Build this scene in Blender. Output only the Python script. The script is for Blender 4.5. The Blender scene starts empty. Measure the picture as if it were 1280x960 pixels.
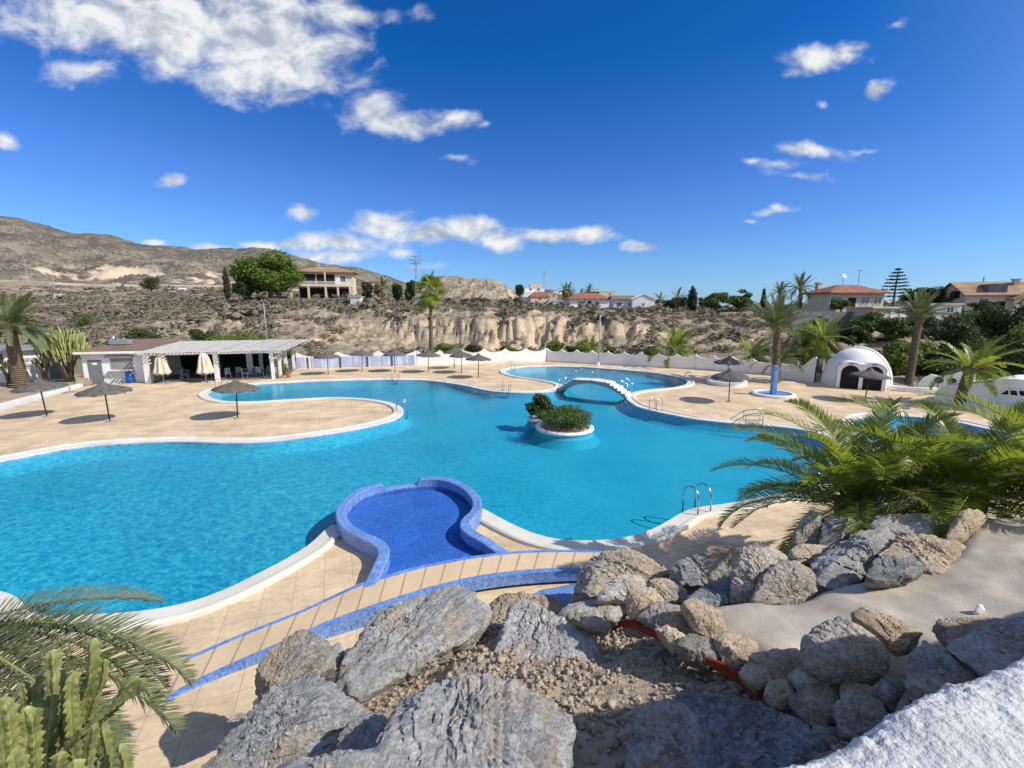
import bpy, bmesh, math, random
import numpy as np
from mathutils import Vector, Matrix, Euler, geometry

random.seed(7)
rng = np.random.default_rng(7)
R = math.radians
scene = bpy.context.scene
COL = scene.collection

# ------------------------------------------------------------------ camera
F = 540.0                      # focal length in pixels of the 1280 px wide photograph
PITCH = R(9.6)
EYE = np.array([0.0, 0.0, 6.2])
CP, SP = math.cos(PITCH), math.sin(PITCH)
cam_d = bpy.data.cameras.new('camera')
cam = bpy.data.objects.new('camera', cam_d)
COL.objects.link(cam)
cam.location = EYE
cam.rotation_euler = (R(90) - PITCH, 0, 0)
cam_d.sensor_width = 36
cam_d.lens = F / 1280 * 36
cam_d.clip_start = 0.05
cam_d.clip_end = 20000
scene.camera = cam


def ray(px, py):
    a, b = (px - 640) / F, (480 - py) / F
    return np.array([a, CP + b * SP, -SP + b * CP])


def G(px, py, z=0.0):
    """world point at height z seen at that spot of the photograph"""
    d = ray(px, py)
    return EYE + d * ((z - EYE[2]) / d[2])


def D(px, py, Y):
    """world point at distance Y seen at that spot of the photograph"""
    d = ray(px, py)
    return EYE + d * (Y / d[1])


# ------------------------------------------------------------------ noise
_perm = np.random.default_rng(3).permutation(256)
_perm = np.concatenate([_perm, _perm, _perm])
_gr = np.random.default_rng(4).normal(size=(256, 3))
_gr /= np.linalg.norm(_gr, axis=1)[:, None]


def pn(p):
    p = np.asarray(p, float)
    i = np.floor(p).astype(int)
    f = p - i
    i &= 255
    u = f * f * f * (f * (f * 6 - 15) + 10)
    out = 0
    for dx in (0, 1):
        for dy in (0, 1):
            for dz in (0, 1):
                h = _perm[_perm[_perm[(i[:, 0] + dx) & 255] + ((i[:, 1] + dy) & 255)] + ((i[:, 2] + dz) & 255)]
                g = _gr[h]
                w = (u[:, 0] if dx else 1 - u[:, 0]) * (u[:, 1] if dy else 1 - u[:, 1]) * (u[:, 2] if dz else 1 - u[:, 2])
                out = out + w * (g[:, 0] * (f[:, 0] - dx) + g[:, 1] * (f[:, 1] - dy) + g[:, 2] * (f[:, 2] - dz))
    return out * 1.5


def fbm(p, octv=4, gain=0.5, lac=2.03):
    p = np.asarray(p, float)
    a, s = 1.0, 0
    for k in range(octv):
        s = s + a * pn(p + 17.3 * k)
        p = p * lac
        a *= gain
    return s


def sstep(a, b, x):
    t = np.clip((np.asarray(x, float) - a) / (b - a), 0, 1)
    return t * t * (3 - 2 * t)


# ------------------------------------------------------------------ objects
def tag(o, label=None, cat=None, group=None, kind=None):
    if label: o['label'] = label
    if cat: o['category'] = cat
    if group: o['group'] = group
    if kind: o['kind'] = kind
    return o


def thing(name, loc, label, cat, group=None, rz=0.0):
    o = bpy.data.objects.new(name, None)
    o.empty_display_size = 0.3
    COL.objects.link(o)
    o.location = loc
    o.rotation_euler = (0, 0, rz)
    return tag(o, label, cat, group, 'thing')


def link_mesh(name, me, parent=None, loc=(0, 0, 0), rot=(0, 0, 0)):
    o = bpy.data.objects.new(name, me)
    COL.objects.link(o)
    o.location = loc
    o.rotation_euler = rot
    if parent: o.parent = parent
    return o


def np_mesh(name, v, f, mats, smooth=True, mi=None):
    """v (n,3), f: array (m,k) or list of arrays of differing k"""
    me = bpy.data.meshes.new(name)
    v = np.ascontiguousarray(v, np.float32)
    fl = f if isinstance(f, list) else [f]
    fl = [np.asarray(a, np.int32) for a in fl if len(a)]
    tot = np.concatenate([np.full(len(a), a.shape[1], np.int32) for a in fl])
    idx = np.concatenate([a.ravel() for a in fl])
    me.vertices.add(len(v)); me.vertices.foreach_set('co', v.ravel())
    me.loops.add(len(idx)); me.loops.foreach_set('vertex_index', idx)
    me.polygons.add(len(tot))
    st = np.zeros(len(tot), np.int32); st[1:] = np.cumsum(tot)[:-1]
    me.polygons.foreach_set('loop_start', st)
    me.polygons.foreach_set('loop_total', tot)
    me.polygons.foreach_set('use_smooth', np.full(len(tot), smooth))
    for m in (mats if isinstance(mats, (list, tuple)) else [mats]):
        me.materials.append(m)
    if mi is not None: me.polygons.foreach_set('material_index', np.asarray(mi, np.int32))
    me.update(calc_edges=True)
    me.validate()
    return me


class MB:
    """collects shapes for ONE mesh"""
    def __init__(s): s.v = []; s.f = []; s.m = []

    def add(s, v, f, m=0):
        n = len(s.v)
        s.v += [tuple(map(float, p)) for p in v]
        s.f += [tuple(i + n for i in q) for q in f]
        s.m += [m] * len(f)
        return s

    def box(s, c, d, rz=0.0, m=0, M=None):
        x, y, z = (k / 2 for k in d)
        v = [Vector((a * x, b * y, e * z)) for e in (-1, 1) for b in (-1, 1) for a in (-1, 1)]
        Q = M or Matrix.Rotation(rz, 3, 'Z')
        v = [Q @ p + Vector(c) for p in v]
        return s.add(v, [(0, 2, 3, 1), (4, 5, 7, 6), (0, 1, 5, 4), (2, 6, 7, 3), (0, 4, 6, 2), (1, 3, 7, 5)], m)

    def tube(s, pts, rad, n=8, m=0, cap=True):
        pts = [Vector(p) for p in pts]
        rad = rad if isinstance(rad, (list, tuple)) else [rad] * len(pts)
        t0 = (pts[1] - pts[0]).normalized()
        up = Vector((0, 0, 1)) if abs(t0.z) < 0.95 else Vector((1, 0, 0))
        a = t0.cross(up).normalized()
        v, f = [], []
        for i, p in enumerate(pts):
            t = (pts[min(i + 1, len(pts) - 1)] - pts[max(i - 1, 0)]).normalized()
            a = (a - t * a.dot(t)).normalized()
            b = t.cross(a)
            for k in range(n):
                w = 2 * math.pi * k / n
                v.append(p + (a * math.cos(w) + b * math.sin(w)) * rad[i])
        for i in range(len(pts) - 1):
            for k in range(n):
                f.append((i * n + k, i * n + (k + 1) % n, (i + 1) * n + (k + 1) % n, (i + 1) * n + k))
        if cap:
            f.append(tuple(range(n))[::-1]); f.append(tuple((len(pts) - 1) * n + k for k in range(n)))
        return s.add(v, f, m)

    def lathe(s, prof, n=24, c=(0, 0, 0), m=0, jit=0.0, sx=1.0, sy=1.0):
        v, f = [], []
        for i, (r, z) in enumerate(prof):
            for k in range(n):
                w = 2 * math.pi * k / n
                j = 1 + (random.uniform(-jit, jit) if jit else 0)
                v.append((c[0] + r * j * sx * math.cos(w), c[1] + r * j * sy * math.sin(w), c[2] + z))
        for i in range(len(prof) - 1):
            for k in range(n):
                f.append((i * n + k, i * n + (k + 1) % n, (i + 1) * n + (k + 1) % n, (i + 1) * n + k))
        return s.add(v, f, m)

    def prism(s, poly, z0, z1, m=0, top=None):
        """poly list of (x,y); z0/z1 numbers"""
        n = len(poly)
        v = [(x, y, z0) for x, y in poly] + [(x, y, z1) for x, y in poly]
        f = [tuple(range(n))[::-1], tuple(range(n, 2 * n))]
        f += [(i, (i + 1) % n, n + (i + 1) % n, n + i) for i in range(n)]
        return s.add(v, f, m)

    def build(s, name, mats, parent=None, loc=(0, 0, 0), rz=0.0, smooth=False, bevel=0.0):
        me = bpy.data.meshes.new(name)
        me.from_pydata(s.v, [], s.f)
        for m in (mats if isinstance(mats, (list, tuple)) else [mats]): me.materials.append(m)
        me.polygons.foreach_set('material_index', s.m)
        me.polygons.foreach_set('use_smooth', [smooth] * len(s.f))
        bm = bmesh.new(); bm.from_mesh(me)
        bmesh.ops.recalc_face_normals(bm, faces=bm.faces)
        if bevel:
            bmesh.ops.bevel(bm, geom=[e for e in bm.edges if e.is_manifold and e.calc_face_angle(0) > 0.5], offset=bevel, segments=2, affect='EDGES', clamp_overlap=True)
        bm.to_mesh(me); bm.free()
        me.update()
        return link_mesh(name, me, parent, loc, (0, 0, rz))


def copy_tree(o, parent=None):
    c = o.copy(); COL.objects.link(c)
    if parent: c.parent = parent
    for ch in list(o.children): copy_tree(ch, c)
    return c


# ------------------------------------------------------------------ materials
def new_mat(name):
    m = bpy.data.materials.new(name); m.use_nodes = True
    nt = m.node_tree; nt.nodes.clear()
    return m, nt


def nd(nt, t, **kw):
    n = nt.nodes.new(t)
    for k, v in kw.items():
        if k.startswith('i_'):
            key = k[2:].replace('_', ' ')
            n.inputs[key].default_value = v
        else: setattr(n, k, v)
    return n


def ramp(nt, fac, stops):
    r = nt.nodes.new('ShaderNodeValToRGB')
    e = r.color_ramp.elements
    while len(e) < len(stops): e.new(0.5)
    for k, (p, c) in enumerate(stops):
        e[k].position = p
        e[k].color = (*c, 1) if not isinstance(c, (int, float)) else (c, c, c, 1)
    nt.links.new(fac, r.inputs[0])
    return r.outputs[0]


def noise(nt, vec, scale, detail=4, rough=0.55, dist=0.0):
    n = nd(nt, 'ShaderNodeTexNoise')
    n.inputs['Scale'].default_value = scale; n.inputs['Detail'].default_value = detail
    n.inputs['Roughness'].default_value = rough; n.inputs['Distortion'].default_value = dist
    if vec: nt.links.new(vec, n.inputs['Vector'])
    return n.outputs['Fac']


def mixc(nt, fac, a, b, mode='MIX'):
    n = nd(nt, 'ShaderNodeMix', data_type='RGBA', blend_type=mode)
    for sock, val in ((0, fac), (6, a), (7, b)):
        if isinstance(val, (int, float)): n.inputs[sock].default_value = val
        elif isinstance(val, tuple): n.inputs[sock].default_value = (*val, 1) if len(val) == 3 else val
        else: nt.links.new(val, n.inputs[sock])
    return n.outputs[2]


def math_n(nt, op, a, b=0.0, c=None, clamp=False):
    n = nd(nt, 'ShaderNodeMath', operation=op); n.use_clamp = clamp
    for k, val in enumerate((a, b) + ((c,) if c is not None else ())):
        if isinstance(val, (int, float)): n.inputs[k].default_value = val
        else: nt.links.new(val, n.inputs[k])
    return n.outputs[0]


def coords(nt, kind='Object', scale=None, rot=None):
    if kind == 'World':
        o = nd(nt, 'ShaderNodeNewGeometry').outputs['Position']
    else:
        o = nd(nt, 'ShaderNodeTexCoord').outputs[kind]
    if scale or rot:
        mp = nd(nt, 'ShaderNodeMapping')
        if scale: mp.inputs['Scale'].default_value = scale
        if rot: mp.inputs['Rotation'].default_value = rot
        nt.links.new(o, mp.inputs[0]); o = mp.outputs[0]
    return o


def finish(nt, col, rough=0.7, bump=None, bstr=0.3, bdist=0.02, spec=0.3, metal=0.0):
    p = nd(nt, 'ShaderNodeBsdfPrincipled')
    o = nd(nt, 'ShaderNodeOutputMaterial')
    for sock, val in (('Base Color', col), ('Roughness', rough), ('Specular IOR Level', spec), ('Metallic', metal)):
        if isinstance(val, tuple): p.inputs[sock].default_value = (*val, 1)
        elif isinstance(val, (int, float)): p.inputs[sock].default_value = val
        else: nt.links.new(val, p.inputs[sock])
    if bump is not None:
        b = nd(nt, 'ShaderNodeBump'); b.inputs['Strength'].default_value = bstr; b.inputs['Distance'].default_value = bdist
        nt.links.new(bump, b.inputs['Height']); nt.links.new(b.outputs[0], p.inputs['Normal'])
    nt.links.new(p.outputs[0], o.inputs[0])
    return p


def simple(name, c1, c2=None, scale=3.0, rough=0.7, bstr=0.25, bdist=0.01, bscale=None, spec=0.3, metal=0.0, kind='World', detail=5):
    m, nt = new_mat(name)
    v = coords(nt, kind)
    f = noise(nt, v, scale, detail)
    c2 = c2 or tuple(k * 0.8 for k in c1)
    col = ramp(nt, f, [(0.32, c2), (0.66, c1)])
    b = noise(nt, v, bscale or scale * 6, 5)
    finish(nt, col, rough, b, bstr, bdist, spec, metal)
    return m


def leafy(name, c1, c2, scale=2.0, rough=0.55, trans=0.25, kind='World'):
    m, nt = new_mat(name)
    v = coords(nt, kind)
    f = noise(nt, v, scale, 3)
    f2 = noise(nt, v, scale * 9, 2)
    f = math_n(nt, 'ADD', math_n(nt, 'MULTIPLY', f, 0.6), math_n(nt, 'MULTIPLY', f2, 0.4))
    col = ramp(nt, f, [(0.34, c2), (0.62, c1)])
    p = nd(nt, 'ShaderNodeBsdfPrincipled'); p.inputs['Roughness'].default_value = rough
    p.inputs['Specular IOR Level'].default_value = 0.35
    nt.links.new(col, p.inputs['Base Color'])
    t = nd(nt, 'ShaderNodeBsdfTranslucent'); nt.links.new(mixc(nt, 0.5, col, (c1[0] * 1.5, c1[1] * 1.5, c1[2] * 0.7)), t.inputs[0])
    mx = nd(nt, 'ShaderNodeMixShader'); mx.inputs[0].default_value = trans
    nt.links.new(p.outputs[0], mx.inputs[1]); nt.links.new(t.outputs[0], mx.inputs[2])
    o = nd(nt, 'ShaderNodeOutputMaterial'); nt.links.new(mx.outputs[0], o.inputs[0])
    return m


def rock_mat(name, base, dark, warm, warm_amt=0.5, vein=0.3, strat=(1, 1, 4)):
    m, nt = new_mat(name)
    oi = nd(nt, 'ShaderNodeObjectInfo')
    v0 = coords(nt, 'Object')
    ad = nd(nt, 'ShaderNodeVectorMath', operation='ADD')
    sc = nd(nt, 'ShaderNodeVectorMath', operation='SCALE'); sc.inputs[0].default_value = (37.0, 21.0, 11.0)
    nt.links.new(oi.outputs['Random'], sc.inputs['Scale'])
    nt.links.new(v0, ad.inputs[0]); nt.links.new(sc.outputs[0], ad.inputs[1])
    v = ad.outputs[0]
    mp = nd(nt, 'ShaderNodeMapping'); mp.inputs['Scale'].default_value = strat; mp.inputs['Rotation'].default_value = (0.5, 0.35, 0.2)
    nt.links.new(v, mp.inputs[0]); vs = mp.outputs[0]
    n1 = noise(nt, vs, 3.2, 8, 0.65, 0.6)
    n2 = noise(nt, v, 1.1, 5, 0.6, 0.4)
    n3 = noise(nt, v, 28, 6, 0.7)
    col = ramp(nt, n1, [(0.30, dark), (0.50, base), (0.72, tuple(min(1, k * 1.5) for k in base))])
    wf = ramp(nt, n2, [(0.58 - 0.2 * warm_amt, 0.0), (0.74 - 0.2 * warm_amt, 1.0)])
    col = mixc(nt, wf, col, warm)
    wv = noise(nt, vs, 2.0, 6, 0.6, 1.2)
    vf = ramp(nt, wv, [(0.47, 0.0), (0.5, vein), (0.53, 0.0)])
    col = mixc(nt, vf, col, (0.52, 0.50, 0.46))
    sp = ramp(nt, n3, [(0.35, 0.62), (0.6, 1.12)])
    col = mixc(nt, 1.0, col, sp, 'MULTIPLY')
    n5 = noise(nt, v, 2.3, 6, 0.7, 0.8)      # rusty stains and pale lichen
    col = mixc(nt, ramp(nt, n5, [(0.60, 0.0), (0.70, 0.55)]), col, (0.40, 0.26, 0.14))
    n6 = noise(nt, v, 5.5, 7, 0.75, 0.4)
    col = mixc(nt, ramp(nt, n6, [(0.61, 0.0), (0.66, 0.5)]), col, (0.60, 0.58, 0.52))
    rb = nd(nt, 'ShaderNodeMapRange'); rb.inputs[3].default_value = 0.82; rb.inputs[4].default_value = 1.22
    nt.links.new(oi.outputs['Random'], rb.inputs[0])
    cmbv = nd(nt, 'ShaderNodeCombineXYZ')
    for q in range(3): nt.links.new(rb.outputs[0], cmbv.inputs[q])
    col = mixc(nt, 1.0, col, cmbv.outputs[0], 'MULTIPLY')
    n4 = noise(nt, vs, 12, 8, 0.7, 0.3)
    vo = nd(nt, 'ShaderNodeTexVoronoi', feature='DISTANCE_TO_EDGE'); vo.inputs['Scale'].default_value = 2.1
    wob = nd(nt, 'ShaderNodeVectorMath', operation='ADD')
    nz = nd(nt, 'ShaderNodeTexNoise'); nz.inputs['Scale'].default_value = 4; nz.inputs['Detail'].default_value = 6
    nt.links.new(v, nz.inputs['Vector']); nt.links.new(vs, wob.inputs[0]); nt.links.new(nz.outputs['Color'], wob.inputs[1])
    nt.links.new(wob.outputs[0], vo.inputs['Vector'])
    cr = ramp(nt, vo.outputs['Distance'], [(0.0, 0.0), (0.045, 1.0)])
    crc = ramp(nt, vo.outputs['Distance'], [(0.0, 0.55), (0.03, 1.0)])
    col = mixc(nt, 0.35, col, crc, 'MULTIPLY')
    h = math_n(nt, 'ADD', math_n(nt, 'MULTIPLY', n4, 1.0), math_n(nt, 'ADD', math_n(nt, 'MULTIPLY', n3, 0.35), math_n(nt, 'MULTIPLY', cr, 0.14)))
    finish(nt, col, 0.82, h, 0.9, 0.045, 0.25)
    return m


def tile_mat(name, c1, c2, grout, w=0.5, h=0.5, mortar=0.012, rz=0.0, rough=0.75, offs=0.0, kind='World', bump=0.25, stain=0.35):
    m, nt = new_mat(name)
    v = coords(nt, kind, rot=(0, 0, rz))
    b = nd(nt, 'ShaderNodeTexBrick'); b.offset = offs
    b.inputs['Scale'].default_value = 1.0; b.inputs['Brick Width'].default_value = w; b.inputs['Row Height'].default_value = h
    b.inputs['Mortar Size'].default_value = mortar; b.inputs['Mortar Smooth'].default_value = 0.3
    b.inputs['Color1'].default_value = (*c1, 1); b.inputs['Color2'].default_value = (*c2, 1); b.inputs['Mortar'].default_value = (*grout, 1)
    nt.links.new(v, b.inputs['Vector'])
    n1 = noise(nt, coords(nt, kind), 0.55, 6, 0.65)
    n2 = noise(nt, coords(nt, kind), 9.0, 5, 0.6)
    sh = ramp(nt, n1, [(0.3, 1 - stain), (0.62, 1.08)])
    col = mixc(nt, 1.0, b.outputs['Color'], sh, 'MULTIPLY')
    n3 = noise(nt, coords(nt, kind, (0.30, 1.5, 1.0)), 1.0, 7, 0.68, 0.5)
    col = mixc(nt, min(1.0, stain * 2.2), col, ramp(nt, n3, [(0.30, (0.72, 0.70, 0.69)), (0.50, (1.0, 1.0, 1.0)), (0.72, (1.10, 1.12, 1.15))]), 'MULTIPLY')
    sh2 = ramp(nt, n2, [(0.3, 0.86), (0.7, 1.08)])
    col = mixc(nt, 1.0, col, sh2, 'MULTIPLY')
    hgt = math_n(nt, 'ADD', math_n(nt, 'MULTIPLY', b.outputs['Fac'], -1.0), math_n(nt, 'MULTIPLY', n2, 0.35))
    finish(nt, col, rough, hgt, bump, 0.01, 0.3)
    return m



def chips_mat(name, c1, c2, scale, rough=0.35):
    """glass mosaic: small square chips of slightly different tone, on any facing"""
    m, nt = new_mat(name)
    v = coords(nt, 'World')
    vo = nd(nt, 'ShaderNodeTexVoronoi', distance='CHEBYCHEV'); vo.inputs['Scale'].default_value = scale; vo.inputs['Randomness'].default_value = 0.25
    nt.links.new(v, vo.inputs['Vector'])
    sx = nd(nt, 'ShaderNodeSeparateXYZ'); nt.links.new(vo.outputs['Color'], sx.inputs[0])
    col = mixc(nt, sx.outputs[0], c1, c2)
    g = ramp(nt, vo.outputs['Distance'], [(0.36, 0.0), (0.46, 0.35)])
    col = mixc(nt, g, col, (0.42, 0.48, 0.66))
    n = noise(nt, v, 1.2, 4); col = mixc(nt, 1.0, col, ramp(nt, n, [(0.3, 0.85), (0.7, 1.1)]), 'MULTIPLY')
    finish(nt, col, rough, vo.outputs['Distance'], 0.15, 0.004, 0.4)
    return m

# ------------------------------------------------------------------ materials of the place
M = {}
M['deck'] = tile_mat('deck_tiles', (0.76, 0.580, 0.375), (0.68, 0.51, 0.325), (0.53, 0.395, 0.25), 0.62, 0.62, 0.010, rz=R(-22), stain=0.30)
M['walk'] = simple('walk_tile', (0.72, 0.54, 0.345), (0.62, 0.455, 0.28), 1.2, 0.7, 0.25)
M['joint'] = simple('tile_joint', (0.46, 0.34, 0.225), None, 4)
M['bridge_shade'] = simple('shaded_render', (0.33, 0.34, 0.36), (0.26, 0.27, 0.29), 1.5, 0.85, 0.4, 0.02, 8)  # darker grey puts shade on the white bridge's sides and underside
M['coping'] = simple('coping_stone', (0.74, 0.71, 0.63), (0.60, 0.56, 0.47), 0.9, 0.75, 0.35, 0.012, 22)
M['white'] = simple('white_paint', (0.80, 0.79, 0.77), (0.72, 0.71, 0.68), 1.2, 0.7, 0.25, 0.01, 9)
M['whitewall'] = simple('whitewash', (0.87, 0.86, 0.835), (0.77, 0.76, 0.73), 0.7, 0.85, 0.5, 0.02, 6)
M['cream'] = simple('cream_render', (0.66, 0.56, 0.42), (0.58, 0.48, 0.35), 0.8, 0.8)
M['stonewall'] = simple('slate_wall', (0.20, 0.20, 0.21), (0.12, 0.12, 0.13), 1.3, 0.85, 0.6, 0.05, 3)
M['mosaic'] = chips_mat('blue_mosaic', (0.060, 0.165, 0.46), (0.17, 0.31, 0.62), 20)
M['mosaic_light'] = tile_mat('light_mosaic', (0.34, 0.42, 0.72), (0.56, 0.62, 0.80), (0.62, 0.66, 0.78), 0.22, 0.22, 0.02, rough=0.4, stain=0.2, bump=0.1)
M['steel'] = simple('steel', (0.55, 0.56, 0.57), None, 4, 0.25, 0.05, metal=1.0, spec=0.5)
M['dark_metal'] = simple('dark_metal', (0.06, 0.06, 0.065), None, 4, 0.5)
M['galv'] = simple('galvanised', (0.42, 0.43, 0.44), None, 4, 0.5, metal=0.4)
M['grey_door'] = simple('grey_door', (0.20, 0.22, 0.25), None, 3, 0.5)
M['shutter'] = tile_mat('shutter', (0.30, 0.30, 0.30), (0.33, 0.33, 0.33), (0.18, 0.18, 0.18), 5, 0.09, 0.012, rough=0.5, kind='Object')
M['roof_tan'] = tile_mat('roof_tan', (0.42, 0.27, 0.16), (0.50, 0.34, 0.21), (0.22, 0.14, 0.09), 0.3, 0.35, 0.03, kind='Object', offs=0.5)
M['roof_red'] = tile_mat('roof_red', (0.36, 0.145, 0.095), (0.42, 0.18, 0.12), (0.2, 0.06, 0.04), 0.3, 0.35, 0.03, kind='Object', offs=0.5)
M['roof_brown'] = simple('roof_brown', (0.25, 0.165, 0.115), (0.18, 0.12, 0.09), 1.0, 0.85)
M['slat'] = simple('weathered_slat', (0.62, 0.60, 0.56), (0.46, 0.44, 0.40), 2.0, 0.8)
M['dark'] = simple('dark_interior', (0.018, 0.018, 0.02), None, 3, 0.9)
M['glass'] = simple('window_glass', (0.05, 0.08, 0.12), None, 3, 0.08, 0.0, spec=0.6)
M['thatch'] = simple('thatch', (0.165, 0.15, 0.138), (0.085, 0.078, 0.072), 5, 0.9, 0.9, 0.03, 30)
M['wood'] = simple('brown_pole', (0.075, 0.045, 0.03), (0.05, 0.03, 0.02), 6, 0.7)
M['canvas'] = simple('cream_canvas', (0.66, 0.60, 0.48), (0.50, 0.45, 0.36), 3, 0.85, 0.3, 0.02, 8)
M['bluebin'] = simple('blue_plastic', (0.012, 0.10, 0.42), None, 3, 0.35, 0.05)
M['brick'] = tile_mat('red_brick', (0.36, 0.10, 0.06), (0.42, 0.15, 0.09), (0.5, 0.42, 0.34), 0.24, 0.09, 0.014, kind='Object', offs=0.5)
M['terracotta'] = simple('terracotta', (0.52, 0.26, 0.14), (0.42, 0.2, 0.1), 4, 0.8)
M['redboard'] = simple('red_edging', (0.27, 0.038, 0.012), (0.18, 0.024, 0.008), 5, 0.7, 0.3, 0.01, 20)
M['concrete'] = simple('sandy_concrete', (0.61, 0.535, 0.425), (0.39, 0.335, 0.262), 1.9, 0.9, 0.7, 0.012, 55, detail=8)
M['plaster'] = simple('rough_plaster', (0.72, 0.715, 0.70), (0.52, 0.52, 0.51), 3, 0.85, 0.8, 0.02, 45)
M['furniture'] = simple('pale_furniture', (0.34, 0.36, 0.40), (0.2, 0.22, 0.26), 3, 0.5)
M['trunk'] = simple('palm_trunk', (0.21, 0.155, 0.105), (0.10, 0.072, 0.048), 7, 0.9, 0.9, 0.05, 18)
M['bark'] = simple('bark', (0.19, 0.15, 0.115), (0.10, 0.08, 0.06), 6, 0.9, 0.8, 0.04, 18)
M['frond'] = leafy('palm_leaf', (0.305, 0.355, 0.060), (0.105, 0.155, 0.028), 1.3, 0.38, 0.42)
M['frond_grey'] = leafy('palm_leaf_grey', (0.22, 0.25, 0.125), (0.10, 0.125, 0.065), 1.3, 0.5, 0.2)
M['frond_dry'] = leafy('palm_leaf_dusty', (0.215, 0.225, 0.125), (0.070, 0.115, 0.032), 2.3, 0.55, 0.2)
M['rachis'] = simple('rachis', (0.30, 0.31, 0.12), (0.2, 0.22, 0.08), 4, 0.5)
M['leaf_mid'] = leafy('leaf_mid', (0.115, 0.170, 0.034), (0.045, 0.075, 0.016), 1.2)
M['leaf_dark'] = leafy('leaf_dark', (0.062, 0.098, 0.026), (0.024, 0.042, 0.012), 1.4)
M['leaf_bright'] = leafy('leaf_bright', (0.20, 0.26, 0.045), (0.075, 0.115, 0.02), 1.2)
M['leaf_olive'] = leafy('leaf_olive', (0.115, 0.125, 0.055), (0.05, 0.055, 0.028), 1.4)
M['leaf_pine'] = leafy('leaf_pine', (0.150, 0.225, 0.030), (0.055, 0.095, 0.016), 0.7)
M['leaf_cyp'] = leafy('leaf_cypress', (0.030, 0.050, 0.018), (0.013, 0.022, 0.009), 1.4)
M['leaf_drycyp'] = leafy('leaf_dry_cypress', (0.12, 0.095, 0.06), (0.05, 0.045, 0.03), 1.4)
M['straw'] = leafy('straw', (0.34, 0.28, 0.18), (0.2, 0.16, 0.10), 1.2)
M['scrub'] = leafy('scrub', (0.255, 0.22, 0.160), (0.125, 0.112, 0.082), 0.12, 0.85, 0.15)
_nt = M['scrub'].node_tree
for _n in _nt.nodes:
    if _n.type == 'VALTORGB':
        _e = _n.color_ramp.elements.new(0.70); _e.color = (0.15, 0.17, 0.065, 1)
M['cactus'] = simple('cactus_skin', (0.35, 0.36, 0.125), (0.135, 0.165, 0.055), 9, 0.45, 0.2, 0.01, 20, spec=0.4)
M['cactus_far'] = simple('cactus_far', (0.40, 0.43, 0.15), (0.22, 0.26, 0.09), 3, 0.5)
M['petal'] = simple('flower', (0.55, 0.1, 0.25), None, 4)


def blue_water(name, tint_a, tint_b, scale=4.8, ripple=0.35, calm=True):
    """clear tinted water: sky reflection over a see-through blue body"""
    m, nt = new_mat(name)
    v = coords(nt, 'World')
    mp = nd(nt, 'ShaderNodeMapping'); mp.inputs['Scale'].default_value = (1, 1.25, 1); mp.inputs['Rotation'].default_value = (0, 0, 0.5)
    nt.links.new(v, mp.inputs[0])
    n1 = noise(nt, mp.outputs[0], scale, 3, 0.55, 0.9)
    n2 = noise(nt, mp.outputs[0], scale * 3.1, 2, 0.5, 0.6)
    n = math_n(nt, 'ADD', math_n(nt, 'MULTIPLY', n1, 0.65), math_n(nt, 'MULTIPLY', n2, 0.35))
    sx = nd(nt, 'ShaderNodeSeparateXYZ'); nt.links.new(v, sx.inputs[0])
    if calm:   # the breeze ruffles the near left arm most
        w = math_n(nt, 'ADD', sx.outputs[0], math_n(nt, 'MULTIPLY', sx.outputs[1], 0.45))
        mr = nd(nt, 'ShaderNodeMapRange'); mr.inputs[1].default_value = 9.5; mr.inputs[2].default_value = -1.0
        mr.inputs[3].default_value = 0.16; mr.inputs[4].default_value = 1.0
        nt.links.new(w, mr.inputs[0]); amt = mr.outputs[0]
    else: amt = 0.4
    big = noise(nt, v, 0.16, 3, 0.5)
    dev = math_n(nt, 'MULTIPLY', math_n(nt, 'SUBTRACT', n, 0.5), amt)
    fac = math_n(nt, 'ADD', math_n(nt, 'MULTIPLY', dev, 6.5), math_n(nt, 'ADD', math_n(nt, 'MULTIPLY', math_n(nt, 'SUBTRACT', big, 0.5), 0.6), 0.5), clamp=True)
    tint = mixc(nt, fac, tint_a, tint_b)  # light and dark of the ripples put into the tint
    tr = nd(nt, 'ShaderNodeBsdfTransparent'); nt.links.new(tint, tr.inputs[0])
    gl = nd(nt, 'ShaderNodeBsdfGlossy'); gl.inputs['Roughness'].default_value = 0.13
    b = nd(nt, 'ShaderNodeBump'); b.inputs['Strength'].default_value = ripple; b.inputs['Distance'].default_value = 0.05
    hh = math_n(nt, 'MULTIPLY', n, amt)
    nt.links.new(hh, b.inputs['Height']); nt.links.new(b.outputs[0], gl.inputs['Normal'])
    fr = nd(nt, 'ShaderNodeFresnel'); fr.inputs['IOR'].default_value = 1.2; nt.links.new(b.outputs[0], fr.inputs['Normal'])
    mx = nd(nt, 'ShaderNodeMixShader'); nt.links.new(fr.outputs[0], mx.inputs[0])
    nt.links.new(tr.outputs[0], mx.inputs[1]); nt.links.new(gl.outputs[0], mx.inputs[2])
    o = nd(nt, 'ShaderNodeOutputMaterial'); nt.links.new(mx.outputs[0], o.inputs[0])
    return m


M['water'] = blue_water('pool_water', (0.12, 0.62, 0.83), (0.42, 0.92, 1.0))
M['water_kids'] = blue_water('paddling_water', (0.42, 0.62, 0.92), (0.60, 0.78, 1.0), 3, 0.15, False)
M['shell'] = simple('pool_shell', (0.33, 0.625, 0.675), (0.26, 0.56, 0.62), 0.35, 0.6)
M['kidsfloor'] = chips_mat('cobalt_mosaic', (0.065, 0.23, 0.55), (0.115, 0.33, 0.68), 18)

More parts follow.
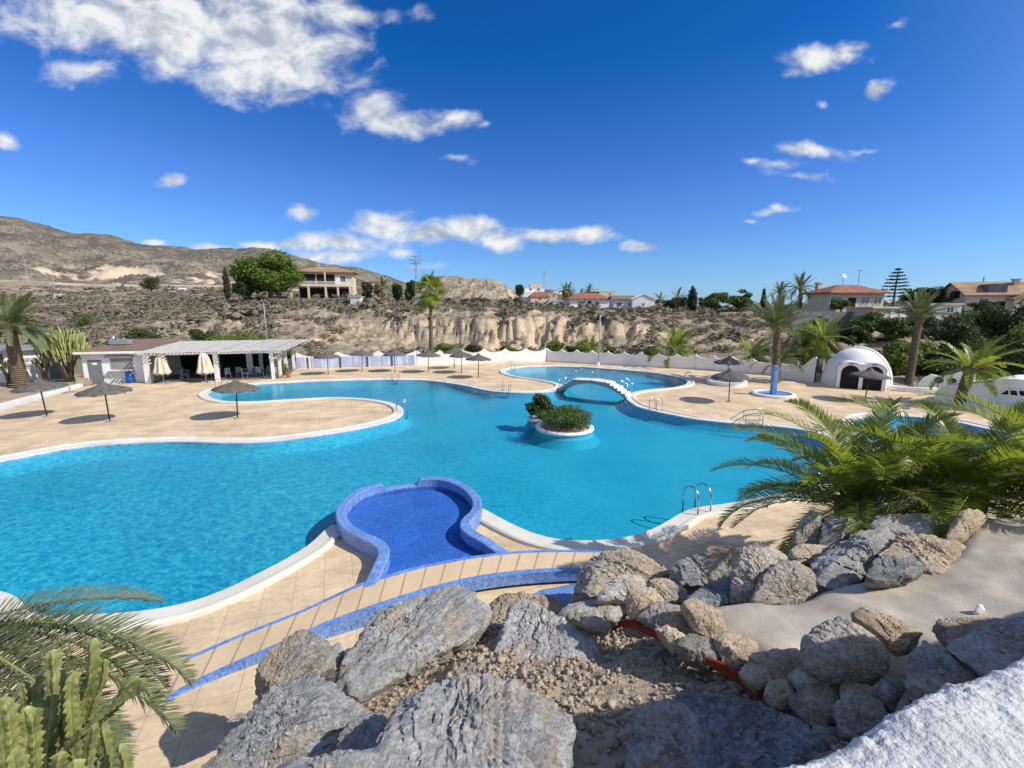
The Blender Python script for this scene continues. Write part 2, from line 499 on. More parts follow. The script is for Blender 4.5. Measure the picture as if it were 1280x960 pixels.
# ground of the hillside: pale marl and rock between grey-brown scrub soil
def earth_mat(name, pale, mid, dark, s=0.11, sand=0.5, speck=0.0, bank=False):
    m, nt = new_mat(name)
    v = coords(nt, 'World')
    g = nd(nt, 'ShaderNodeNewGeometry')
    sx = nd(nt, 'ShaderNodeSeparateXYZ'); nt.links.new(g.outputs['Normal'], sx.inputs[0])
    n1 = noise(nt, v, s, 8, 0.68, 0.4)
    n2 = noise(nt, coords(nt, 'World', (0.35, 1.0, 5.0)), s * 3.2, 8, 0.7, 0.3)
    n3 = noise(nt, v, s * 14, 6, 0.7)
    f = math_n(nt, 'ADD', math_n(nt, 'MULTIPLY', n1, 0.5), math_n(nt, 'ADD', math_n(nt, 'MULTIPLY', n2, 0.3), math_n(nt, 'MULTIPLY', n3, 0.2)))
    steep = math_n(nt, 'MULTIPLY', math_n(nt, 'SUBTRACT', 0.86, sx.outputs[2]), sand)
    f = math_n(nt, 'ADD', f, steep)
    col = ramp(nt, f, [(0.36, dark), (0.48, mid), (0.60, pale), (0.80, tuple(min(1, k * 1.15) for k in pale))])
    if speck:       # single dark bushes dotted over the far slopes
        vo = nd(nt, 'ShaderNodeTexVoronoi'); vo.inputs['Scale'].default_value = speck
        nt.links.new(v, vo.inputs['Vector'])
        n4 = noise(nt, v, speck * 0.08, 4)
        rad = math_n(nt, 'MULTIPLY', n4, 0.75)
        dots = math_n(nt, 'LESS_THAN', vo.outputs['Distance'], rad)
        col = mixc(nt, math_n(nt, 'MULTIPLY', dots, 0.62), col, tuple(k * 0.55 for k in dark))
    if bank is True:        # pale quarried sand banks at the foot of the mountain
        sp = nd(nt, 'ShaderNodeSeparateXYZ'); nt.links.new(v, sp.inputs[0])
        m1 = nd(nt, 'ShaderNodeMapRange', interpolation_type='SMOOTHSTEP'); m1.inputs[1].default_value = 300; m1.inputs[2].default_value = 480; nt.links.new(sp.outputs[1], m1.inputs[0])
        nb = noise(nt, coords(nt, 'World', (0.008, 0.022, 0.0)), 1.0, 5, 0.6)
        bf = math_n(nt, 'MULTIPLY', m1.outputs[0], ramp(nt, nb, [(0.50, 0.0), (0.58, 1.0)]))
        col = mixc(nt, bf, col, (0.66, 0.52, 0.37))
    elif bank:
        sp = nd(nt, 'ShaderNodeSeparateXYZ'); nt.links.new(v, sp.inputs[0])
        m1 = nd(nt, 'ShaderNodeMapRange', interpolation_type='SMOOTHSTEP'); m1.inputs[1].default_value = 960; m1.inputs[2].default_value = 800; nt.links.new(sp.outputs[1], m1.inputs[0])
        nb = noise(nt, coords(nt, 'World', (0.006, 0.010, 0.0)), 1.0, 5, 0.62, 0.4)
        bf = math_n(nt, 'MULTIPLY', m1.outputs[0], ramp(nt, nb, [(0.52, 0.0), (0.57, 1.0)]))
        col = mixc(nt, bf, col, (0.62, 0.49, 0.35))
    h = math_n(nt, 'ADD', n3, math_n(nt, 'MULTIPLY', n2, 1.5))
    finish(nt, col, 0.95, h, 0.8, 0.5, 0.1)
    return m


M['earth'] = earth_mat('hillside_earth', (0.63, 0.495, 0.345), (0.345, 0.28, 0.205), (0.195, 0.165, 0.128), 0.11, 0.30, 0.0, True)
M['mount'] = earth_mat('mountain_earth', (0.30, 0.25, 0.19), (0.150, 0.130, 0.105), (0.088, 0.079, 0.066), 0.016, 0.05, 0.16, 'foot')
M['mesa'] = earth_mat('mesa_earth', (0.50, 0.405, 0.295), (0.30, 0.245, 0.185), (0.16, 0.135, 0.105), 0.03, 0.25, 0.35)
M['soil'] = simple('stony_soil', (0.50, 0.395, 0.28), (0.31, 0.245, 0.178), 3.5, 0.95, 0.9, 0.03, 30, detail=9)
M['clod'] = simple('clod', (0.52, 0.42, 0.31), (0.32, 0.255, 0.19), 7, 0.95, 0.8, 0.02, 60)
M['bed'] = simple('planting_soil', (0.46, 0.36, 0.26), (0.30, 0.23, 0.165), 1.3, 0.95, 0.6, 0.03, 12)

M['rock_grey'] = rock_mat('rock_grey', (0.44, 0.43, 0.41), (0.23, 0.228, 0.228), (0.50, 0.41, 0.31), 0.28, 0.4)
M['rock_pale'] = rock_mat('rock_pale', (0.50, 0.465, 0.41), (0.30, 0.28, 0.26), (0.52, 0.42, 0.31), 0.55, 0.4)
M['rock_tan'] = rock_mat('rock_tan', (0.50, 0.40, 0.29), (0.29, 0.235, 0.18), (0.56, 0.43, 0.30), 0.9, 0.2)
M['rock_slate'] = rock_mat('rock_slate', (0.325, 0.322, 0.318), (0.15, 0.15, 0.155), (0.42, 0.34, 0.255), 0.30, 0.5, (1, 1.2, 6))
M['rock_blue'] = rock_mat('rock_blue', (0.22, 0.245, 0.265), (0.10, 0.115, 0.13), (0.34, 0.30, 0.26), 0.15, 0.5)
M['rock_mix'] = rock_mat('rock_mix', (0.34, 0.32, 0.29), (0.15, 0.148, 0.15), (0.50, 0.39, 0.275), 0.75, 0.4)

# ------------------------------------------------------------------ sun and sky
SUN = Vector((0.712, -0.25, 0.656)).normalized()
sl = bpy.data.lights.new('sun', 'SUN'); sl.energy = 4.9; sl.angle = R(0.5); sl.color = (1.0, 0.955, 0.88)
so = bpy.data.objects.new('sun', sl); COL.objects.link(so)
so.rotation_euler = SUN.to_track_quat('Z', 'Y').to_euler(); so.location = (30, -20, 60)

world = bpy.data.worlds.new('World'); scene.world = world; world.use_nodes = True
nt = world.node_tree; nt.nodes.clear()
sky = nd(nt, 'ShaderNodeTexSky', sky_type='NISHITA'); sky.sun_disc = False
sky.sun_elevation = math.asin(SUN.z); sky.sun_rotation = math.atan2(SUN.x, SUN.y)
sky.altitude = 0; sky.air_density = 1.0; sky.dust_density = 0.3; sky.ozone_density = 2.5
tc = nd(nt, 'ShaderNodeTexCoord'); sep = nd(nt, 'ShaderNodeSeparateXYZ'); nt.links.new(tc.outputs['Generated'], sep.inputs[0])
yy = math_n(nt, 'MAXIMUM', sep.outputs[1], 0.02)
u = math_n(nt, 'DIVIDE', sep.outputs[0], yy); vv = math_n(nt, 'DIVIDE', sep.outputs[2], yy)
cmb = nd(nt, 'ShaderNodeCombineXYZ'); nt.links.new(u, cmb.inputs[0]); nt.links.new(vv, cmb.inputs[1])
uv = cmb.outputs[0]
wn = nd(nt, 'ShaderNodeTexNoise'); wn.inputs['Scale'].default_value = 6; wn.inputs['Detail'].default_value = 5; nt.links.new(uv, wn.inputs['Vector'])
wsub = nd(nt, 'ShaderNodeVectorMath', operation='SUBTRACT'); nt.links.new(wn.outputs['Color'], wsub.inputs[0]); wsub.inputs[1].default_value = (0.5, 0.5, 0.5)
wscl = nd(nt, 'ShaderNodeVectorMath', operation='SCALE'); nt.links.new(wsub.outputs[0], wscl.inputs[0]); wscl.inputs['Scale'].default_value = 0.07
wadd = nd(nt, 'ShaderNodeVectorMath', operation='ADD'); nt.links.new(uv, wadd.inputs[0]); nt.links.new(wscl.outputs[0], wadd.inputs[1])
cuv = wadd.outputs[0]
# clouds: (centre in the photograph, half sizes, weight); turned into fixed sky directions
CLOUDS = [(170, 12, 200, 55, 1.0), (330, 55, 120, 66, 1.15), (330, 98, 75, 32, 0.9), (250, 30, 150, 60, 1.1), (430, 14, 80, 18, 0.8), (110, 83, 50, 18, 0.62), (395, 125, 25, 12, 0.4),
          (465, 138, 42, 26, 1.0), (505, 152, 70, 18, 0.95), (570, 150, 34, 12, 0.75), (574, 197, 24, 7, 0.55), (605, 162, 12, 5, 0.4), (213, 229, 18, 8, 0.8), (381, 269, 18, 10, 0.85),
          (4, 183, 26, 14, 0.8), (420, 304, 62, 13, 0.92), (345, 303, 46, 7, 0.9), (405, 318, 64, 9, 0.95), (480, 283, 42, 17, 1.08), (532, 294, 58, 14, 0.98), (590, 289, 36, 18, 1.12), (625, 302, 42, 13, 0.98),
          (680, 297, 50, 10, 1.0), (738, 296, 36, 10, 1.0), (800, 309, 26, 8, 0.95), (195, 302, 18, 5, 0.7), (265, 306, 34, 6, 0.75), (510, 313, 18, 6, 0.5),
          (1035, 72, 54, 15, 0.85), (1060, 62, 30, 10, 0.8), (995, 88, 20, 8, 0.6), (1097, 117, 18, 12, 0.9), (1024, 130, 9, 5, 0.4), (1010, 188, 52, 9, 0.75), (980, 208, 38, 8, 0.65), (1010, 220, 50, 7, 0.7),
          (940, 206, 16, 5, 0.55), (1078, 180, 18, 4, 0.4), (973, 266, 25, 7, 0.85), (940, 280, 10, 3, 0.4), (1193, 80, 10, 5, 0.3), (1122, 30, 10, 5, 0.25), (560, 330, 40, 5, 0.4)]
acc = None
for (cx, cy, a, b, w) in CLOUDS:
    d0 = ray(cx, cy); d1 = ray(cx + a, cy); d2 = ray(cx, cy - b)
    cu, cv = d0[0] / d0[1], d0[2] / d0[1]
    su = abs(d1[0] / d1[1] - cu) * 1.12; sv = abs(d2[2] / d2[1] - cv) * 1.15
    mp = nd(nt, 'ShaderNodeMapping', vector_type='POINT')
    mp.inputs['Scale'].default_value = (1 / su, 1 / sv, 0); mp.inputs['Location'].default_value = (-cu / su, -cv / sv, 0)
    nt.links.new(cuv, mp.inputs[0])
    ln = nd(nt, 'ShaderNodeVectorMath', operation='LENGTH'); nt.links.new(mp.outputs[0], ln.inputs[0])
    k = math_n(nt, 'MULTIPLY', math_n(nt, 'SUBTRACT', 1.15, ln.outputs['Value']), w)
    acc = k if acc is None else math_n(nt, 'SMOOTH_MAX', acc, k, 0.15)
mpn = nd(nt, 'ShaderNodeMapping'); mpn.inputs['Scale'].default_value = (1.0, 1.5, 1.0); nt.links.new(uv, mpn.inputs[0])
cn = noise(nt, mpn.outputs[0], 9.0, 9, 0.585, 0.3)
mpo = nd(nt, 'ShaderNodeMapping'); mpo.inputs['Scale'].default_value = (1.0, 1.5, 1.0); mpo.inputs['Location'].default_value = (0.022, 0.03, 0); nt.links.new(uv, mpo.inputs[0])
cn2 = noise(nt, mpo.outputs[0], 9.0, 6, 0.60, 0.25)
dens = math_n(nt, 'ADD', math_n(nt, 'MULTIPLY', acc, 1.25), math_n(nt, 'MULTIPLY', math_n(nt, 'SUBTRACT', cn, 0.51), 2.5))
mr = nd(nt, 'ShaderNodeMapRange', interpolation_type='SMOOTHSTEP'); mr.inputs[1].default_value = 0.04; mr.inputs[2].default_value = 1.15
nt.links.new(dens, mr.inputs[0])
front = math_n(nt, 'GREATER_THAN', sep.outputs[1], 0.03)
cmask = math_n(nt, 'MULTIPLY', math_n(nt, 'MULTIPLY', mr.outputs[0], 0.97), front)
# unseen broken cloud added behind the view point to whiten the fill light
bn = noise(nt, tc.outputs['Generated'], 2.2, 5, 0.55, 0.3)
bk = math_n(nt, 'MULTIPLY', ramp(nt, bn, [(0.49, 0.0), (0.66, 1.0)]), math_n(nt, 'LESS_THAN', sep.outputs[1], 0.0))
cmask = math_n(nt, 'ADD', cmask, math_n(nt, 'MULTIPLY', bk, math_n(nt, 'GREATER_THAN', sep.outputs[2], 0.02)), clamp=True)
lit = math_n(nt, 'ADD', math_n(nt, 'MULTIPLY', math_n(nt, 'SUBTRACT', cn, cn2), 3.0), 0.62)
lit = math_n(nt, 'SUBTRACT', lit, math_n(nt, 'MULTIPLY', math_n(nt, 'SUBTRACT', dens, 0.9), 0.16))
ccol = ramp(nt, lit, [(0.22, (0.46, 0.52, 0.63)), (0.60, (0.76, 0.80, 0.87)), (0.88, (1.0, 1.0, 1.0))])
hs = nd(nt, 'ShaderNodeHueSaturation'); hs.inputs['Saturation'].default_value = 1.0
nt.links.new(sky.outputs[0], hs.inputs['Color'])
tintc = ramp(nt, sep.outputs[2], [(0.0, (0.42, 0.62, 1.0)), (0.10, (0.38, 0.62, 1.0)), (0.25, (0.28, 0.53, 1.0)), (0.45, (0.05, 0.42, 0.90)), (0.75, (0.03, 0.35, 0.82))])
vdot = nd(nt, 'ShaderNodeVectorMath', operation='DOT_PRODUCT'); nt.links.new(tc.outputs['Generated'], vdot.inputs[0]); vdot.inputs[1].default_value = SUN
glow = nd(nt, 'ShaderNodeMapRange', interpolation_type='SMOOTHSTEP'); glow.inputs[1].default_value = 0.45; glow.inputs[2].default_value = 0.95; nt.links.new(vdot.outputs['Value'], glow.inputs[0])
tintc = mixc(nt, glow.outputs[0], tintc, (1.25, 1.12, 1.0))     # the sky pales round the sun, behind the view point
bg1 = nd(nt, 'ShaderNodeBackground'); bg1.inputs[1].default_value = 0.15; nt.links.new(mixc(nt, 1.0, hs.outputs[0], tintc, 'MULTIPLY'), bg1.inputs[0])
bg2 = nd(nt, 'ShaderNodeBackground'); bg2.inputs[1].default_value = 0.92; nt.links.new(ccol, bg2.inputs[0])
ms = nd(nt, 'ShaderNodeMixShader'); nt.links.new(cmask, ms.inputs[0]); nt.links.new(bg1.outputs[0], ms.inputs[1]); nt.links.new(bg2.outputs[0], ms.inputs[2])
wo = nd(nt, 'ShaderNodeOutputWorld'); nt.links.new(ms.outputs[0], wo.inputs[0])
try:
    world.cycles.sampling_method = 'MANUAL'; world.cycles.sample_map_resolution = 512
except Exception: pass

scene.view_settings.view_transform = 'Standard'
scene.view_settings.look = 'None'
scene.view_settings.exposure = 0
scene.render.engine = 'CYCLES'
cy = scene.cycles
cy.use_denoising = True
cy.max_bounces = 6; cy.diffuse_bounces = 3; cy.glossy_bounces = 3; cy.transmission_bounces = 4; cy.transparent_max_bounces = 12
cy.caustics_reflective = False; cy.caustics_refractive = False
cy.sample_clamp_indirect = 4.0

# ------------------------------------------------------------------ pools and deck
def smooth_loop(pts, step=0.25, closed=True):
    P = [np.array(p[:2], float) for p in pts]
    n = len(P); out = []
    rngi = range(n) if closed else range(n - 1)
    for i in rngi:
        if closed: p0, p1, p2, p3 = P[(i - 1) % n], P[i], P[(i + 1) % n], P[(i + 2) % n]
        else: p0, p1, p2, p3 = P[max(i - 1, 0)], P[i], P[i + 1], P[min(i + 2, n - 1)]
        k = max(1, int(np.linalg.norm(p2 - p1) / step))
        # centripetal Catmull-Rom
        t0 = 0.0; t1 = t0 + max(1e-3, np.linalg.norm(p1 - p0)) ** 0.5; t2 = t1 + max(1e-3, np.linalg.norm(p2 - p1)) ** 0.5; t3 = t2 + max(1e-3, np.linalg.norm(p3 - p2)) ** 0.5
        for j in range(k):
            t = t1 + (t2 - t1) * j / k
            a1 = p0 * (t1 - t) / (t1 - t0) + p1 * (t - t0) / (t1 - t0)
            a2 = p1 * (t2 - t) / (t2 - t1) + p2 * (t - t1) / (t2 - t1)
            a3 = p2 * (t3 - t) / (t3 - t2) + p3 * (t - t2) / (t3 - t2)
            b1 = a1 * (t2 - t) / (t2 - t0) + a2 * (t - t0) / (t2 - t0)
            b2 = a2 * (t3 - t) / (t3 - t1) + a3 * (t - t1) / (t3 - t1)
            out.append(b1 * (t2 - t) / (t2 - t1) + b2 * (t - t1) / (t2 - t1))
    if not closed: out.append(P[-1])
    return np.array(out)


def resample(q, step, closed=True):
    q = np.vstack([q, q[:1]]) if closed else q
    s = np.concatenate([[0], np.cumsum(np.linalg.norm(np.diff(q, axis=0), axis=1))])
    n = max(3, int(s[-1] / step))
    t = np.linspace(0, s[-1], n + 1)
    r = np.stack([np.interp(t, s, q[:, k]) for k in range(2)], 1)
    return r[:-1] if closed else r


def area(q): return 0.5 * np.sum(q[:, 0] * np.roll(q[:, 1], -1) - np.roll(q[:, 0], -1) * q[:, 1])


def offset(q, d):
    """outward offset of a counter-clockwise loop"""
    t = np.roll(q, -1, 0) - np.roll(q, 1, 0)
    t /= np.linalg.norm(t, axis=1)[:, None] + 1e-9
    return q + np.stack([t[:, 1], -t[:, 0]], 1) * d


def loop_px(px, z=0.0, step=0.3, it=2):
    q = smooth_loop([G(a, b, z) for a, b in px], 0.15)
    q = resample(q, step)
    for _ in range(it): q = 0.25 * np.roll(q, 1, 0) + 0.5 * q + 0.25 * np.roll(q, -1, 0)
    if area(q) < 0: q = q[::-1]
    return q


def inside(pt, q):
    x, y = pt
    x0, y0 = q[:, 0], q[:, 1]; x1, y1 = np.roll(x0, -1), np.roll(y0, -1)
    c = (y0 > y) != (y1 > y)
    xi = x0 + (y - y0) / np.where(y1 == y0, 1e-9, y1 - y0) * (x1 - x0)
    return bool(np.sum(c & (x < xi)) % 2)


def fill(outer, holes=(), z=0.0):
    """triangulated sheet with holes -> verts, faces"""
    loops = [outer] + list(holes)
    vs, es = [], []
    for q in loops:
        n0 = len(vs); m = len(q)
        vs += [Vector((float(p[0]), float(p[1]))) for p in q]
        es += [(n0 + i, n0 + (i + 1) % m) for i in range(m)]
    v2, e2, f2, *_ = geometry.delaunay_2d_cdt(vs, es, [], 0, 1e-4)
    fo = []
    for f in f2:
        c = sum((v2[i] for i in f), Vector((0, 0))) / len(f)
        if inside(c, outer) and not any(inside(c, h) for h in holes): fo.append(tuple(f))
    return [(p.x, p.y, z) for p in v2], fo


def ring(q, prof):
    """prof: list of (outward offset, z) -> strip around the loop"""
    v, f = [], []
    n = len(q)
    for d, z in prof:
        o = offset(q, d) if abs(d) > 1e-6 else q
        v += [(p[0], p[1], z) for p in o]
    for i in range(len(prof) - 1):
        for k in range(n):
            f.append((i * n + k, i * n + (k + 1) % n, (i + 1) * n + (k + 1) % n, (i + 1) * n + k))
    return v, f


MAIN = [(0, 577), (50, 567), (100, 559), (150, 555), (212, 552.5), (320, 553.5), (395, 545), (440, 538), (470, 531.5), (493, 525), (504, 518),
        (502, 509.5), (488, 503.5), (460, 499), (420, 497), (370, 499), (320, 502), (285, 502), (264, 497), (262, 491), (278, 486), (320, 481), (352, 479), (395, 477), (445, 475.5), (495, 475), (535, 476), (560, 479), (582, 482.5),
        (602, 487), (620, 490), (640, 491), (665, 491.5), (688, 490), (701, 486), (702, 481), (680, 475.5), (655, 472), (636, 468), (633, 463), (648, 460), (665, 459), (690, 458.2), (740, 460), (777, 462.5), (815, 466), (840, 470), (856, 475),
        (858, 480), (845, 484), (827, 486), (805, 488), (788, 491.5), (782, 497), (788, 503.5), (797, 509), (815, 514), (840, 519), (865, 524), (890, 527), (915, 529.5), (945, 532), (975, 534), (1010, 539), (1035, 547), (1045, 560), (1035, 580), (1012, 600),
        (983, 616), (950, 622), (912, 630), (879, 634), (856, 639), (837, 651), (812, 664), (782, 673), (740, 677), (700, 676), (670, 669), (640, 656), (617, 644), (602, 635), (580, 631), (540, 634), (470, 640), (432, 648), (410, 659),
        (390, 680), (356, 701), (319, 720), (281, 739), (244, 753), (202, 762), (150, 768), (94, 770), (56, 772), (36, 764), (24, 748), (4, 740), (-50, 734), (-160, 728), (-300, 700), (-360, 650), (-280, 614), (-140, 592)]
SIDE = [(1072, 540), (1066, 530), (1078, 522), (1100, 520), (1149, 522), (1184, 526), (1235, 537), (1300, 551), (1380, 575), (1440, 610), (1390, 626), (1320, 590), (1259, 566), (1180, 562), (1130, 560), (1095, 553)]
KOUT = np.array([G(a, b, 0.45)[:2] for a, b in [(452, 726), (471, 697), (468, 681), (441, 668.5), (420, 645), (430, 622), (475, 602.5), (542, 594.6), (583, 605), (602, 627), (588, 650), (613, 671.5), (642, 686.5)]])
q_main = loop_px(MAIN); q_side = loop_px(SIDE)

# outer edge of the paved deck (follows the boundary walls)
DECK = np.array([G(*p)[:2] for p in [(-420, 620), (-300, 540), (-60, 522), (0, 514), (104, 483), (175, 478), (215, 462), (360, 461), (371, 461), (520, 457), (640, 453.5), (683, 452), (770, 457), (860, 461.5), (935, 466.5), (1010, 476), (1115, 484), (1170, 494), (1300, 515), (1500, 570)]] + [np.array((19.0, 2.0)), np.array((-12.0, 2.0))])
if area(DECK) < 0: DECK = DECK[::-1]

v, f = fill(resample(DECK, 1.0), [offset(q_main, 0.25), offset(q_side, 0.25)], 0.0)
deck = link_mesh('pool_deck', np_mesh('pool_deck', v, np.array([t for t in f if len(t) == 3]), M['deck'], False)); tag(deck, kind='structure')

for nm, q in (('pool', q_main), ('side_pool', q_side)):
    v, f = ring(q, [(0.0, 0.002), (0.0, 0.030), (0.02, 0.045), (0.40, 0.050), (0.43, 0.09), (0.48, 0.11), (0.57, 0.11), (0.62, 0.08), (0.63, -0.02)])
    v = np.array(v); f = np.array([t for t in f if not inside(v[list(t)].mean(0)[:2], KOUT)]); o = link_mesh(nm + '_coping', np_mesh('coping', v, f, M['coping'])); o.data.set_sharp_from_angle(angle=R(20)); tag(o, kind='structure')
    v, f = ring(q, [(0.003, -0.12), (0.003, 0.002), (0.05, 0.002)])
    o = link_mesh(nm + '_tile_band', np_mesh('tile_band', v, np.array(f), M['mosaic_light'], False)); tag(o, kind='structure')
    v, f = ring(q, [(-0.55, -0.615), (-0.30, -0.50), (-0.10, -0.30), (0.004, -0.10)])
    v2, f2 = fill(q, (), -0.62)
    n = len(v)
    tri = np.array([t for t in f2 if len(t) == 3]) + n
    o = link_mesh(nm + '_basin', np_mesh('basin', np.vstack([v, v2]), [np.array(f), tri], M['shell'], False)); tag(o, kind='structure')
    v2, f2 = fill(offset(q, 0.02) if False else q, (), -0.04)
    o = link_mesh(nm + '_water', np_mesh('water', v2, np.array([t for t in f2 if len(t) == 3]), M['water'], False)); tag(o, kind='structure')

# ------------------------------------------------------------------ terrain beyond the walls
PROF = {-500: [(36, 480), (60, 446), (90, 421), (150, 397), (300, 374), (500, 352), (800, 347)],
        -150: [(38, 476), (60, 445), (90, 420), (150, 396), (300, 373), (500, 351), (800, 346)],
        0: [(42, 469), (58, 441), (80, 417), (120, 400), (180, 385), (300, 371), (450, 357), (800, 350)],
        150: [(46, 462), (56, 440), (70, 421), (90, 403), (130, 389), (200, 378), (350, 366), (800, 356)],
        300: [(50, 457), (58, 443), (70, 420), (80, 401), (92, 386), (110, 379), (200, 370), (400, 362), (800, 358)],
        380: [(52, 455), (60, 445), (70, 421), (78, 396), (86, 382), (95, 377), (150, 374), (300, 369), (800, 364)],
        450: [(54, 453), (62, 444), (70, 425), (77, 399), (85, 385), (95, 380), (150, 377), (300, 372), (800, 369)],
        520: [(55, 452), (64, 442), (70, 425), (74, 399), (80, 389), (95, 383), (150, 378), (300, 374), (800, 373)],
        600: [(56, 451), (66, 440), (69, 420), (72, 397), (78, 391), (100, 387), (150, 382), (300, 377), (800, 376)],
        680: [(57, 450), (67, 438), (70, 417), (72.5, 398), (80, 393), (110, 389), (160, 385), (300, 381), (800, 381)],
        760: [(55, 452), (65, 440), (69, 421), (72.5, 403), (80, 397), (110, 391), (160, 387), (300, 384.5), (800, 385)],
        850: [(52, 455), (60, 444), (68, 429), (78, 411), (88, 400), (110, 392), (160, 388), (300, 386), (800, 386)],
        950: [(48, 460), (56, 447), (66, 431), (78, 413), (90, 401), (110, 391), (160, 388), (300, 386), (800, 386)],
        1050: [(42, 468), (50, 453), (58, 437), (66, 419), (75, 401), (82, 390), (100, 387), (300, 386), (800, 386)],
        1150: [(40, 471), (48, 456), (56, 437), (64, 419), (72, 403), (78, 393), (95, 387), (300, 384), (800, 385)],
        1280: [(40, 472), (46, 457), (54, 432), (62, 413), (70, 399), (80, 390), (95, 387), (300, 384), (800, 385)],
        1800: [(36, 480), (46, 457), (54, 432), (62, 413), (70, 399), (80, 390), (95, 387), (300, 384), (800, 385)]}
PKX = sorted(PROF)
LY = np.concatenate([[20, 30, 35], np.linspace(38, 56, 19), np.linspace(57, 92, 90), np.exp(np.linspace(math.log(93), math.log(900), 90)), [1500, 4000, 9000]])


def prof_row(kx):
    P = PROF[kx]
    ys = np.array([p[0] for p in P], float)
    zs = np.array([D(kx, p[1], p[0])[2] for p in P])
    out = np.interp(np.log(LY), np.log(ys), zs)
    return np.where(LY < ys[0] - 2.0, -1.8, np.where(LY < ys[0], -0.8, out))


ROWS = np.array([prof_row(k) for k in PKX])
UX = np.array([(k - 640) / 548.0 for k in PKX])
US = np.concatenate([np.linspace(-3.4, -1.25, 40), np.linspace(-1.24, 1.24, 640), np.linspace(1.25, 3.4, 40)])
# smooth interpolation across columns, with the line of the cliff wandering in and out
ZT = np.zeros((len(LY), len(US)))
for j, uu in enumerate(US):
    i = int(np.clip(np.searchsorted(UX, uu) - 1, 0, len(UX) - 2))
    t = float(np.clip((uu - UX[i]) / (UX[i + 1] - UX[i]), 0, 1)); t = t * t * (3 - 2 * t)
    col = ROWS[i] * (1 - t) + ROWS[i + 1] * t
    w = float(pn([[uu * 9.0, 3.1, 0]])[0] * 2.2 + abs(pn([[uu * 24.0, 8.1, 0]])[0]) * 3.0 + pn([[uu * 60.0, 1.7, 0]])[0] * 1.0)
    amp = float(sstep(-0.55, -0.15, uu) * (1 - sstep(0.42, 0.75, uu)) * 0.8 + 0.2)
    for (cu, cw, cd) in ((0.06, 0.022, 3.0), (0.13, 0.018, 2.5), (0.205, 0.02, 4.0), (0.265, 0.022, 4.0), (-0.03, 0.012, 2.0)):   # caves and gullies
        w += cd * math.exp(-((uu - cu) / cw) ** 2) / max(amp, .2)
    band = np.exp(-((LY - 72) / 9.0) ** 2)
    yrel = LY * 0.13
    wz = np.abs(pn(np.stack([np.full(len(LY), uu * 70.0), yrel * 3.0, np.full(len(LY), 14.0)], 1))) * 2.4 + pn(np.stack([np.full(len(LY), uu * 13.0), yrel * 2.2, np.full(len(LY), 5.0)], 1)) * 2.2 + pn(np.stack([np.full(len(LY), uu * 40.0), yrel * 5.0, np.full(len(LY), 2.0)], 1)) * 1.5 + pn(np.stack([np.full(len(LY), uu * 100.0), yrel * 8.0, np.full(len(LY), 9.0)], 1)) * 0.6
    ZT[:, j] = np.interp(LY - (w * 0.55 + wz) * amp * band, LY, col)
YY, UU = np.meshgrid(LY, US, indexing='ij')
XX = UU * YY
nv = np.stack([XX.ravel(), YY.ravel(), ZT.ravel()], 1)
far = sstep(56, 64, nv[:, 1]) * (1 - sstep(600, 1500, nv[:, 1]))
n1 = fbm(nv * np.array([0.16, 0.16, 0.16]), 5).reshape(YY.shape)
n2 = fbm(nv * np.array([0.55, 0.55, 1.6]) + 9, 4).reshape(YY.shape)
ZT = ZT + far.reshape(YY.shape) * (n1 * 0.55 + np.abs(n2) * 0.75 * np.exp(-((YY - 74) / 14) ** 2) + n2 * 0.12)
big = sstep(100, 300, YY) * (1 - sstep(600, 1200, YY))
ZT = ZT + big * fbm(nv * 0.018, 4).reshape(YY.shape) * 1.6
tv = np.stack([XX.ravel(), YY.ravel(), ZT.ravel()], 1)
ni, nj = YY.shape
ii, jj = np.meshgrid(np.arange(ni - 1), np.arange(nj - 1), indexing='ij')
a = (ii * nj + jj).ravel()
tf = np.stack([a, a + 1, a + nj + 1, a + nj], 1)
ter = link_mesh('terrain', np_mesh('terrain', tv, tf, M['earth'])); tag(ter, kind='structure')


def ground_z(x, y):
    """height of the terrain"""
    x = np.atleast_1d(np.asarray(x, float)); y = np.atleast_1d(np.asarray(y, float))
    fi = np.interp(y, LY, np.arange(ni)); fj = np.interp(x / y, US, np.arange(nj))
    i = np.clip(fi.astype(int), 0, ni - 2); j = np.clip(fj.astype(int), 0, nj - 2)
    s, t = fi - i, fj - j
    return ZT[i, j] * (1 - s) * (1 - t) + ZT[i + 1, j] * s * (1 - t) + ZT[i, j + 1] * (1 - s) * t + ZT[i + 1, j + 1] * s * t


# a wide sheet under everything, out to the horizon, and behind the camera
v = [(-9000, -9000, -2.2), (9000, -9000, -2.2), (9000, 9500, -2.2), (-9000, 9500, -2.2)]
o = link_mesh('ground', np_mesh('ground', v, np.array([(0, 1, 2, 3)]), M['earth'], False)); tag(o, kind='structure')


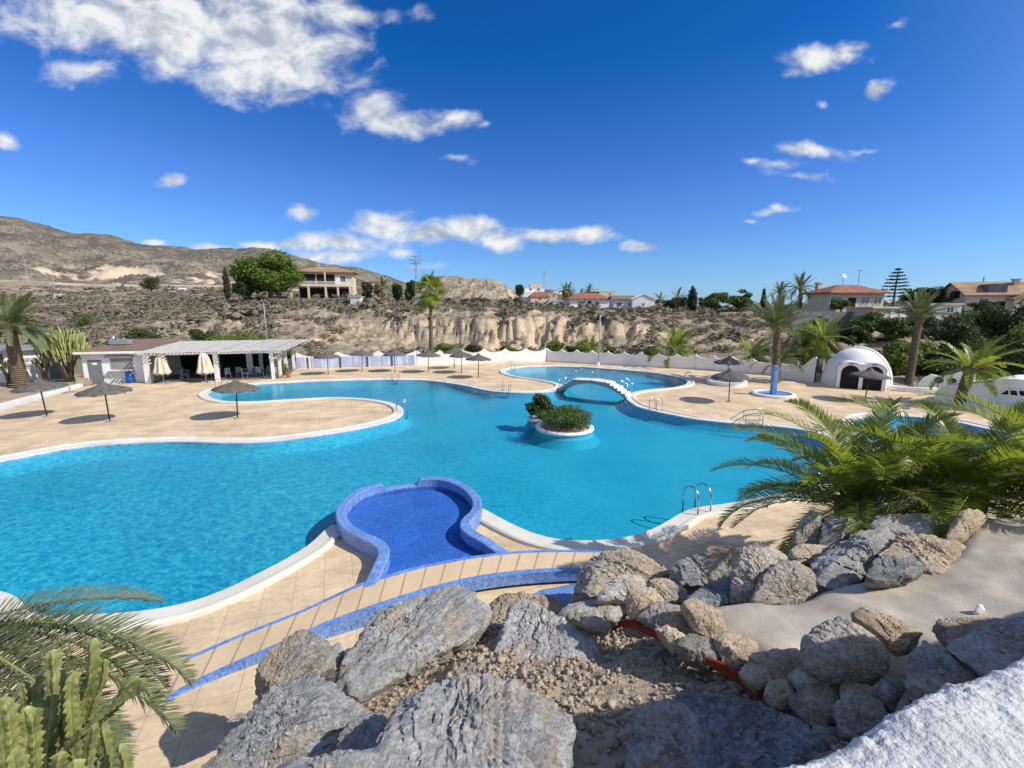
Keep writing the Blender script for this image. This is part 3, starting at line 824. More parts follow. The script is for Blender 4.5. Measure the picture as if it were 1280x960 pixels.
# ------------------------------------------------------------------ mountains: crest line in the photograph -> ridge mesh
def ridge(name, crest, Yc, Yf, zf_py, mat, amp, seed, back=1.35, nu=360, nd_=90):
    cx = np.array([c[0] for c in crest], float); cyy = np.array([c[1] for c in crest], float)
    xs = np.linspace(cx[0], cx[-1], nu)
    cr = np.interp(xs, cx, cyy)
    ker = np.ones(7) / 7; cr = np.convolve(np.pad(cr, 3, mode='edge'), ker, 'valid')
    zc = np.array([D(x, c, Yc)[2] for x, c in zip(xs, cr)]); uc = np.array([D(x, c, Yc)[0] / Yc for x, c in zip(xs, cr)])
    zb = np.array([D(x, zf_py, Yf)[2] for x in xs]); zb = np.minimum(zb, zc - 1)
    t = np.linspace(0, 1.0, nd_); tb = np.linspace(0, 1, 14)[1:]
    Yv = np.concatenate([Yf + (Yc - Yf) * t, Yc + (Yc * back - Yc) * tb])
    V = []
    for k, Y in enumerate(Yv):
        if k < nd_: z = zb + (zc - zb) * (t[k] ** 1.15)
        else: z = zc + (zb * 0 - zc) * (tb[k - nd_] ** 1.2)
        V.append(np.stack([uc * Y, np.full(nu, Y), z], 1))
    V = np.array(V)
    p = V.reshape(-1, 3)
    sc = 1.0 / (Yc * 0.11)
    nse = fbm(p * np.array([sc, sc * 0.55, sc * 0.3]) + seed, 6, 0.55)
    rid = np.abs(fbm(p * np.array([sc * 2.2, sc * 0.6, 0]) + seed + 5, 5, 0.55))
    w = np.concatenate([np.sin(np.pi * np.clip(t * 0.93 + 0.0, 0, 1)) ** 0.7, np.zeros(len(tb))])
    w[:nd_] = np.clip(w[:nd_], 0.0, 1)
    V[:, :, 2] += ((nse * 0.6 - rid * 0.9).reshape(V.shape[:2]) + 0.25) * amp * w[:, None]
    n0, n1_ = V.shape[:2]
    ii, jj = np.meshgrid(np.arange(n0 - 1), np.arange(n1_ - 1), indexing='ij')
    a = (ii * n1_ + jj).ravel()
    o = link_mesh(name, np_mesh(name, V.reshape(-1, 3), np.stack([a, a + 1, a + n1_ + 1, a + n1_], 1), mat)); tag(o, kind='structure')
    return o


ridge('mountain', [(-700, 200), (-300, 235), (-100, 255), (0, 268), (25, 273), (50, 281), (75, 289), (98, 293.5), (115, 291.5), (130, 292), (150, 297), (180, 306.5), (210, 309), (245, 310.5), (280, 312.5), (298, 312), (310, 308.5), (325, 308.5), (345, 313), (370, 322),
                   (400, 329.5), (440, 335), (470, 342), (500, 352), (530, 366), (560, 384)], 1400, 560, 374, M['mount'], 30, 2.0)
ridge('hill', [(505, 372), (520, 356), (535, 348), (552, 344.5), (575, 346), (600, 349), (618, 350), (632, 356), (645, 364), (662, 372), (690, 378), (720, 384)], 420, 300, 378, M['mesa'], 5, 7.0, 1.6, 200, 60)
ridge('far_hill', [(600, 372), (640, 366), (660, 361), (690, 362), (720, 368), (760, 374), (820, 382)], 620, 480, 379, M['mount'], 3, 4.0, 1.4, 120, 40)

# ------------------------------------------------------------------ paddling pool with its raised mosaic rim
def open_curve(px, zs, step=0.12):
    pts = [G(a, b, z) for (a, b), z in zip(px, zs)]
    q = smooth_loop(pts, 0.08, False)
    return q


KP = [(446, 736), (452, 726), (462, 711), (471, 697), (473, 689), (468, 681), (456, 675), (441, 668.5), (426, 658), (419.5, 645), (421, 633), (430.5, 622), (451, 609), (475, 602.5), (500, 598.5), (527, 595.5), (542, 594.6), (562.5, 597), (583, 605), (597, 616.5), (602.5, 627), (600, 639), (590, 648), (586, 654), (594, 663), (613, 671.5), (642, 686.5), (652, 690)]
qk = resample(smooth_loop([G(a, b, 0.45) for a, b in KP], 0.08, False), 0.12, False)
for _ in range(4):
    qk[1:-1] = 0.25 * qk[:-2] + 0.5 * qk[1:-1] + 0.25 * qk[2:]
tq = np.gradient(qk, axis=0); tq /= np.linalg.norm(tq, axis=1)[:, None]
nq = np.stack([tq[:, 1], -tq[:, 0]], 1)       # to the right of travel = inward (curve runs clockwise seen from above)
spx = G(478, 602, 0.45)[:2]; spy = G(524, 596, 0.45)[:2]
i0 = int(np.argmin(np.linalg.norm(qk - spx, axis=1))); i1 = int(np.argmin(np.linalg.norm(qk - spy, axis=1)))
zt = np.full(len(qk), 0.45); zt[i0:i1] = 0.235
zt[:10] = np.linspace(0.24, 0.45, 10); zt[-12:] = np.linspace(0.45, 0.30, 12)
vv_, ff_ = [], []
prof = [(-0.0, -0.9), (0.0, None), (0.03, 'r'), (0.25, 'r'), (0.28, None), (0.28, -0.3)]
n = len(qk)
for d, z in prof:
    for k in range(n):
        p = qk[k] + nq[k] * d
        zz = zt[k] - 0.02 if z is None else (zt[k] if z == 'r' else z)
        vv_.append((p[0], p[1], zz))
for i in range(len(prof) - 1):
    for k in range(n - 1): ff_.append((i * n + k, i * n + k + 1, (i + 1) * n + k + 1, (i + 1) * n + k))
kc = qk.mean(0)
pad = thing('paddling_pool', (kc[0], kc[1], 0), 'raised keyhole shaped paddling pool of blue mosaic beside the walkway', 'paddling pool')
vloc = np.array(vv_) - np.array([kc[0], kc[1], 0])
link_mesh('mosaic_rim', np_mesh('mosaic_rim', vloc, np.array(ff_), M['mosaic'], False), pad)
inn = np.vstack([qk + nq * 0.26, [G(a, b, 0.42)[:2] for a, b in [(662, 700), (595, 706), (524, 720), (470, 738)]]])
if area(inn) < 0: inn = inn[::-1]
inn = np.vstack([inn, [G(575, 712, 0.3)[:2], G(520, 722, 0.3)[:2]]]) if False else inn
for nm, z, mt in (('floor', 0.03, M['kidsfloor']), ('water', 0.17, M['water_kids'])):
    v, f = fill(inn, (), z)
    link_mesh(nm, np_mesh(nm, np.array(v) - np.array([kc[0], kc[1], 0]), np.array([t for t in f if len(t) == 3]), mt, False), pad)

# ------------------------------------------------------------------ raised tiled walkway with blue mosaic edges
WU = [(232, 822, .02), (300, 793, .08), (375, 763, .20), (450, 729, .29), (480, 719.5, .32), (524, 707.5, .34), (595, 694.5, .35), (662, 688, .35), (745, 688, .35), (790, 691, .35)]
WL = [(205, 878, .02), (247, 855, .06), (337, 814, .16), (400, 786, .25), (471, 761, .32), (524, 743, .34), (595, 725, .35), (662, 716.5, .35), (735, 713, .35), (780, 714, .35)]


def curve3(pts, nn):
    w = [G(*p) for p in pts]
    q = smooth_loop(w, 0.05, False)
    z = np.interp(np.linspace(0, 1, len(q)), np.linspace(0, 1, len(w)), [p[2] for p in w])
    s = np.concatenate([[0], np.cumsum(np.linalg.norm(np.diff(q, axis=0), axis=1))]); s /= s[-1]
    t = np.linspace(0, 1, nn)
    # z follows the control points by nearest arc position
    sc = [s[int(np.argmin(np.linalg.norm(q - p[:2], axis=1)))] for p in w]
    return np.stack([np.interp(t, s, q[:, 0]), np.interp(t, s, q[:, 1]), np.interp(t, sc, [p[2] for p in w])], 1)


NW = 211
cu_, cl_ = curve3(WU, NW), curve3(WL, NW)
V = []; FA = []; MI = []
cross = [(0, 'lo'), (0, 0), (0.10, 0), (0.112, -0.004), (0.835, -0.004), (0.847, 0), (1.0, 0), (1.0, 'lo')]
for k in range(NW):
    for c, dz in cross:
        p = cu_[k] * (1 - c) + cl_[k] * c
        p = p.copy(); p[2] = (max(-0.25, p[2] - (0.26 if (c == 1.0 and p[2] > 0.325) else 9)) if dz == 'lo' else p[2] + dz)
        V.append(p)
nc = len(cross)
for k in range(NW - 1):
    for c in range(nc - 1):
        FA.append((k * nc + c, k * nc + c + 1, (k + 1) * nc + c + 1, (k + 1) * nc + c))
        MI.append((2 if k % 10 == 0 else 1) if c == 3 else 0)
wk = link_mesh('walkway', np_mesh('walkway', V, np.array(FA), [M['mosaic'], M['walk'], M['joint']], False, MI)); tag(wk, kind='structure')
kk = [k for k in range(NW) if cl_[k][2] > 0.32]
V = []
for k in kk:
    p = cu_[k] * 0.25 + cl_[k] * 0.75
    V += [(p[0], p[1], -0.25), (p[0], p[1], 0.30)]
o = link_mesh('walkway_void', np_mesh('walkway_void', V, np.array([(2 * i, 2 * i + 2, 2 * i + 3, 2 * i + 1) for i in range(len(kk) - 1)]), M['stonewall'], False)); tag(o, kind='structure')  # set-back dark wall stands in for the shaded void underneath
# blue mosaic basin below the far end of the walkway
bq = resample(np.array([G(a, b, 0.015)[:2] for a, b in [(655, 752), (670, 738), (700, 733), (730, 726), (770, 735), (760, 760), (690, 765), (660, 765)]]), 0.3)
if area(bq) < 0: bq = bq[::-1]
v, f = fill(bq, (), 0.012)
o = link_mesh('stream_bed', np_mesh('stream_bed', v, np.array([t for t in f if len(t) == 3]), M['mosaic'], False)); tag(o, kind='structure')

# ------------------------------------------------------------------ arched footbridge
A = G(696, 488); B = G(786, 498)
dv = Vector(B - A); L = dv.length; rz = math.atan2(dv.y, dv.x)
br = thing('footbridge', A, 'white arched footbridge with stepped ends and steel rails over the pool neck', 'footbridge', rz=rz)
W = 1.25; H = 1.0
top = [(0, 0.05)]
for k in range(5):
    x = L * 0.26 * (k + 1) / 5; top += [(L * 0.26 * k / 5 + 0.02, H * (k + 1) / 5 - 0.02), (x, H * (k + 1) / 5)]
top += [(L * 0.5, H + 0.06), (L * 0.70, H)]
for k in range(6):
    top += [(L * (0.70 + 0.30 * k / 6) + 0.01, H * (5 - k) / 6 + 0.13), (L * (0.70 + 0.30 * (k + 1) / 6), H * (5 - k) / 6 + 0.13)]
top[-1] = (L, 0.05)
under = [(L * (0.97 - 0.94 * k / 18), -0.16 + (H - 0.16 + 0.12) * math.sin(math.pi * k / 18) ** 0.8) for k in range(19)]
poly = [(0, -0.3)] + top + [(L, -0.3)] + [(L * 0.97, -0.3)] + under + [(L * 0.03, -0.3)]
pl2 = [Vector((x, z, 0)) for x, z in poly]
tris = geometry.tessellate_polygon([pl2])
vb = [(x, 0, z) for x, z in poly] + [(x, W, z) for x, z in poly]
nb = len(poly)
fb = [tuple(t) for t in tris] + [tuple(i + nb for i in t)[::-1] for t in tris] + [(i, (i + 1) % nb, nb + (i + 1) % nb, nb + i) for i in range(nb)]
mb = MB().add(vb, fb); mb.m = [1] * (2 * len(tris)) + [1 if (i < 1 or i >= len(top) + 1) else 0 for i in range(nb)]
mb.build('arch', [M['white'], M['bridge_shade']], br)


def topz(x):
    s = x / L
    return H * min(1, s / 0.26) if s < 0.26 else (H if s < 0.7 else H * (1 - s) / 0.3 + 0.03)


for yb in (0.06, W - 0.06):
    mb = MB()
    xs = [L * s for s in (0.03, 0.27, 0.5, 0.69, 0.84, 0.97)]
    for x in xs: mb.tube([(x, yb, topz(x) - 0.05), (x, yb, topz(x) + 0.85)], 0.022, 6)
    for h in (0.85, 0.48): mb.tube([(x, yb, topz(x) + h) for x in xs], 0.022, 6)
    mb.build('railing', M['steel'], br, smooth=True)

# ------------------------------------------------------------------ island planter
ic = G(705.5, 538, -0.1)
isl = thing('island_planter', (ic[0], ic[1], -0.06), 'round white rimmed planter island standing in the pool', 'planter')
isl_r = 1.52
MB().lathe([(1.95, -0.6), (1.80, -0.45), (1.56, -0.18), (1.47, 0.035)], 48).build('base', M['shell'], isl, smooth=True)
mb = MB().lathe([(1.46, 0.02), (1.50, 0.04), (1.55, 0.10), (1.55, 0.19), (1.32, 0.21), (1.24, 0.17), (1.20, 0.05)], 48, sx=1.0, sy=1.0, jit=0.006)
mb.build('rim', M['white'], isl, smooth=True)
mb = MB().lathe([(1.22, 0.13), (0.7, 0.18), (0.001, 0.20)], 32, jit=0.03); mb.build('soil', M['bed'], isl, smooth=True)
ic2 = G(672, 527, -0.1)
isl2 = thing('island_planter', (ic2[0], ic2[1], -0.06), 'smaller white planter lobe behind the island bush, in the pool', 'planter')
MB().lathe([(0.95, -0.6), (0.82, -0.45), (0.63, -0.18), (0.55, 0.035)], 32).build('base', M['shell'], isl2, smooth=True)
mb = MB().lathe([(0.54, 0.02), (0.58, 0.04), (0.62, 0.10), (0.60, 0.22), (0.46, 0.24), (0.42, 0.16), (0.001, 0.20)], 32, jit=0.01)
mb.build('rim', M['white'], isl2, smooth=True)


# ------------------------------------------------------------------ pool ladders and handrails
def edge_at(px, py, q=None, z=0.0):
    q = q_main if q is None else q
    p = G(px, py, z)[:2]
    k = int(np.argmin(np.linalg.norm(q - p, axis=1)))
    t = q[(k + 1) % len(q)] - q[k - 1]; t = t / np.linalg.norm(t)
    return q[k], np.array([t[1], -t[0]])           # point on the water edge, outward direction


lad = None
LADDERS = [(505, 516, 'chrome pool ladder at the rounded tip of the paved spit'), (492, 476, 'chrome pool ladder on the far pool edge near the thatched umbrellas'),
           (630, 491, 'chrome pool ladder on the spit left of the footbridge'), (640, 461, 'chrome pool ladder at the left end of the round pool behind'),
           (858, 477, 'chrome pool ladder at the right end of the round pool'), (816, 514, 'chrome pool ladder on the deck edge right of the footbridge'),
           (868, 637, 'chrome pool ladder on the nearest pool edge, before the rocks'), (283, 486, 'chrome pool ladder on the inlet in front of the pergola'),
           (800, 488, 'chrome pool ladder in the round pool beside the bridge steps')]
for k, (px, py, lab) in enumerate(LADDERS[:8]):
    p, nrm = edge_at(px, py)
    az = math.atan2(-nrm[1], -nrm[0])               # local +X points into the water
    if lad is None:
        lad = thing('pool_ladder', (p[0], p[1], 0.05), lab, 'pool ladder', 'chrome pool ladders around the pool', az)
        for s in (-1, 1):
            arc = [(-0.42, 0, -0.03), (-0.42, 0, 0.50)] + [(-0.12 - 0.30 * math.cos(a), 0, 0.50 + 0.30 * math.sin(a)) for a in np.linspace(0.3, math.pi - 0.3, 7)] + [(0.18, 0, 0.50), (0.18, 0, -0.95)]
            mb = MB().tube([(x, 0.26 * s, z) for x, y, z in arc], 0.023, 8); mb.build('rail', M['steel'], lad, smooth=True)
        for z in (-0.30, -0.55, -0.80):
            MB().box((0.20, 0, z), (0.09, 0.50, 0.03)).build('tread', M['steel'], lad)
    else:
        o = copy_tree(lad); o.location = (p[0], p[1], 0.05); o.rotation_euler = (0, 0, az); o['label'] = lab

p, nrm = edge_at(925, 531)
tdir = np.array([-nrm[1], nrm[0]])
if tdir[0] < 0: tdir = -tdir
hr = thing('pool_handrail', (p[0], p[1], 0.05), 'steel handrail frame over the pool steps on the right', 'handrail', rz=math.atan2(tdir[1], tdir[0]))
for s in (-0.5, 0.55):
    mb = MB()
    mb.tube([(-0.95, s, -0.45), (0.35, s, 0.62), (1.15, s, 0.82), (1.15, s, 0.0)], 0.024, 7); mb.tube([(0.35, s, 0.62), (0.35, s, -0.05)], 0.022, 7); mb.tube([(0.35, s, 0.33), (1.15, s, 0.42)], 0.018, 6)
    mb.build('rail', M['steel'], hr, smooth=True)

# ------------------------------------------------------------------ stony slope below the view point
def slope_base(x, y):
    x = np.asarray(x, float); y = np.asarray(y, float)
    z = 4.18 - 0.50 * y + 0.06 * np.maximum(0, x - 1.2)
    z = np.minimum(z, 3.9)
    foot = np.interp(x, [-3.6, -2.6, -1.5, 0.6, 3.0, 6.0, 10.0, 16.0], [6.2, 6.7, 7.7, 8.55, 8.9, 9.9, 11.5, 14])
    z = z * sstep(-0.1, 1.6, foot - y) + 0.0
    xl = np.interp(y, [0, 2, 3, 4, 5, 6, 7, 8], [-3.1, -3.0, -2.95, -2.9, -3.0, -2.9, -2.3, -1.5])
    z = z * sstep(-0.55, 0.75, x - xl)
    z = z - 0.42 * sstep(-0.3, -1.3, -x * -1.0) * 0 - 0.40 * sstep(0.3, 1.4, -x) * sstep(0.3, 0.9, z)
    return z


gx = np.arange(-4.2, 14.0, 0.05); gy = np.arange(0.6, 13.5, 0.05)
GX, GY = np.meshgrid(gx, gy, indexing='ij')
GZ = slope_base(GX, GY)
pp = np.stack([GX.ravel(), GY.ravel(), np.zeros(GX.size)], 1)
lump = fbm(pp * 1.7, 4).reshape(GX.shape) * 0.07
cl = (np.abs(fbm(pp * 9.0 + 3, 3)).reshape(GX.shape)) * 0.05 + fbm(pp * 18.0, 2).reshape(GX.shape) * 0.018
ins = sstep(0.05, 0.4, GZ)
GZ2 = GZ + (lump + cl) * ins - (1 - ins) * 0.10
ni_, nj_ = GX.shape
ii, jj = np.meshgrid(np.arange(ni_ - 1), np.arange(nj_ - 1), indexing='ij')
a = (ii * nj_ + jj).ravel()
sf = np.stack([a, a + nj_, a + nj_ + 1, a + 1], 1)
keep = (GZ2.ravel()[sf].max(1) > -0.05)
o = link_mesh('rocky_slope', np_mesh('rocky_slope', np.stack([GX.ravel(), GY.ravel(), GZ2.ravel()], 1), sf[keep], M['soil'])); tag(o, kind='structure')


def slope_z(x, y):
    i = np.clip(((np.asarray(x) - gx[0]) / 0.05).astype(int), 0, ni_ - 1); j = np.clip(((np.asarray(y) - gy[0]) / 0.05).astype(int), 0, nj_ - 1)
    return GZ2[i, j]


# loose clods and pebbles over the soil
def ico(sub):
    bm = bmesh.new(); bmesh.ops.create_icosphere(bm, subdivisions=sub, radius=1)
    v = np.array([x.co for x in bm.verts]); f = np.array([[q.index for q in t.verts] for t in bm.faces]); bm.free()
    return v, f


iv, if_ = ico(2)
ND = 9000
cxy = np.stack([rng.uniform(-2.6, 4.6, ND * 3), rng.uniform(1.7, 8.0, ND * 3)], 1)
dn = fbm(np.column_stack([cxy * 0.9, np.zeros(len(cxy))]) + 2, 3)
ok = (slope_base(cxy[:, 0], cxy[:, 1]) > 0.15) & (dn > rng.uniform(-0.75, 0.35, len(cxy)))
cxy = cxy[ok][:ND]; ND = len(cxy)
cs = np.exp(rng.normal(math.log(0.017), 0.42, ND)); cs = np.clip(cs, 0.006, 0.055)
ang = rng.uniform(0, 6.28, ND)
base = iv[None] * (1 + 0.28 * rng.normal(size=(ND, len(iv), 1))) * np.stack([rng.uniform(.8, 1.3, ND), rng.uniform(.8, 1.2, ND), rng.uniform(.6, 1.0, ND)], 1)[:, None]
ca, sa = np.cos(ang)[:, None], np.sin(ang)[:, None]
vx = base[:, :, 0] * ca - base[:, :, 1] * sa; vy = base[:, :, 0] * sa + base[:, :, 1] * ca
cv = np.stack([vx, vy, base[:, :, 2]], 2) * cs[:, None, None]
cv += np.column_stack([cxy, slope_z(cxy[:, 0], cxy[:, 1]) + cs * 0.35])[:, None]
cf = (if_[None] + (np.arange(ND) * len(iv))[:, None, None]).reshape(-1, 3)
o = link_mesh('clods', np_mesh('clods', cv.reshape(-1, 3), cf, M['clod'])); tag(o, 'crumbly pale clods and pebbles covering the slope between the rocks', 'gravel', kind='stuff')

_ICO = {}


def rock(label, outline, Yb, Yt, mat, bulge=0.35, peaks=(), thick=0.75, sub=5, seed=0, rough=1.0, group='rocks of the slope', name='rock', grow=1.09, down=0.5, sharp=90):
    r_ = np.random.default_rng(seed * 7 + 11)
    ys = [p[1] for p in outline]; y0, y1 = min(ys), max(ys)
    pts = []
    for (px, py) in outline:
        t = (y1 - py) / max(1e-6, y1 - y0)
        pts.append(D(px, py, Yb + (Yt - Yb) * t))
    pts = np.array(pts); cen = pts.mean(0)
    size = np.linalg.norm(pts - cen, axis=1).mean()
    tocam = EYE - cen; tocam /= np.linalg.norm(tocam)
    allp = list(pts)
    m2 = np.array(outline, float).mean(0)
    if not len(peaks):
        k = max(4, len(outline) // 2)
        for i in range(k):
            q = np.array(outline[int(i * len(outline) / k)], float)
            s = r_.uniform(0.45, 0.72)
            w = m2 + (q - m2) * s
            t = (y1 - w[1]) / max(1e-6, y1 - y0)
            allp.append(D(w[0], w[1], Yb + (Yt - Yb) * t) + tocam * bulge * size * r_.uniform(0.5, 1.0))
    for (px, py, b) in peaks:
        t = (y1 - py) / max(1e-6, y1 - y0)
        allp.append(D(px, py, Yb + (Yt - Yb) * t) + tocam * b * size)
    for p in pts:
        q = cen + (p - cen) * r_.uniform(0.75, 0.95)
        allp.append(q - tocam * thick * size * r_.uniform(0.6, 1.0) + np.array([0, 0, -down * size]))
    bm = bmesh.new()
    for p in allp: bm.verts.new(p)
    bmesh.ops.convex_hull(bm, input=bm.verts)
    bmesh.ops.recalc_face_normals(bm, faces=bm.faces)
    hv = np.array([v.co for v in bm.verts if v.link_faces])
    c = hv.mean(0)
    N = np.array([f.normal for f in bm.faces]); Dd = np.array([f.normal.dot(f.verts[0].co - Vector(c)) for f in bm.faces])
    bm.free()
    ok = Dd > 1e-4; N, Dd = N[ok], Dd[ok]
    for _ in range(13):            # broken faces: planes that slice shallow corners off
        nrm = r_.normal(size=3) + tocam * 0.9 + np.array([0, 0, 0.5]); nrm /= np.linalg.norm(nrm)
        sup = float(((hv - c) @ nrm).max())
        N = np.vstack([N, nrm]); Dd = np.append(Dd, sup * r_.uniform(0.78, 0.95))
    if sub not in _ICO: _ICO[sub] = ico(sub)
    dirs, fc = _ICO[sub]
    q = np.maximum(dirs @ N.T, 0) / Dd[None]
    r = (q ** sharp).sum(1) ** (-1.0 / sharp)
    P = dirs * r[:, None]
    nn = P + seed * 3.7
    s = size
    d = fbm(nn * (1.6 / s) + 1, 5, 0.5) * 0.035 * s
    ax = r_.normal(size=3); ax /= np.linalg.norm(ax)
    st = nn @ ax
    bands = np.stack([st * (5.5 / s), (nn @ np.roll(ax, 1)) * (1.2 / s), (nn @ np.roll(ax, 2)) * (1.2 / s)], 1)
    d2 = np.abs(fbm(bands, 4, 0.6)) * -0.05 * s
    d3 = fbm(nn * 9.0, 4, 0.6) * 0.018 * min(1.0, s * 2)
    # chipped terraces
    lv = fbm(nn * (2.4 / s) + 7, 3)
    d4 = (np.floor(lv * 3.0) / 3.0 - lv) * 0.11 * s
    ly = st * (7.0 / s) + fbm(nn * (1.3 / s) + 3, 3) * 0.9      # bedding layers broken back by different amounts
    li = np.floor(ly); fr_ = ly - li
    hsh = lambda k: (np.sin(k * 12.9898 + seed * 78.233) * 43758.5453) % 1.0
    d5 = (hsh(li) - 0.5) * 0.075 * s - 0.03 * s * np.exp(-(np.minimum(fr_, 1 - fr_) / 0.07) ** 2)
    P = P + dirs * ((d + d2 + d3 + d4 + d5) * rough)[:, None]
    me = np_mesh(name, P * grow, fc, mat); me.set_sharp_from_angle(angle=R(38))
    o = link_mesh(name, me, None, c)
    return tag(o, label, 'rock', group, 'thing')


RG, RP, RT, RS, RB, RM = (M['rock_' + k] for k in ('grey', 'pale', 'tan', 'slate', 'blue', 'mix'))
rock('tan rock with a grey crown, standing against the blue walkway edge', [(316, 856), (318, 838), (338, 812), (356, 795), (381, 784), (400, 793), (416, 814), (417, 828), (380, 850), (348, 864), (328, 880)], 4.3, 5.0, RM, seed=1, sub=6, peaks=[(380, 812, .55), (350, 835, .45), (400, 815, .4)])
rock('steep dark slate slab leaning to the left, shadow beside it on the tiles', [(225, 1000), (262, 955), (308, 898), (356, 852), (381, 842), (405, 853), (465, 886), (460, 900), (430, 920), (421, 950), (400, 1010)], 2.9, 3.9, RS, seed=2, sub=6, peaks=[(385, 872, .35), (350, 920, .42), (330, 960, .35), (420, 890, .3)])
rock('small pale stone at the left foot of the dark slab', [(279, 915), (284, 900), (300, 890), (310, 894), (304, 908), (290, 920)], 4.1, 4.4, RP, seed=3, sub=4)
rock('broad grey rock with a pale upper corner, blue bottle cap at its foot', [(413, 852), (426, 824), (440, 798), (465, 768), (511, 752), (560, 734), (584, 727), (597, 740), (611, 772), (597, 790), (545, 812), (500, 832), (478, 858), (450, 870), (425, 864)], 4.4, 6.6, RG, seed=4, sub=6, bulge=.2, peaks=[(437, 826, .32), (484, 826, .36), (470, 790, .25), (560, 760, .22), (545, 792, .25), (445, 852, .2)])
rock('mid slope grey rock with a notched lower right edge', [(611, 810), (620, 782), (648, 750), (658, 749), (677, 762), (707, 776), (742, 796), (749, 820), (738, 838), (722, 840), (689, 826), (657, 814), (630, 812)], 4.7, 6.3, RG, seed=5, sub=6, peaks=[(640, 775, .3), (690, 792, .3), (725, 812, .25), (650, 800, .25)])
rock('largest grey rock, centre front, flat veined face', [(440, 1020), (452, 960), (471, 925), (490, 885), (524, 859), (580, 846), (640, 846), (662, 870), (711, 889), (717, 934), (700, 1020)], 2.15, 3.15, RG, seed=6, sub=6, bulge=.2, peaks=[(540, 880, .22), (620, 880, .24), (560, 940, .26), (680, 915, .2), (500, 950, .2), (640, 960, .22)])
rock('low grey rock cut by the bottom edge, left of the largest rock', [(325, 1000), (335, 962), (360, 948), (400, 947), (440, 944), (474, 934), (492, 960), (480, 1010)], 2.25, 2.55, RG, seed=7, sub=5)
rock('flat topped rock with a gravelly crown, at the walkway end', [(710, 748), (725, 710), (757, 690), (787, 686), (812, 695), (837, 708), (830, 722), (800, 735), (770, 745), (737, 755)], 6.9, 8.1, RM, seed=8, sub=6, peaks=[(745, 712, .35), (790, 715, .35), (825, 714, .2)])
rock('grey wedge shaped stone below the flat topped rock', [(741, 750), (760, 729), (782, 716), (802, 719), (812, 731), (797, 742), (780, 750)], 6.2, 6.7, RP, seed=9, sub=5)
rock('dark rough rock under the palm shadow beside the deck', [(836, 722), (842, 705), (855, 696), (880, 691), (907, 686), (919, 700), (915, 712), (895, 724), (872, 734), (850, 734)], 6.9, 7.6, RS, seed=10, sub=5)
rock('pale stone topping the dark rough rock', [(880, 698), (884, 684), (892, 681), (915, 683), (919, 700), (903, 707)], 7.3, 7.6, RT, seed=11, sub=5)
rock('spotted round stone between the stone row and the dark rock', [(808, 730), (815, 724), (832, 722), (852, 730), (861, 741), (852, 755), (830, 752), (815, 742)], 5.9, 6.3, RM, seed=12, sub=5)
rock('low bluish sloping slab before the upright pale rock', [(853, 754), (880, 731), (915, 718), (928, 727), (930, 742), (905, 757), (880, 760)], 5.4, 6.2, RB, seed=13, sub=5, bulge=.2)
rock('upright pale block with a square corner', [(914, 748), (917, 700), (920, 684), (941, 682), (983, 689), (980, 705), (962, 735), (946, 752), (928, 752)], 5.5, 6.0, RP, seed=14, sub=6, peaks=[(925, 690, .35), (945, 695, .5), (930, 730, .4), (960, 705, .4)], thick=.9)
rock('shaded pale rock with a bright right shoulder, beside the upright block', [(940, 752), (950, 722), (975, 702), (996, 699), (1017, 720), (1024, 738), (1000, 752), (975, 756)], 5.2, 5.7, RP, seed=15, sub=6, peaks=[(965, 722, .5), (1000, 712, .4), (985, 740, .35)])
rock('pointed grey stone standing under the palm fronds', [(990, 684), (995, 660), (1003, 644), (1015, 634), (1032, 642), (1030, 660), (1028, 686)], 6.9, 7.2, RP, seed=16, sub=5)
rock('dark gravelly rock right of the pointed stone', [(1024, 685), (1028, 652), (1036, 643), (1062, 648), (1088, 657), (1074, 672), (1060, 686)], 6.6, 7.1, RS, seed=17, sub=5)
rock('low white weathered stone below the pointed one', [(984, 694), (996, 679), (1025, 680), (1044, 687), (1030, 700), (1000, 702)], 6.2, 6.5, RP, seed=18, sub=5)
rock('big dark and tan rock overhanging the concrete path', [(1022, 742), (1018, 702), (1045, 684), (1075, 665), (1110, 659), (1132, 669), (1127, 688), (1097, 700), (1075, 722), (1045, 745)], 5.2, 6.4, RS, seed=19, sub=6, peaks=[(1060, 690, .45), (1100, 675, .35), (1040, 705, .4), (1080, 700, .4)])
rock('warm tan slab with curved layers above the path', [(1098, 700), (1123, 672), (1137, 666), (1167, 669), (1203, 681), (1212, 697), (1190, 712), (1160, 716), (1130, 706)], 5.1, 6.2, RT, seed=20, sub=6, bulge=.25)
rock('thin dark ledge shading the path edge', [(1078, 728), (1092, 700), (1110, 693), (1138, 697), (1160, 708), (1140, 722), (1108, 730)], 4.9, 5.3, RS, seed=21, sub=5)
rock('layered blue grey rock right under the large palm', [(1088, 662), (1096, 645), (1120, 642), (1150, 641), (1192, 647), (1188, 668), (1140, 668)], 6.2, 6.9, RG, seed=22, sub=5)
rock('tan hump at the top of the concrete path', [(1180, 682), (1186, 660), (1195, 641), (1203, 636), (1219, 637), (1238, 646), (1215, 660), (1196, 684)], 5.9, 6.3, RT, seed=23, sub=5)
rock('large rounded pale boulder beside the path, half in shadow', [(994, 815), (1003, 787), (1027, 767), (1047, 763), (1072, 768), (1100, 788), (1122, 813), (1128, 832), (1107, 848), (1072, 862), (1040, 858), (1008, 840)], 3.2, 3.75, RP, seed=24, sub=6, bulge=.62, sharp=9, rough=.75)
rock('long flat tan stone behind the rounded boulder', [(1062, 765), (1082, 759), (1115, 770), (1159, 790), (1150, 804), (1124, 812), (1098, 794)], 3.6, 3.95, RT, seed=25, sub=5, bulge=.25)
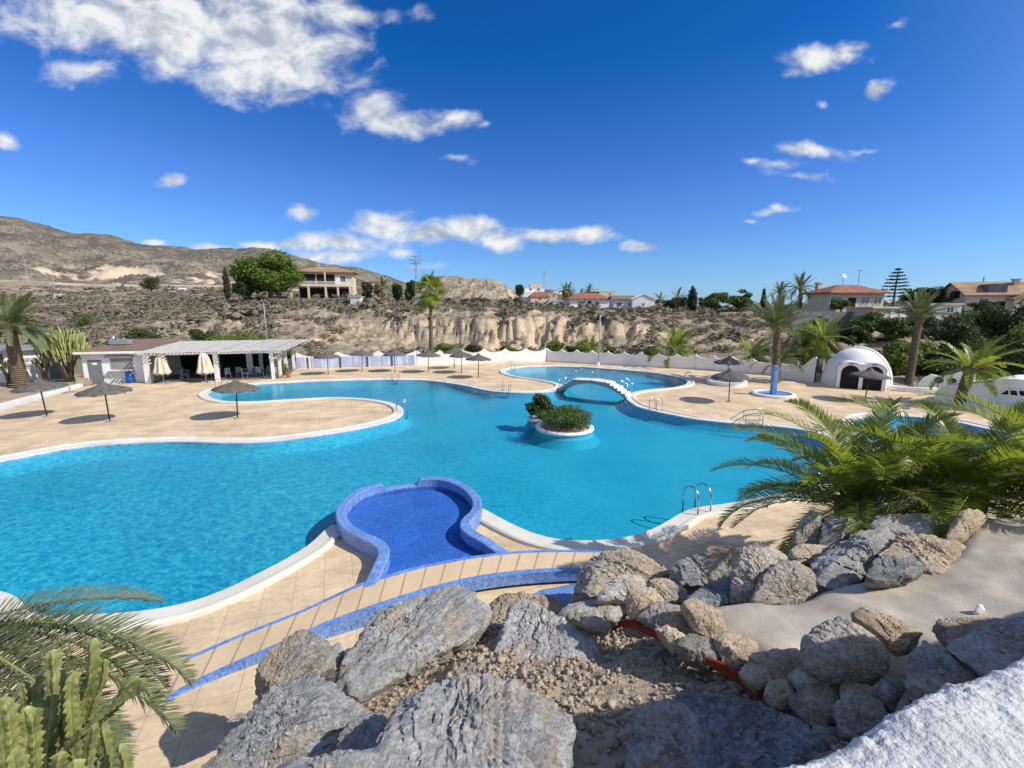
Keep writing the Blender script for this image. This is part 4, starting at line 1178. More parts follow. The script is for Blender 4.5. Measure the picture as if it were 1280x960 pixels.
rock('orange tan stone at the shadow edge of the path', [(1166, 782), (1176, 774), (1210, 775), (1243, 771), (1241, 784), (1212, 797), (1188, 804)], 3.35, 3.65, RT, seed=26, sub=5, bulge=.3)
rock('brown angular rock in shade above the white wall', [(1132, 862), (1138, 825), (1150, 804), (1180, 803), (1212, 826), (1228, 842), (1200, 862), (1162, 876)], 2.7, 3.15, RM, seed=27, sub=5, bulge=.45)
rock('flat shaded slab at the right frame edge over the white wall', [(1183, 806), (1212, 792), (1243, 776), (1300, 764), (1330, 790), (1290, 830), (1235, 842), (1212, 826)], 2.75, 3.35, RG, seed=28, sub=5, bulge=.2)
SG = 'stones edging the concrete path'
rock('first pale stone of the path edging, above the red strip', [(785, 760), (787, 737), (796, 733), (822, 740), (830, 752), (826, 768), (800, 773)], 5.0, 5.3, RT, seed=30, sub=5, group=SG, bulge=.5, grow=1.25)
rock('second grey tan stone of the path edging', [(803, 772), (812, 758), (835, 755), (862, 766), (868, 790), (852, 799), (828, 788)], 4.6, 5.0, RM, seed=31, sub=5, group=SG, bulge=.5, grow=1.25)
rock('tall warm stone of the path edging with a dark joint at its left', [(853, 757), (876, 751), (902, 771), (903, 791), (888, 804), (873, 792)], 4.4, 4.7, RT, seed=32, sub=5, group=SG, bulge=.5, grow=1.25)
rock('angular stone at the low end of the path edging', [(896, 804), (912, 789), (944, 804), (944, 826), (924, 836), (904, 824)], 4.0, 4.3, RT, seed=33, sub=5, group=SG, bulge=.5, grow=1.25)
rock('low brown stone in the middle of the path edging', [(846, 806), (868, 794), (899, 804), (902, 824), (880, 830), (858, 820)], 4.1, 4.35, RM, seed=34, sub=5, group=SG, bulge=.4, grow=1.28)
rock('flat capped stone half in shadow at the path corner', [(940, 828), (945, 818), (970, 815), (999, 820), (1000, 846), (984, 862), (966, 856)], 3.6, 3.9, RT, seed=35, sub=5, group=SG, bulge=.4, grow=1.28)
rock('pale lozenge stone below the rounded boulder', [(990, 846), (1000, 836), (1036, 850), (1050, 868), (1044, 888), (1014, 878)], 3.2, 3.45, RP, seed=36, sub=5, group=SG, bulge=.4, grow=1.28)
rock('small brown stone wedged under the boulder in shade', [(1096, 872), (1100, 848), (1126, 848), (1136, 872), (1118, 890)], 2.95, 3.15, RM, seed=37, sub=4, group=SG)
rock('shaded stone in the wall under the lozenge stone', [(984, 872), (1000, 862), (1042, 872), (1052, 895), (1030, 915), (1004, 902)], 3.0, 3.25, RM, seed=38, sub=5, group=SG)
rock('shaded broad stone low beside the white wall', [(1042, 880), (1060, 862), (1095, 872), (1118, 896), (1080, 925), (1052, 915)], 2.75, 3.05, RM, seed=39, sub=5, group=SG)
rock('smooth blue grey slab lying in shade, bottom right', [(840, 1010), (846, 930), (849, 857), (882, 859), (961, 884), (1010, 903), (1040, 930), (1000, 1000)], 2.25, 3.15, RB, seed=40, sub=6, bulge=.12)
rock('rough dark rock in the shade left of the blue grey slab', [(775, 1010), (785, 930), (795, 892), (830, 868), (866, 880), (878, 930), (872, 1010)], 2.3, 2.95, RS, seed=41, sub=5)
rock('tan earthy mound in front of the walkway', [(590, 790), (598, 750), (625, 737), (662, 736), (697, 741), (724, 751), (715, 775), (660, 795)], 6.7, 8.0, RT, seed=42, sub=6, bulge=.3, rough=.8, sharp=9)
rock('pale pointed stone between the mound and the edging', [(696, 768), (712, 755), (742, 749), (770, 750), (790, 757), (770, 772), (735, 776)], 5.9, 6.5, RP, seed=43, sub=5)
rock('small rounded stone above the gravel', [(722, 770), (742, 760), (764, 780), (758, 792), (733, 786)], 5.4, 5.7, RM, seed=44, sub=4)
rock('small wedge of rock between the tan rock and the broad grey one', [(412, 830), (416, 806), (425, 802), (431, 815), (424, 838)], 5.2, 5.5, RS, seed=45, sub=4)
rock('dark buried rock in the hollow left of the largest rock', [(418, 958), (424, 915), (445, 896), (478, 890), (490, 900), (470, 930), (450, 958)], 2.8, 3.3, RS, seed=46, sub=5, bulge=.1)

for k, (ol, yb, yt, mt_, lab) in enumerate([
    ([(955, 868), (962, 852), (984, 850), (992, 868), (980, 884), (962, 882)], 3.25, 3.45, RT, 'shaded tan stone at the left foot of the lozenge stone'),
    ([(1050, 868), (1056, 852), (1086, 856), (1096, 872), (1076, 882)], 3.05, 3.3, RT, 'small tan stone directly under the rounded boulder'),
    ([(1120, 892), (1130, 866), (1160, 868), (1172, 884), (1150, 900)], 2.75, 2.95, RM, 'dark stone squeezed between the brown angular rock and the white wall'),
    ([(1010, 928), (1020, 908), (1052, 912), (1062, 930), (1040, 945)], 2.75, 2.95, RM, 'lowest shaded stone of the edging next to the blue grey slab'),
    ([(925, 842), (932, 828), (958, 836), (966, 852), (945, 862)], 3.5, 3.75, RT, 'small warm stone below the angular stone of the edging'),
    ([(820, 788), (832, 780), (856, 794), (862, 808), (842, 812)], 4.35, 4.6, RT, 'flat tan stone below the second stone of the edging'),
    ([(1236, 800), (1250, 784), (1290, 780), (1300, 800), (1262, 812)], 3.1, 3.4, RT, 'tan stone lying on the shaded slab at the right frame edge')]):
    rock(lab, ol, yb, yt, mt_, seed=70 + k, sub=5, group=SG, bulge=.4, grow=1.15)

# ------------------------------------------------------------------ concrete path with a lumpy edge
PE = [(846, 778), (862, 765), (880, 757), (915, 748), (965, 744), (1000, 741), (1040, 727), (1075, 717), (1110, 707), (1150, 702), (1185, 688), (1203, 668), (1212, 650), (1235, 643), (1300, 648), (1420, 660),
      (1420, 770), (1300, 772), (1245, 780), (1190, 802), (1150, 800), (1110, 790), (1060, 790), (1030, 800), (1000, 818), (960, 822), (930, 812), (900, 806), (870, 796)]


def pz(px): return float(np.interp(px, [840, 900, 1000, 1100, 1200, 1300, 1420], [2.08, 2.30, 2.55, 2.72, 2.92, 3.05, 3.1]))


pq = resample(smooth_loop([G(a, b, pz(a)) for a, b in PE], 0.1), 0.09)
if area(pq) < 0: pq = pq[::-1]
zx = np.array([G(a, b, pz(a)) for a, b in PE])
# plane fit for the height of the surface
Aq = np.column_stack([zx[:, 0], zx[:, 1], np.ones(len(zx))]); kf, *_ = np.linalg.lstsq(Aq, zx[:, 2], rcond=None)
inner = []
for x in np.arange(pq[:, 0].min(), pq[:, 0].max(), 0.07):
    for y in np.arange(pq[:, 1].min(), pq[:, 1].max(), 0.07):
        if inside((x, y), pq): inner.append((x + random.uniform(-.01, .01), y + random.uniform(-.01, .01)))
inner = np.array(inner)
dmin = np.min(np.linalg.norm(inner[:, None] - pq[None], axis=2), axis=1); inner = inner[dmin > 0.05]
npq = len(pq)
vs = [Vector((float(p[0]), float(p[1]))) for p in np.vstack([pq, inner])]
v2, e2, f2, *_ = geometry.delaunay_2d_cdt(vs, [(i, (i + 1) % npq) for i in range(npq)], [], 1, 1e-4)
xy = np.array([(p.x, p.y) for p in v2])
d = np.min(np.linalg.norm(xy[:, None] - pq[None], axis=2), axis=1)
zz = xy @ kf[:2] + kf[2] + fbm(np.column_stack([xy * 1.3, np.zeros(len(xy))]), 4) * 0.035 + fbm(np.column_stack([xy * 6, np.zeros(len(xy))]), 3) * 0.010 - 0.10 * (1 - sstep(0, 0.16, d)) * 1.0
top = np.column_stack([xy, zz])
bq_ = np.column_stack([pq, np.full(npq, 0)]); bz = top[[int(np.argmin(np.linalg.norm(xy - p, axis=1))) for p in pq]]
skirt = bz.copy(); skirt[:, 2] -= 0.9
idx = [int(np.argmin(np.linalg.norm(xy - p, axis=1))) for p in pq]
nt_ = len(top)
sk = np.array([(idx[i], nt_ + i, nt_ + (i + 1) % npq, idx[(i + 1) % npq]) for i in range(npq)])
tri = np.array([t for t in f2 if len(t) == 3])
o = link_mesh('concrete_path', np_mesh('concrete_path', np.vstack([top, skirt]), [tri, sk], M['concrete'])); tag(o, kind='structure')

# red strips showing under the edging stones
for k, (pts, lab) in enumerate([([(772, 777, 5.15), (790, 777, 5.05), (812, 787, 4.85), (856, 812, 4.35)], 'upper dark red edging strip under the first stones of the path edging'),
                                ([(882, 822, 4.05), (905, 832, 3.9), (930, 850, 3.7), (950, 868, 3.5)], 'lower dark red edging strip under the angular stone at the path corner')]):
    P3 = [Vector(D(*p)) for p in pts]
    c0 = P3[0].copy()
    V = []; FA = []
    for i, p in enumerate(P3):
        w = 0.05 if 0 < i < len(P3) - 1 else 0.03
        t = (P3[min(i + 1, len(P3) - 1)] - P3[max(i - 1, 0)]).normalized(); sd = t.cross(Vector((0, 0, 1))).normalized()
        for (a_, b_) in ((-.02, -w), (-.02, w), (.03, w), (.03, -w)): V.append(p + sd * -a_ + Vector((0, 0, b_ - .03)) - c0)
    for i in range(len(P3) - 1):
        for q in range(4): FA.append((i * 4 + q, i * 4 + (q + 1) % 4, (i + 1) * 4 + (q + 1) % 4, (i + 1) * 4 + q))
    FA += [(3, 2, 1, 0), tuple(len(V) - 4 + q for q in range(4))]
    o = MB().add(V, FA).build('edging_strip', M['redboard'], None, c0, bevel=0.008)
    tag(o, lab, 'edging strip', 'red edging strips', 'thing')

# small things on the stones
c = D(455, 872, 3.95); c[2] = float(slope_z(c[0], c[1])) + .02
cap = MB().lathe([(0.001, 0.012), (0.018, 0.012), (0.021, 0.008), (0.021, -0.008), (0.018, -0.010), (0.001, -0.006)], 20).build('bottle_cap', M['bluebin'], None, c, smooth=False); tag(cap, 'bright blue bottle cap lying at the foot of the broad grey rock', 'bottle cap', kind='thing')
c = G(1224, 760, pz(1224) + 0.0)
rock('tiny white stone lying alone on the concrete path', [(1216, 765), (1221, 756), (1228, 754), (1232, 764), (1224, 768)], c[1] - .02, c[1] + .02, M['white'], seed=50, sub=3, name='pebble', group=None)

# ------------------------------------------------------------------ white parapet at the view point (bottom right) and an unseen block added to shade it
def parapet(name, pts, width, ztop, zbot, mat, label, cat):
    P2 = np.array(pts, float)
    L_ = np.concatenate([[0], np.cumsum(np.linalg.norm(np.diff(P2, axis=0), axis=1))])
    ns = int(L_[-1] / 0.012); s = np.linspace(0, L_[-1], ns)
    cx = np.interp(s, L_, P2[:, 0]); cy = np.interp(s, L_, P2[:, 1])
    tx = np.gradient(cx); ty = np.gradient(cy); l = np.hypot(tx, ty); nx, ny = -ty / l, tx / l
    prof = []
    hw = width / 2
    for t in np.linspace(0, 1, 60):
        a = math.pi * t
        prof.append((math.copysign(abs(math.cos(a)) ** 0.42, math.cos(a)) * hw, abs(math.sin(a)) ** 0.55 * 0.10 - 0.10))
    prof = [(hw, zbot - ztop)] + [(hw, -0.10 - 0.02 * k) for k in range(20, 0, -1)] + prof + [(-hw, -0.10 - 0.02 * k) for k in range(1, 21)] + [(-hw, zbot - ztop)]
    prof = np.array(prof); m = len(prof)
    V = np.zeros((ns, m, 3))
    V[:, :, 0] = cx[:, None] + nx[:, None] * prof[None, :, 0]; V[:, :, 1] = cy[:, None] + ny[:, None] * prof[None, :, 0]; zs_ = np.interp(s - 0.1, [0, 2.5, 2.8, 3.4, 3.9, 4.5, 5.5, 6.0, 6.6, 8.5], [ztop, ztop, 5.62, 5.98, 6.10, 5.98, 5.80, 5.50, 5.40, 5.35]); V[:, :, 2] = zs_[:, None] + prof[None, :, 1]; V[:, 0, 2] = zbot; V[:, -1, 2] = zbot
    p = V.reshape(-1, 3)
    am = sstep(-0.45, 0.35, fbm(p * 4.5 + 8, 3))
    dd = fbm(p * 7, 4, 0.5) * 0.014 + np.abs(fbm(p * 20 + 4, 3, 0.55)) * 0.017 * am + fbm(p * 2.2, 2) * 0.016 + fbm(p * 60, 2) * 0.002
    nrm = np.zeros_like(V); nrm[:, :, 2] = 0.8; nrm[:, :, 0] = nx[:, None] * np.sign(prof[None, :, 0]) * 0.5; nrm[:, :, 1] = ny[:, None] * np.sign(prof[None, :, 0]) * 0.5
    p = p + nrm.reshape(-1, 3) * dd[:, None]
    ii, jj = np.meshgrid(np.arange(ns - 1), np.arange(m - 1), indexing='ij'); a = (ii * m + jj).ravel()
    c = p.mean(0); c[2] = zbot
    o = link_mesh(name, np_mesh(name, p - c, np.stack([a, a + m, a + m + 1, a + 1], 1), mat), None, c)
    return tag(o, label, cat, None, 'thing')


WALL_TOP = 5.22
e0 = G(968, 962, WALL_TOP - .05); e1 = G(1282, 824, WALL_TOP - .05)
dr = (e1 - e0)[:2]; dr /= np.linalg.norm(dr); nr = np.array([dr[1], -dr[0]])
hwid = 0.24
parapet('parapet', [e0[:2] - dr * 0.10 + nr * hwid, e1[:2] + dr * 7.4 + nr * hwid], hwid * 2, WALL_TOP, 2.2, M['plaster'], 'rough white plastered parapet top in the bottom right corner', 'parapet')
pr = bpy.data.objects['parapet']
pb = np.array([*(e0[:2] + nr * 1.15 + dr * 1.35), 0]) - np.array(pr.location)
mb = MB()
for k in range(9): mb.box((pb[0] + dr[0] * (k * .19 - .76), pb[1] + dr[1] * (k * .19 - .76), 5.15 - pr.location.z + 0.55 + 0.06 * math.sin(k * 2.3)), (0.188, 0.25 + .002 * k, 1.1 + 0.12 * math.sin(k * 2.3)), math.atan2(dr[1], dr[0]))
mb.build('shade_block', M['plaster'], pr)  # unseen block, added so its shadow falls on the parapet top

# ------------------------------------------------------------------ reed umbrellas
UMB = [(59, 521, 'left-hand thatched grey umbrella beside the planting bed and white kerb'), (137.5, 527, 'thatched grey umbrella on the left deck, second one from the planting bed'),
       (297, 523, 'thatched grey umbrella standing alone in the middle of the paved spit'),
       (410.5, 468, 'thatched umbrella before the left end of the blue mosaic wall'), (452.5, 464.5, 'thatched umbrella before the middle of the blue mosaic wall'), (494, 464.5, 'thatched umbrella before the right part of the blue mosaic wall'),
       (535.5, 465.5, 'thatched umbrella at the right end of the blue mosaic wall, by the tall palm trunk'), (568, 460.5, 'rear thatched umbrella close to the white scalloped wall'), (577, 466, 'thatched umbrella just in front of the rear one by the white wall'),
       (598, 472.5, 'front umbrella of the three close together by the far pool edge'),
       (911, 502.5, 'thatched umbrella on the right deck between round pool and foot shower'), (909, 478, 'thatched umbrella near the white wall, above the ring shaped bench'), (1081, 501, 'thatched umbrella in front of the white dome')]
um0 = None
for k, (px, py, lab) in enumerate(UMB):
    p = G(px, py)
    if um0 is None:
        um0 = thing('beach_umbrella', p, lab, 'umbrella', 'thatched umbrellas on the pool deck')
        MB().tube([(0, 0, -0.05), (0, 0, 2.25)], 0.035, 8).build('pole', M['wood'], um0, smooth=True)
        MB().lathe([(0.16, 0.0), (0.16, 0.05), (0.05, 0.07)], 16).build('foot', M['galv'], um0)
        mb = MB()
        nR = 44
        rr = [random.uniform(0.97, 1.03) for _ in range(nR)]
        prof = [(0.03, 2.36), (0.08, 2.29), (0.20, 2.17), (0.45, 2.05), (0.74, 1.95), (1.00, 1.86), (1.17, 1.77), (1.19, 1.71)]
        v, f = [], []
        for i, (r, z) in enumerate(prof):
            for q in range(nR):
                a_ = 2 * math.pi * q / nR
                w = 0.0 if i < 3 else 0.004 * math.cos(q * 8 * 2 * math.pi / nR) * i
                j = rr[q] if i >= 6 else 1 + 0.01 * math.sin(q * 3.3)
                v.append((r * j * math.cos(a_), r * j * math.sin(a_), z + w + (random.uniform(-.03, .02) if i == 7 else 0)))
        for i in range(len(prof) - 1):
            for q in range(nR): f.append((i * nR + q, i * nR + (q + 1) % nR, (i + 1) * nR + (q + 1) % nR, (i + 1) * nR + q))
        mb.add(v, f)
        for q in range(230):       # loose reed ends round the rim
            a_ = random.uniform(0, 6.283); r0_ = random.uniform(1.08, 1.19); z0_ = 1.83 - (r0_ - 1.05) * .6; l_ = random.uniform(.08, .22); w_ = random.uniform(.012, .03)
            ca_, sa_ = math.cos(a_), math.sin(a_); tx_, ty_ = -sa_ * w_, ca_ * w_
            mb.add([(r0_ * ca_ - tx_, r0_ * sa_ - ty_, z0_), (r0_ * ca_ + tx_, r0_ * sa_ + ty_, z0_), ((r0_ + l_ * .55) * ca_ + tx_ * .3, (r0_ + l_ * .55) * sa_ + ty_ * .3, z0_ - l_ * .8)], [(0, 1, 2)])
        n0 = len(v)
        prof2 = [(1.16, 1.73), (0.7, 1.90), (0.3, 2.04), (0.03, 2.16)]
        mb.lathe(prof2, nR)
        mb.build('canopy', M['thatch'], um0, smooth=True)
        mb = MB()
        for q in range(8):
            a_ = 2 * math.pi * q / 8; mb.tube([(0.04 * math.cos(a_), 0.04 * math.sin(a_), 2.2), (1.1 * math.cos(a_), 1.1 * math.sin(a_), 1.71)], 0.012, 5)
        mb.build('ribs', M['wood'], um0)
        um0.rotation_euler = (R(1.0), R(-2), 0.3)
    else:
        o = copy_tree(um0); o.location = p; o['label'] = lab
        o.rotation_euler = (R(random.uniform(-2.5, 2.5)), R(random.uniform(-2.5, 2.5)), random.uniform(0, 6.28))

# low round ring bench by the umbrella near the wall
p = G(908, 480)
rb = thing('ring_bench', p, 'low round white rimmed bench ring under the umbrella near the wall', 'bench')
MB().lathe([(1.55, 0.0), (1.58, 0.28), (1.62, 0.34), (1.30, 0.34), (1.32, 0.28), (1.32, 0.0)], 40).build('seat', M['white'], rb, smooth=False)
MB().lathe([(1.3, 0.03), (0.05, 0.05)], 40).build('bed', M['bed'], rb)

# closed cream parasols before the pergola
pc0 = None
for k, (px, py, lab) in enumerate([(205, 479, 'closed cream parasol at the left post of the pergola'), (258, 478, 'closed cream parasol at the middle post of the pergola')]):
    p = G(px, py)
    if pc0 is None:
        pc0 = thing('closed_parasol', p, lab, 'parasol', 'closed cream parasols')
        MB().tube([(0, 0, 0), (0, 0, 2.5)], 0.04, 8).build('pole', M['galv'], pc0, smooth=True)
        MB().box((0, 0, 0.06), (0.9, 0.16, 0.1)).box((0, 0, 0.061), (0.16, 0.9, 0.098)).build('base', M['galv'], pc0)
        prof = [(0.02, 2.75), (0.10, 2.62), (0.26, 2.40), (0.34, 2.0), (0.40, 1.5), (0.50, 1.05), (0.56, 0.85), (0.50, 0.80), (0.06, 1.2)]
        v, f = [], []; nR = 40
        for i, (r, z) in enumerate(prof):
            for q in range(nR):
                a_ = 2 * math.pi * q / nR
                fold = 1 + 0.26 * math.sin(q * 2 * math.pi / nR * 8 + 0.5 * math.sin(i)) * min(1, i / 3)
                v.append((r * fold * math.cos(a_) * (1.15 if q > 20 else 1), r * fold * math.sin(a_), z + (0.10 * math.sin(q * 2 * math.pi / nR * 8) if i in (6, 7) else 0)))
        for i in range(len(prof) - 1):
            for q in range(nR): f.append((i * nR + q, i * nR + (q + 1) % nR, (i + 1) * nR + (q + 1) % nR, (i + 1) * nR + q))
        MB().add(v, f).build('canopy', M['canvas'], pc0, smooth=True)
        MB().lathe([(0.36, 1.75), (0.40, 1.72), (0.40, 1.66), (0.37, 1.63)], 24).build('strap', M['canvas'], pc0)
    else:
        o = copy_tree(pc0); o.location = p; o.rotation_euler = (0, 0, 1.1); o['label'] = lab


# ------------------------------------------------------------------ walls
def wall_thing(name, a, b, label, top, thick=0.25, mat='whitewash', cat='wall', z0=-0.4):
    """top: list of (fraction, height) along a->b"""
    A, B = Vector((*a, 0)), Vector((*b, 0)); d = B - A; L = d.length
    o = thing(name, A, label, cat, None, math.atan2(d.y, d.x))
    poly = [(0, z0)] + [(f * L, h) for f, h in top] + [(L, z0)]
    tris = geometry.tessellate_polygon([[Vector((x, z, 0)) for x, z in poly]])
    n = len(poly)
    v = [(x, 0, z) for x, z in poly] + [(x, thick, z) for x, z in poly]
    f = [tuple(t) for t in tris] + [tuple(i + n for i in t)[::-1] for t in tris] + [(i, (i + 1) % n, n + (i + 1) % n, n + i) for i in range(n)]
    MB().add(v, f).build('wall', M['whitewall'] if mat == 'whitewash' else M[mat], o)
    return o, L


def scallops(n, h0, h1, f0=0.0, f1=1.0):
    out = []
    for k in range(n):
        for j in range(9):
            t = j / 8
            if j == 8 and k < n - 1: continue
            s = (2 * t - 1) ** 2
            out.append((f0 + (f1 - f0) * (k + t) / n, h0 + (h1 - h0) * s ** 1.3))
    return out


g2 = lambda px, py: tuple(G(px, py)[:2])
w1, L1 = wall_thing('boundary_wall', g2(371, 461), g2(521, 457), 'white scalloped wall carrying blue patterned mosaic panels', scallops(3, 1.25, 1.75))
for k in range(5):
    x0, x1 = [(0.05, 0.9), (1.6, 4.6), (4.85, 7.6), (7.85, 10.4), (10.65, 13.2)][k]
    x0, x1 = x0 * L1 / 13.4, x1 * L1 / 13.4
    MB().box(((x0 + x1) / 2, -0.025, 0.68), (x1 - x0, 0.06, 1.10)).build('mosaic_panel', M['mosaic_light'], w1)
for k in range(4):
    MB().box(([1.25, 4.72, 7.72, 10.52][k] * L1 / 13.4, -0.06, 0.62), (0.10, 0.10, 1.24)).build('post', M['dark_metal'], w1)
wall_thing('boundary_wall', g2(521.6, 457), g2(683, 452), 'bright white scalloped wall between the mosaic panels and the wall corner', scallops(6, 1.30, 1.75))
wall_thing('boundary_wall', g2(683.6, 452), g2(868, 461.8), 'long scalloped wall in shade behind the round pool', scallops(9, 1.25, 1.62))
wall_thing('boundary_wall', g2(868.5, 461.8), g2(938, 466.8), 'shaded scalloped wall behind the ring bench', scallops(3, 1.25, 1.62))
wall_thing('boundary_wall', g2(939, 467), g2(996, 472), 'low white wall with scalloped cap behind the foot shower palm', scallops(2, 1.15, 1.5))
wall_thing('boundary_wall', g2(975, 474), g2(1017, 478), 'curved white wall rising up to the gate beside the dome', [(0, 0.75), (0.15, 0.8), (0.35, 0.95), (0.55, 1.2), (0.75, 1.7), (0.9, 2.15), (1.0, 2.25)], 0.3)
# gate between wall and dome
p = G(1018, 478); gt = thing('iron_gate', p, 'dark iron gate between the curved wall and the dome', 'gate', rz=0.35)
mb = MB()
for x in (0.02, 0.7): mb.box((x, 0, 1.05), (0.06, 0.06, 2.1))
for z in (0.1, 1.0, 2.07): mb.box((0.36, 0, z), (0.62, 0.05, 0.06))
mb.build('frame', M['dark_metal'], gt)
mb = MB()
for k in range(6): mb.box((0.11 + 0.1 * k, 0, 1.05), (0.02, 0.02, 1.9))
mb.build('bars', M['dark_metal'], gt)

# left kerb and bed
a, b = np.array(g2(-60, 526)), np.array(g2(104, 483))
kb, Lk = wall_thing('kerb_wall', a, b, 'low white kerb wall along the planting bed on the left', [(0, 0.22), (1, 0.24)], 0.35, 'white', 'kerb')
bedq = np.array([a, b, g2(104, 470), g2(-60, 478), g2(-420, 500), g2(-420, 560)]);
bedq = bedq if area(bedq) > 0 else bedq[::-1]
gxs = resample(bedq, 0.7)
v, f = fill(gxs, (), 0.13); o = link_mesh('planting_bed', np_mesh('planting_bed', v, np.array([t for t in f if len(t) == 3]), M['bed'], False)); tag(o, kind='structure')


# ------------------------------------------------------------------ bar building
def frame_of(p1, p2):
    d = Vector((p2[0] - p1[0], p2[1] - p1[1])); return d.length, math.atan2(d.y, d.x)


P1, P2 = g2(107, 480), g2(183, 477.5)
Wb, rb_ = frame_of(P1, P2)
bar = thing('bar_building', (*P1, 0), 'low white bar hut with brown roof, grey door and closed roller shutter', 'building', rz=rb_)
Hb = 2.62; Db = 6.5
MB().box((Wb / 2, Db / 2, Hb / 2 - 0.1), (Wb, Db, Hb + 0.2)).build('wall', M['whitewall'], bar)
MB().add([(-0.35, -0.45, Hb + .02), (Wb + 0.2, -0.45, Hb + .02), (Wb + 0.2, Db, Hb + .72), (-0.35, Db, Hb + .72), (-0.35, -0.45, Hb + .14), (Wb + 0.2, -0.45, Hb + .14), (Wb + 0.2, Db, Hb + .84), (-0.35, Db, Hb + .84)],
         [(0, 1, 2, 3), (4, 7, 6, 5), (0, 4, 5, 1), (1, 5, 6, 2), (2, 6, 7, 3), (3, 7, 4, 0)]).build('roof', M['roof_brown'], bar)
MB().box((Wb / 2, -0.47, Hb + 0.07), (Wb + 0.5, 0.05, 0.20)).build('fascia', M['white'], bar)
dr_ = MB().box((Wb * 0.20, -0.015, 1.02), (0.98, 0.07, 2.04), ).build('door', M['grey_door'], bar)
MB().box((Wb * 0.20, -0.06, 1.72), (0.34, 0.03, 0.20)).build('sign', M['white'], dr_)
MB().tube([(Wb * 0.20 + 0.38, -0.08, 1.0), (Wb * 0.20 + 0.28, -0.08, 1.0)], 0.02, 6).build('handle', M['steel'], dr_)
sh = MB().box((Wb * 0.64, -0.02, 1.70), (Wb * 0.36, 0.08, 0.98)).build('shutter', M['shutter'], bar)
MB().box((Wb * 0.62, -0.14, 2.28), (Wb * 0.45, 0.28, 0.17)).build('shutter_box', M['galv'], bar)
MB().box((Wb * 0.63, -0.22, 1.13), (Wb * 0.42, 0.42, 0.07)).build('counter', M['white'], bar)
for s in (0.44, 0.82): MB().add([(Wb * s, -0.02, 0.35), (Wb * s + .06, -0.02, 0.35), (Wb * s + .06, -0.40, 1.09), (Wb * s, -0.40, 1.09), (Wb * s, -0.02, 0.41), (Wb * s + .06, -0.02, 0.41), (Wb * s + .06, -0.40, 1.10), (Wb * s, -0.40, 1.10)], [(0, 1, 2, 3), (4, 7, 6, 5), (0, 4, 5, 1), (1, 5, 6, 2), (2, 6, 7, 3), (3, 7, 4, 0)]).build('bracket', M['white'], bar)
ac = thing('roof_duct', Vector((*P1, 0)) + Matrix.Rotation(rb_, 3, 'Z') @ Vector((Wb * 0.28, 3.2, Hb + 0.45)), 'silver ventilation duct unit on the brown bar roof', 'duct', rz=rb_)
MB().box((0, 0, 0.30), (1.5, 0.8, 0.45)).build('case', M['galv'], ac, bevel=0.04)
MB().tube([(-0.8, -0.1, 0.1), (-0.8, -0.1, 0.62), (-0.3, -0.1, 0.70)], 0.18, 12).build('pipe', M['steel'], ac, smooth=True)
p = G(163.5, 478.5)
bn = thing('barrel', p, 'bright blue plastic barrel standing against the bar wall', 'barrel')
MB().lathe([(0.001, 0.0), (0.27, 0.0), (0.29, 0.05), (0.29, 0.3), (0.305, 0.32), (0.305, 0.36), (0.29, 0.38), (0.29, 0.62), (0.305, 0.64), (0.305, 0.68), (0.29, 0.7), (0.28, 0.95), (0.25, 0.98)], 24).build('body', M['bluebin'], bn, smooth=True)
MB().lathe([(0.27, 0.97), (0.27, 1.0), (0.001, 1.01)], 24).build('lid', M['bluebin'], bn)
p = G(103, 480)
bk = thing('brick_steps', p, 'short stepped red brick edging between the bed and the bar wall', 'steps', rz=rb_)
for k in range(3): MB().box((0.0 + 0.35 * k, -0.2, 0.22 - 0.07 * k), (0.34, 0.5, 0.86 - 0.14 * k)).build('step', M['brick'], bk)
# floor lamp / drain cone on deck by the kerb
p = G(88, 491)
lp = thing('parasol_foot', p, 'small empty grey parasol foot near the end of the kerb', 'parasol base')
MB().lathe([(0.45, 0.0), (0.45, 0.06), (0.2, 0.12), (0.05, 0.16)], 20).build('plate', M['galv'], lp); MB().tube([(0, 0, 0.14), (0, 0, 0.5)], 0.04, 8).build('socket', M['galv'], lp)

# left white outbuilding behind the palm
p1, p2 = g2(-120, 489), g2(84, 474)
Wo, ro = frame_of(p1, p2)
ob = thing('outbuilding', (*p1, 0), 'white outbuilding with flat grey roof behind the left palm and cactus', 'building', rz=ro)
MB().box((Wo / 2, 2.5, 1.3), (Wo, 5, 3.0)).build('wall', M['whitewall'], ob)
MB().box((Wo / 2, 2.4, 2.92), (Wo + 0.5, 5.8, 0.2)).build('roof', M['galv'], ob)
MB().box((Wo * 0.35, -0.02, 2.2), (Wo * 0.5, 0.06, 0.75)).build('window', M['glass'], ob)
MB().box((Wo * 0.93, -0.02, 1.0), (0.8, 0.06, 1.9)).build('door', M['grey_door'], ob)

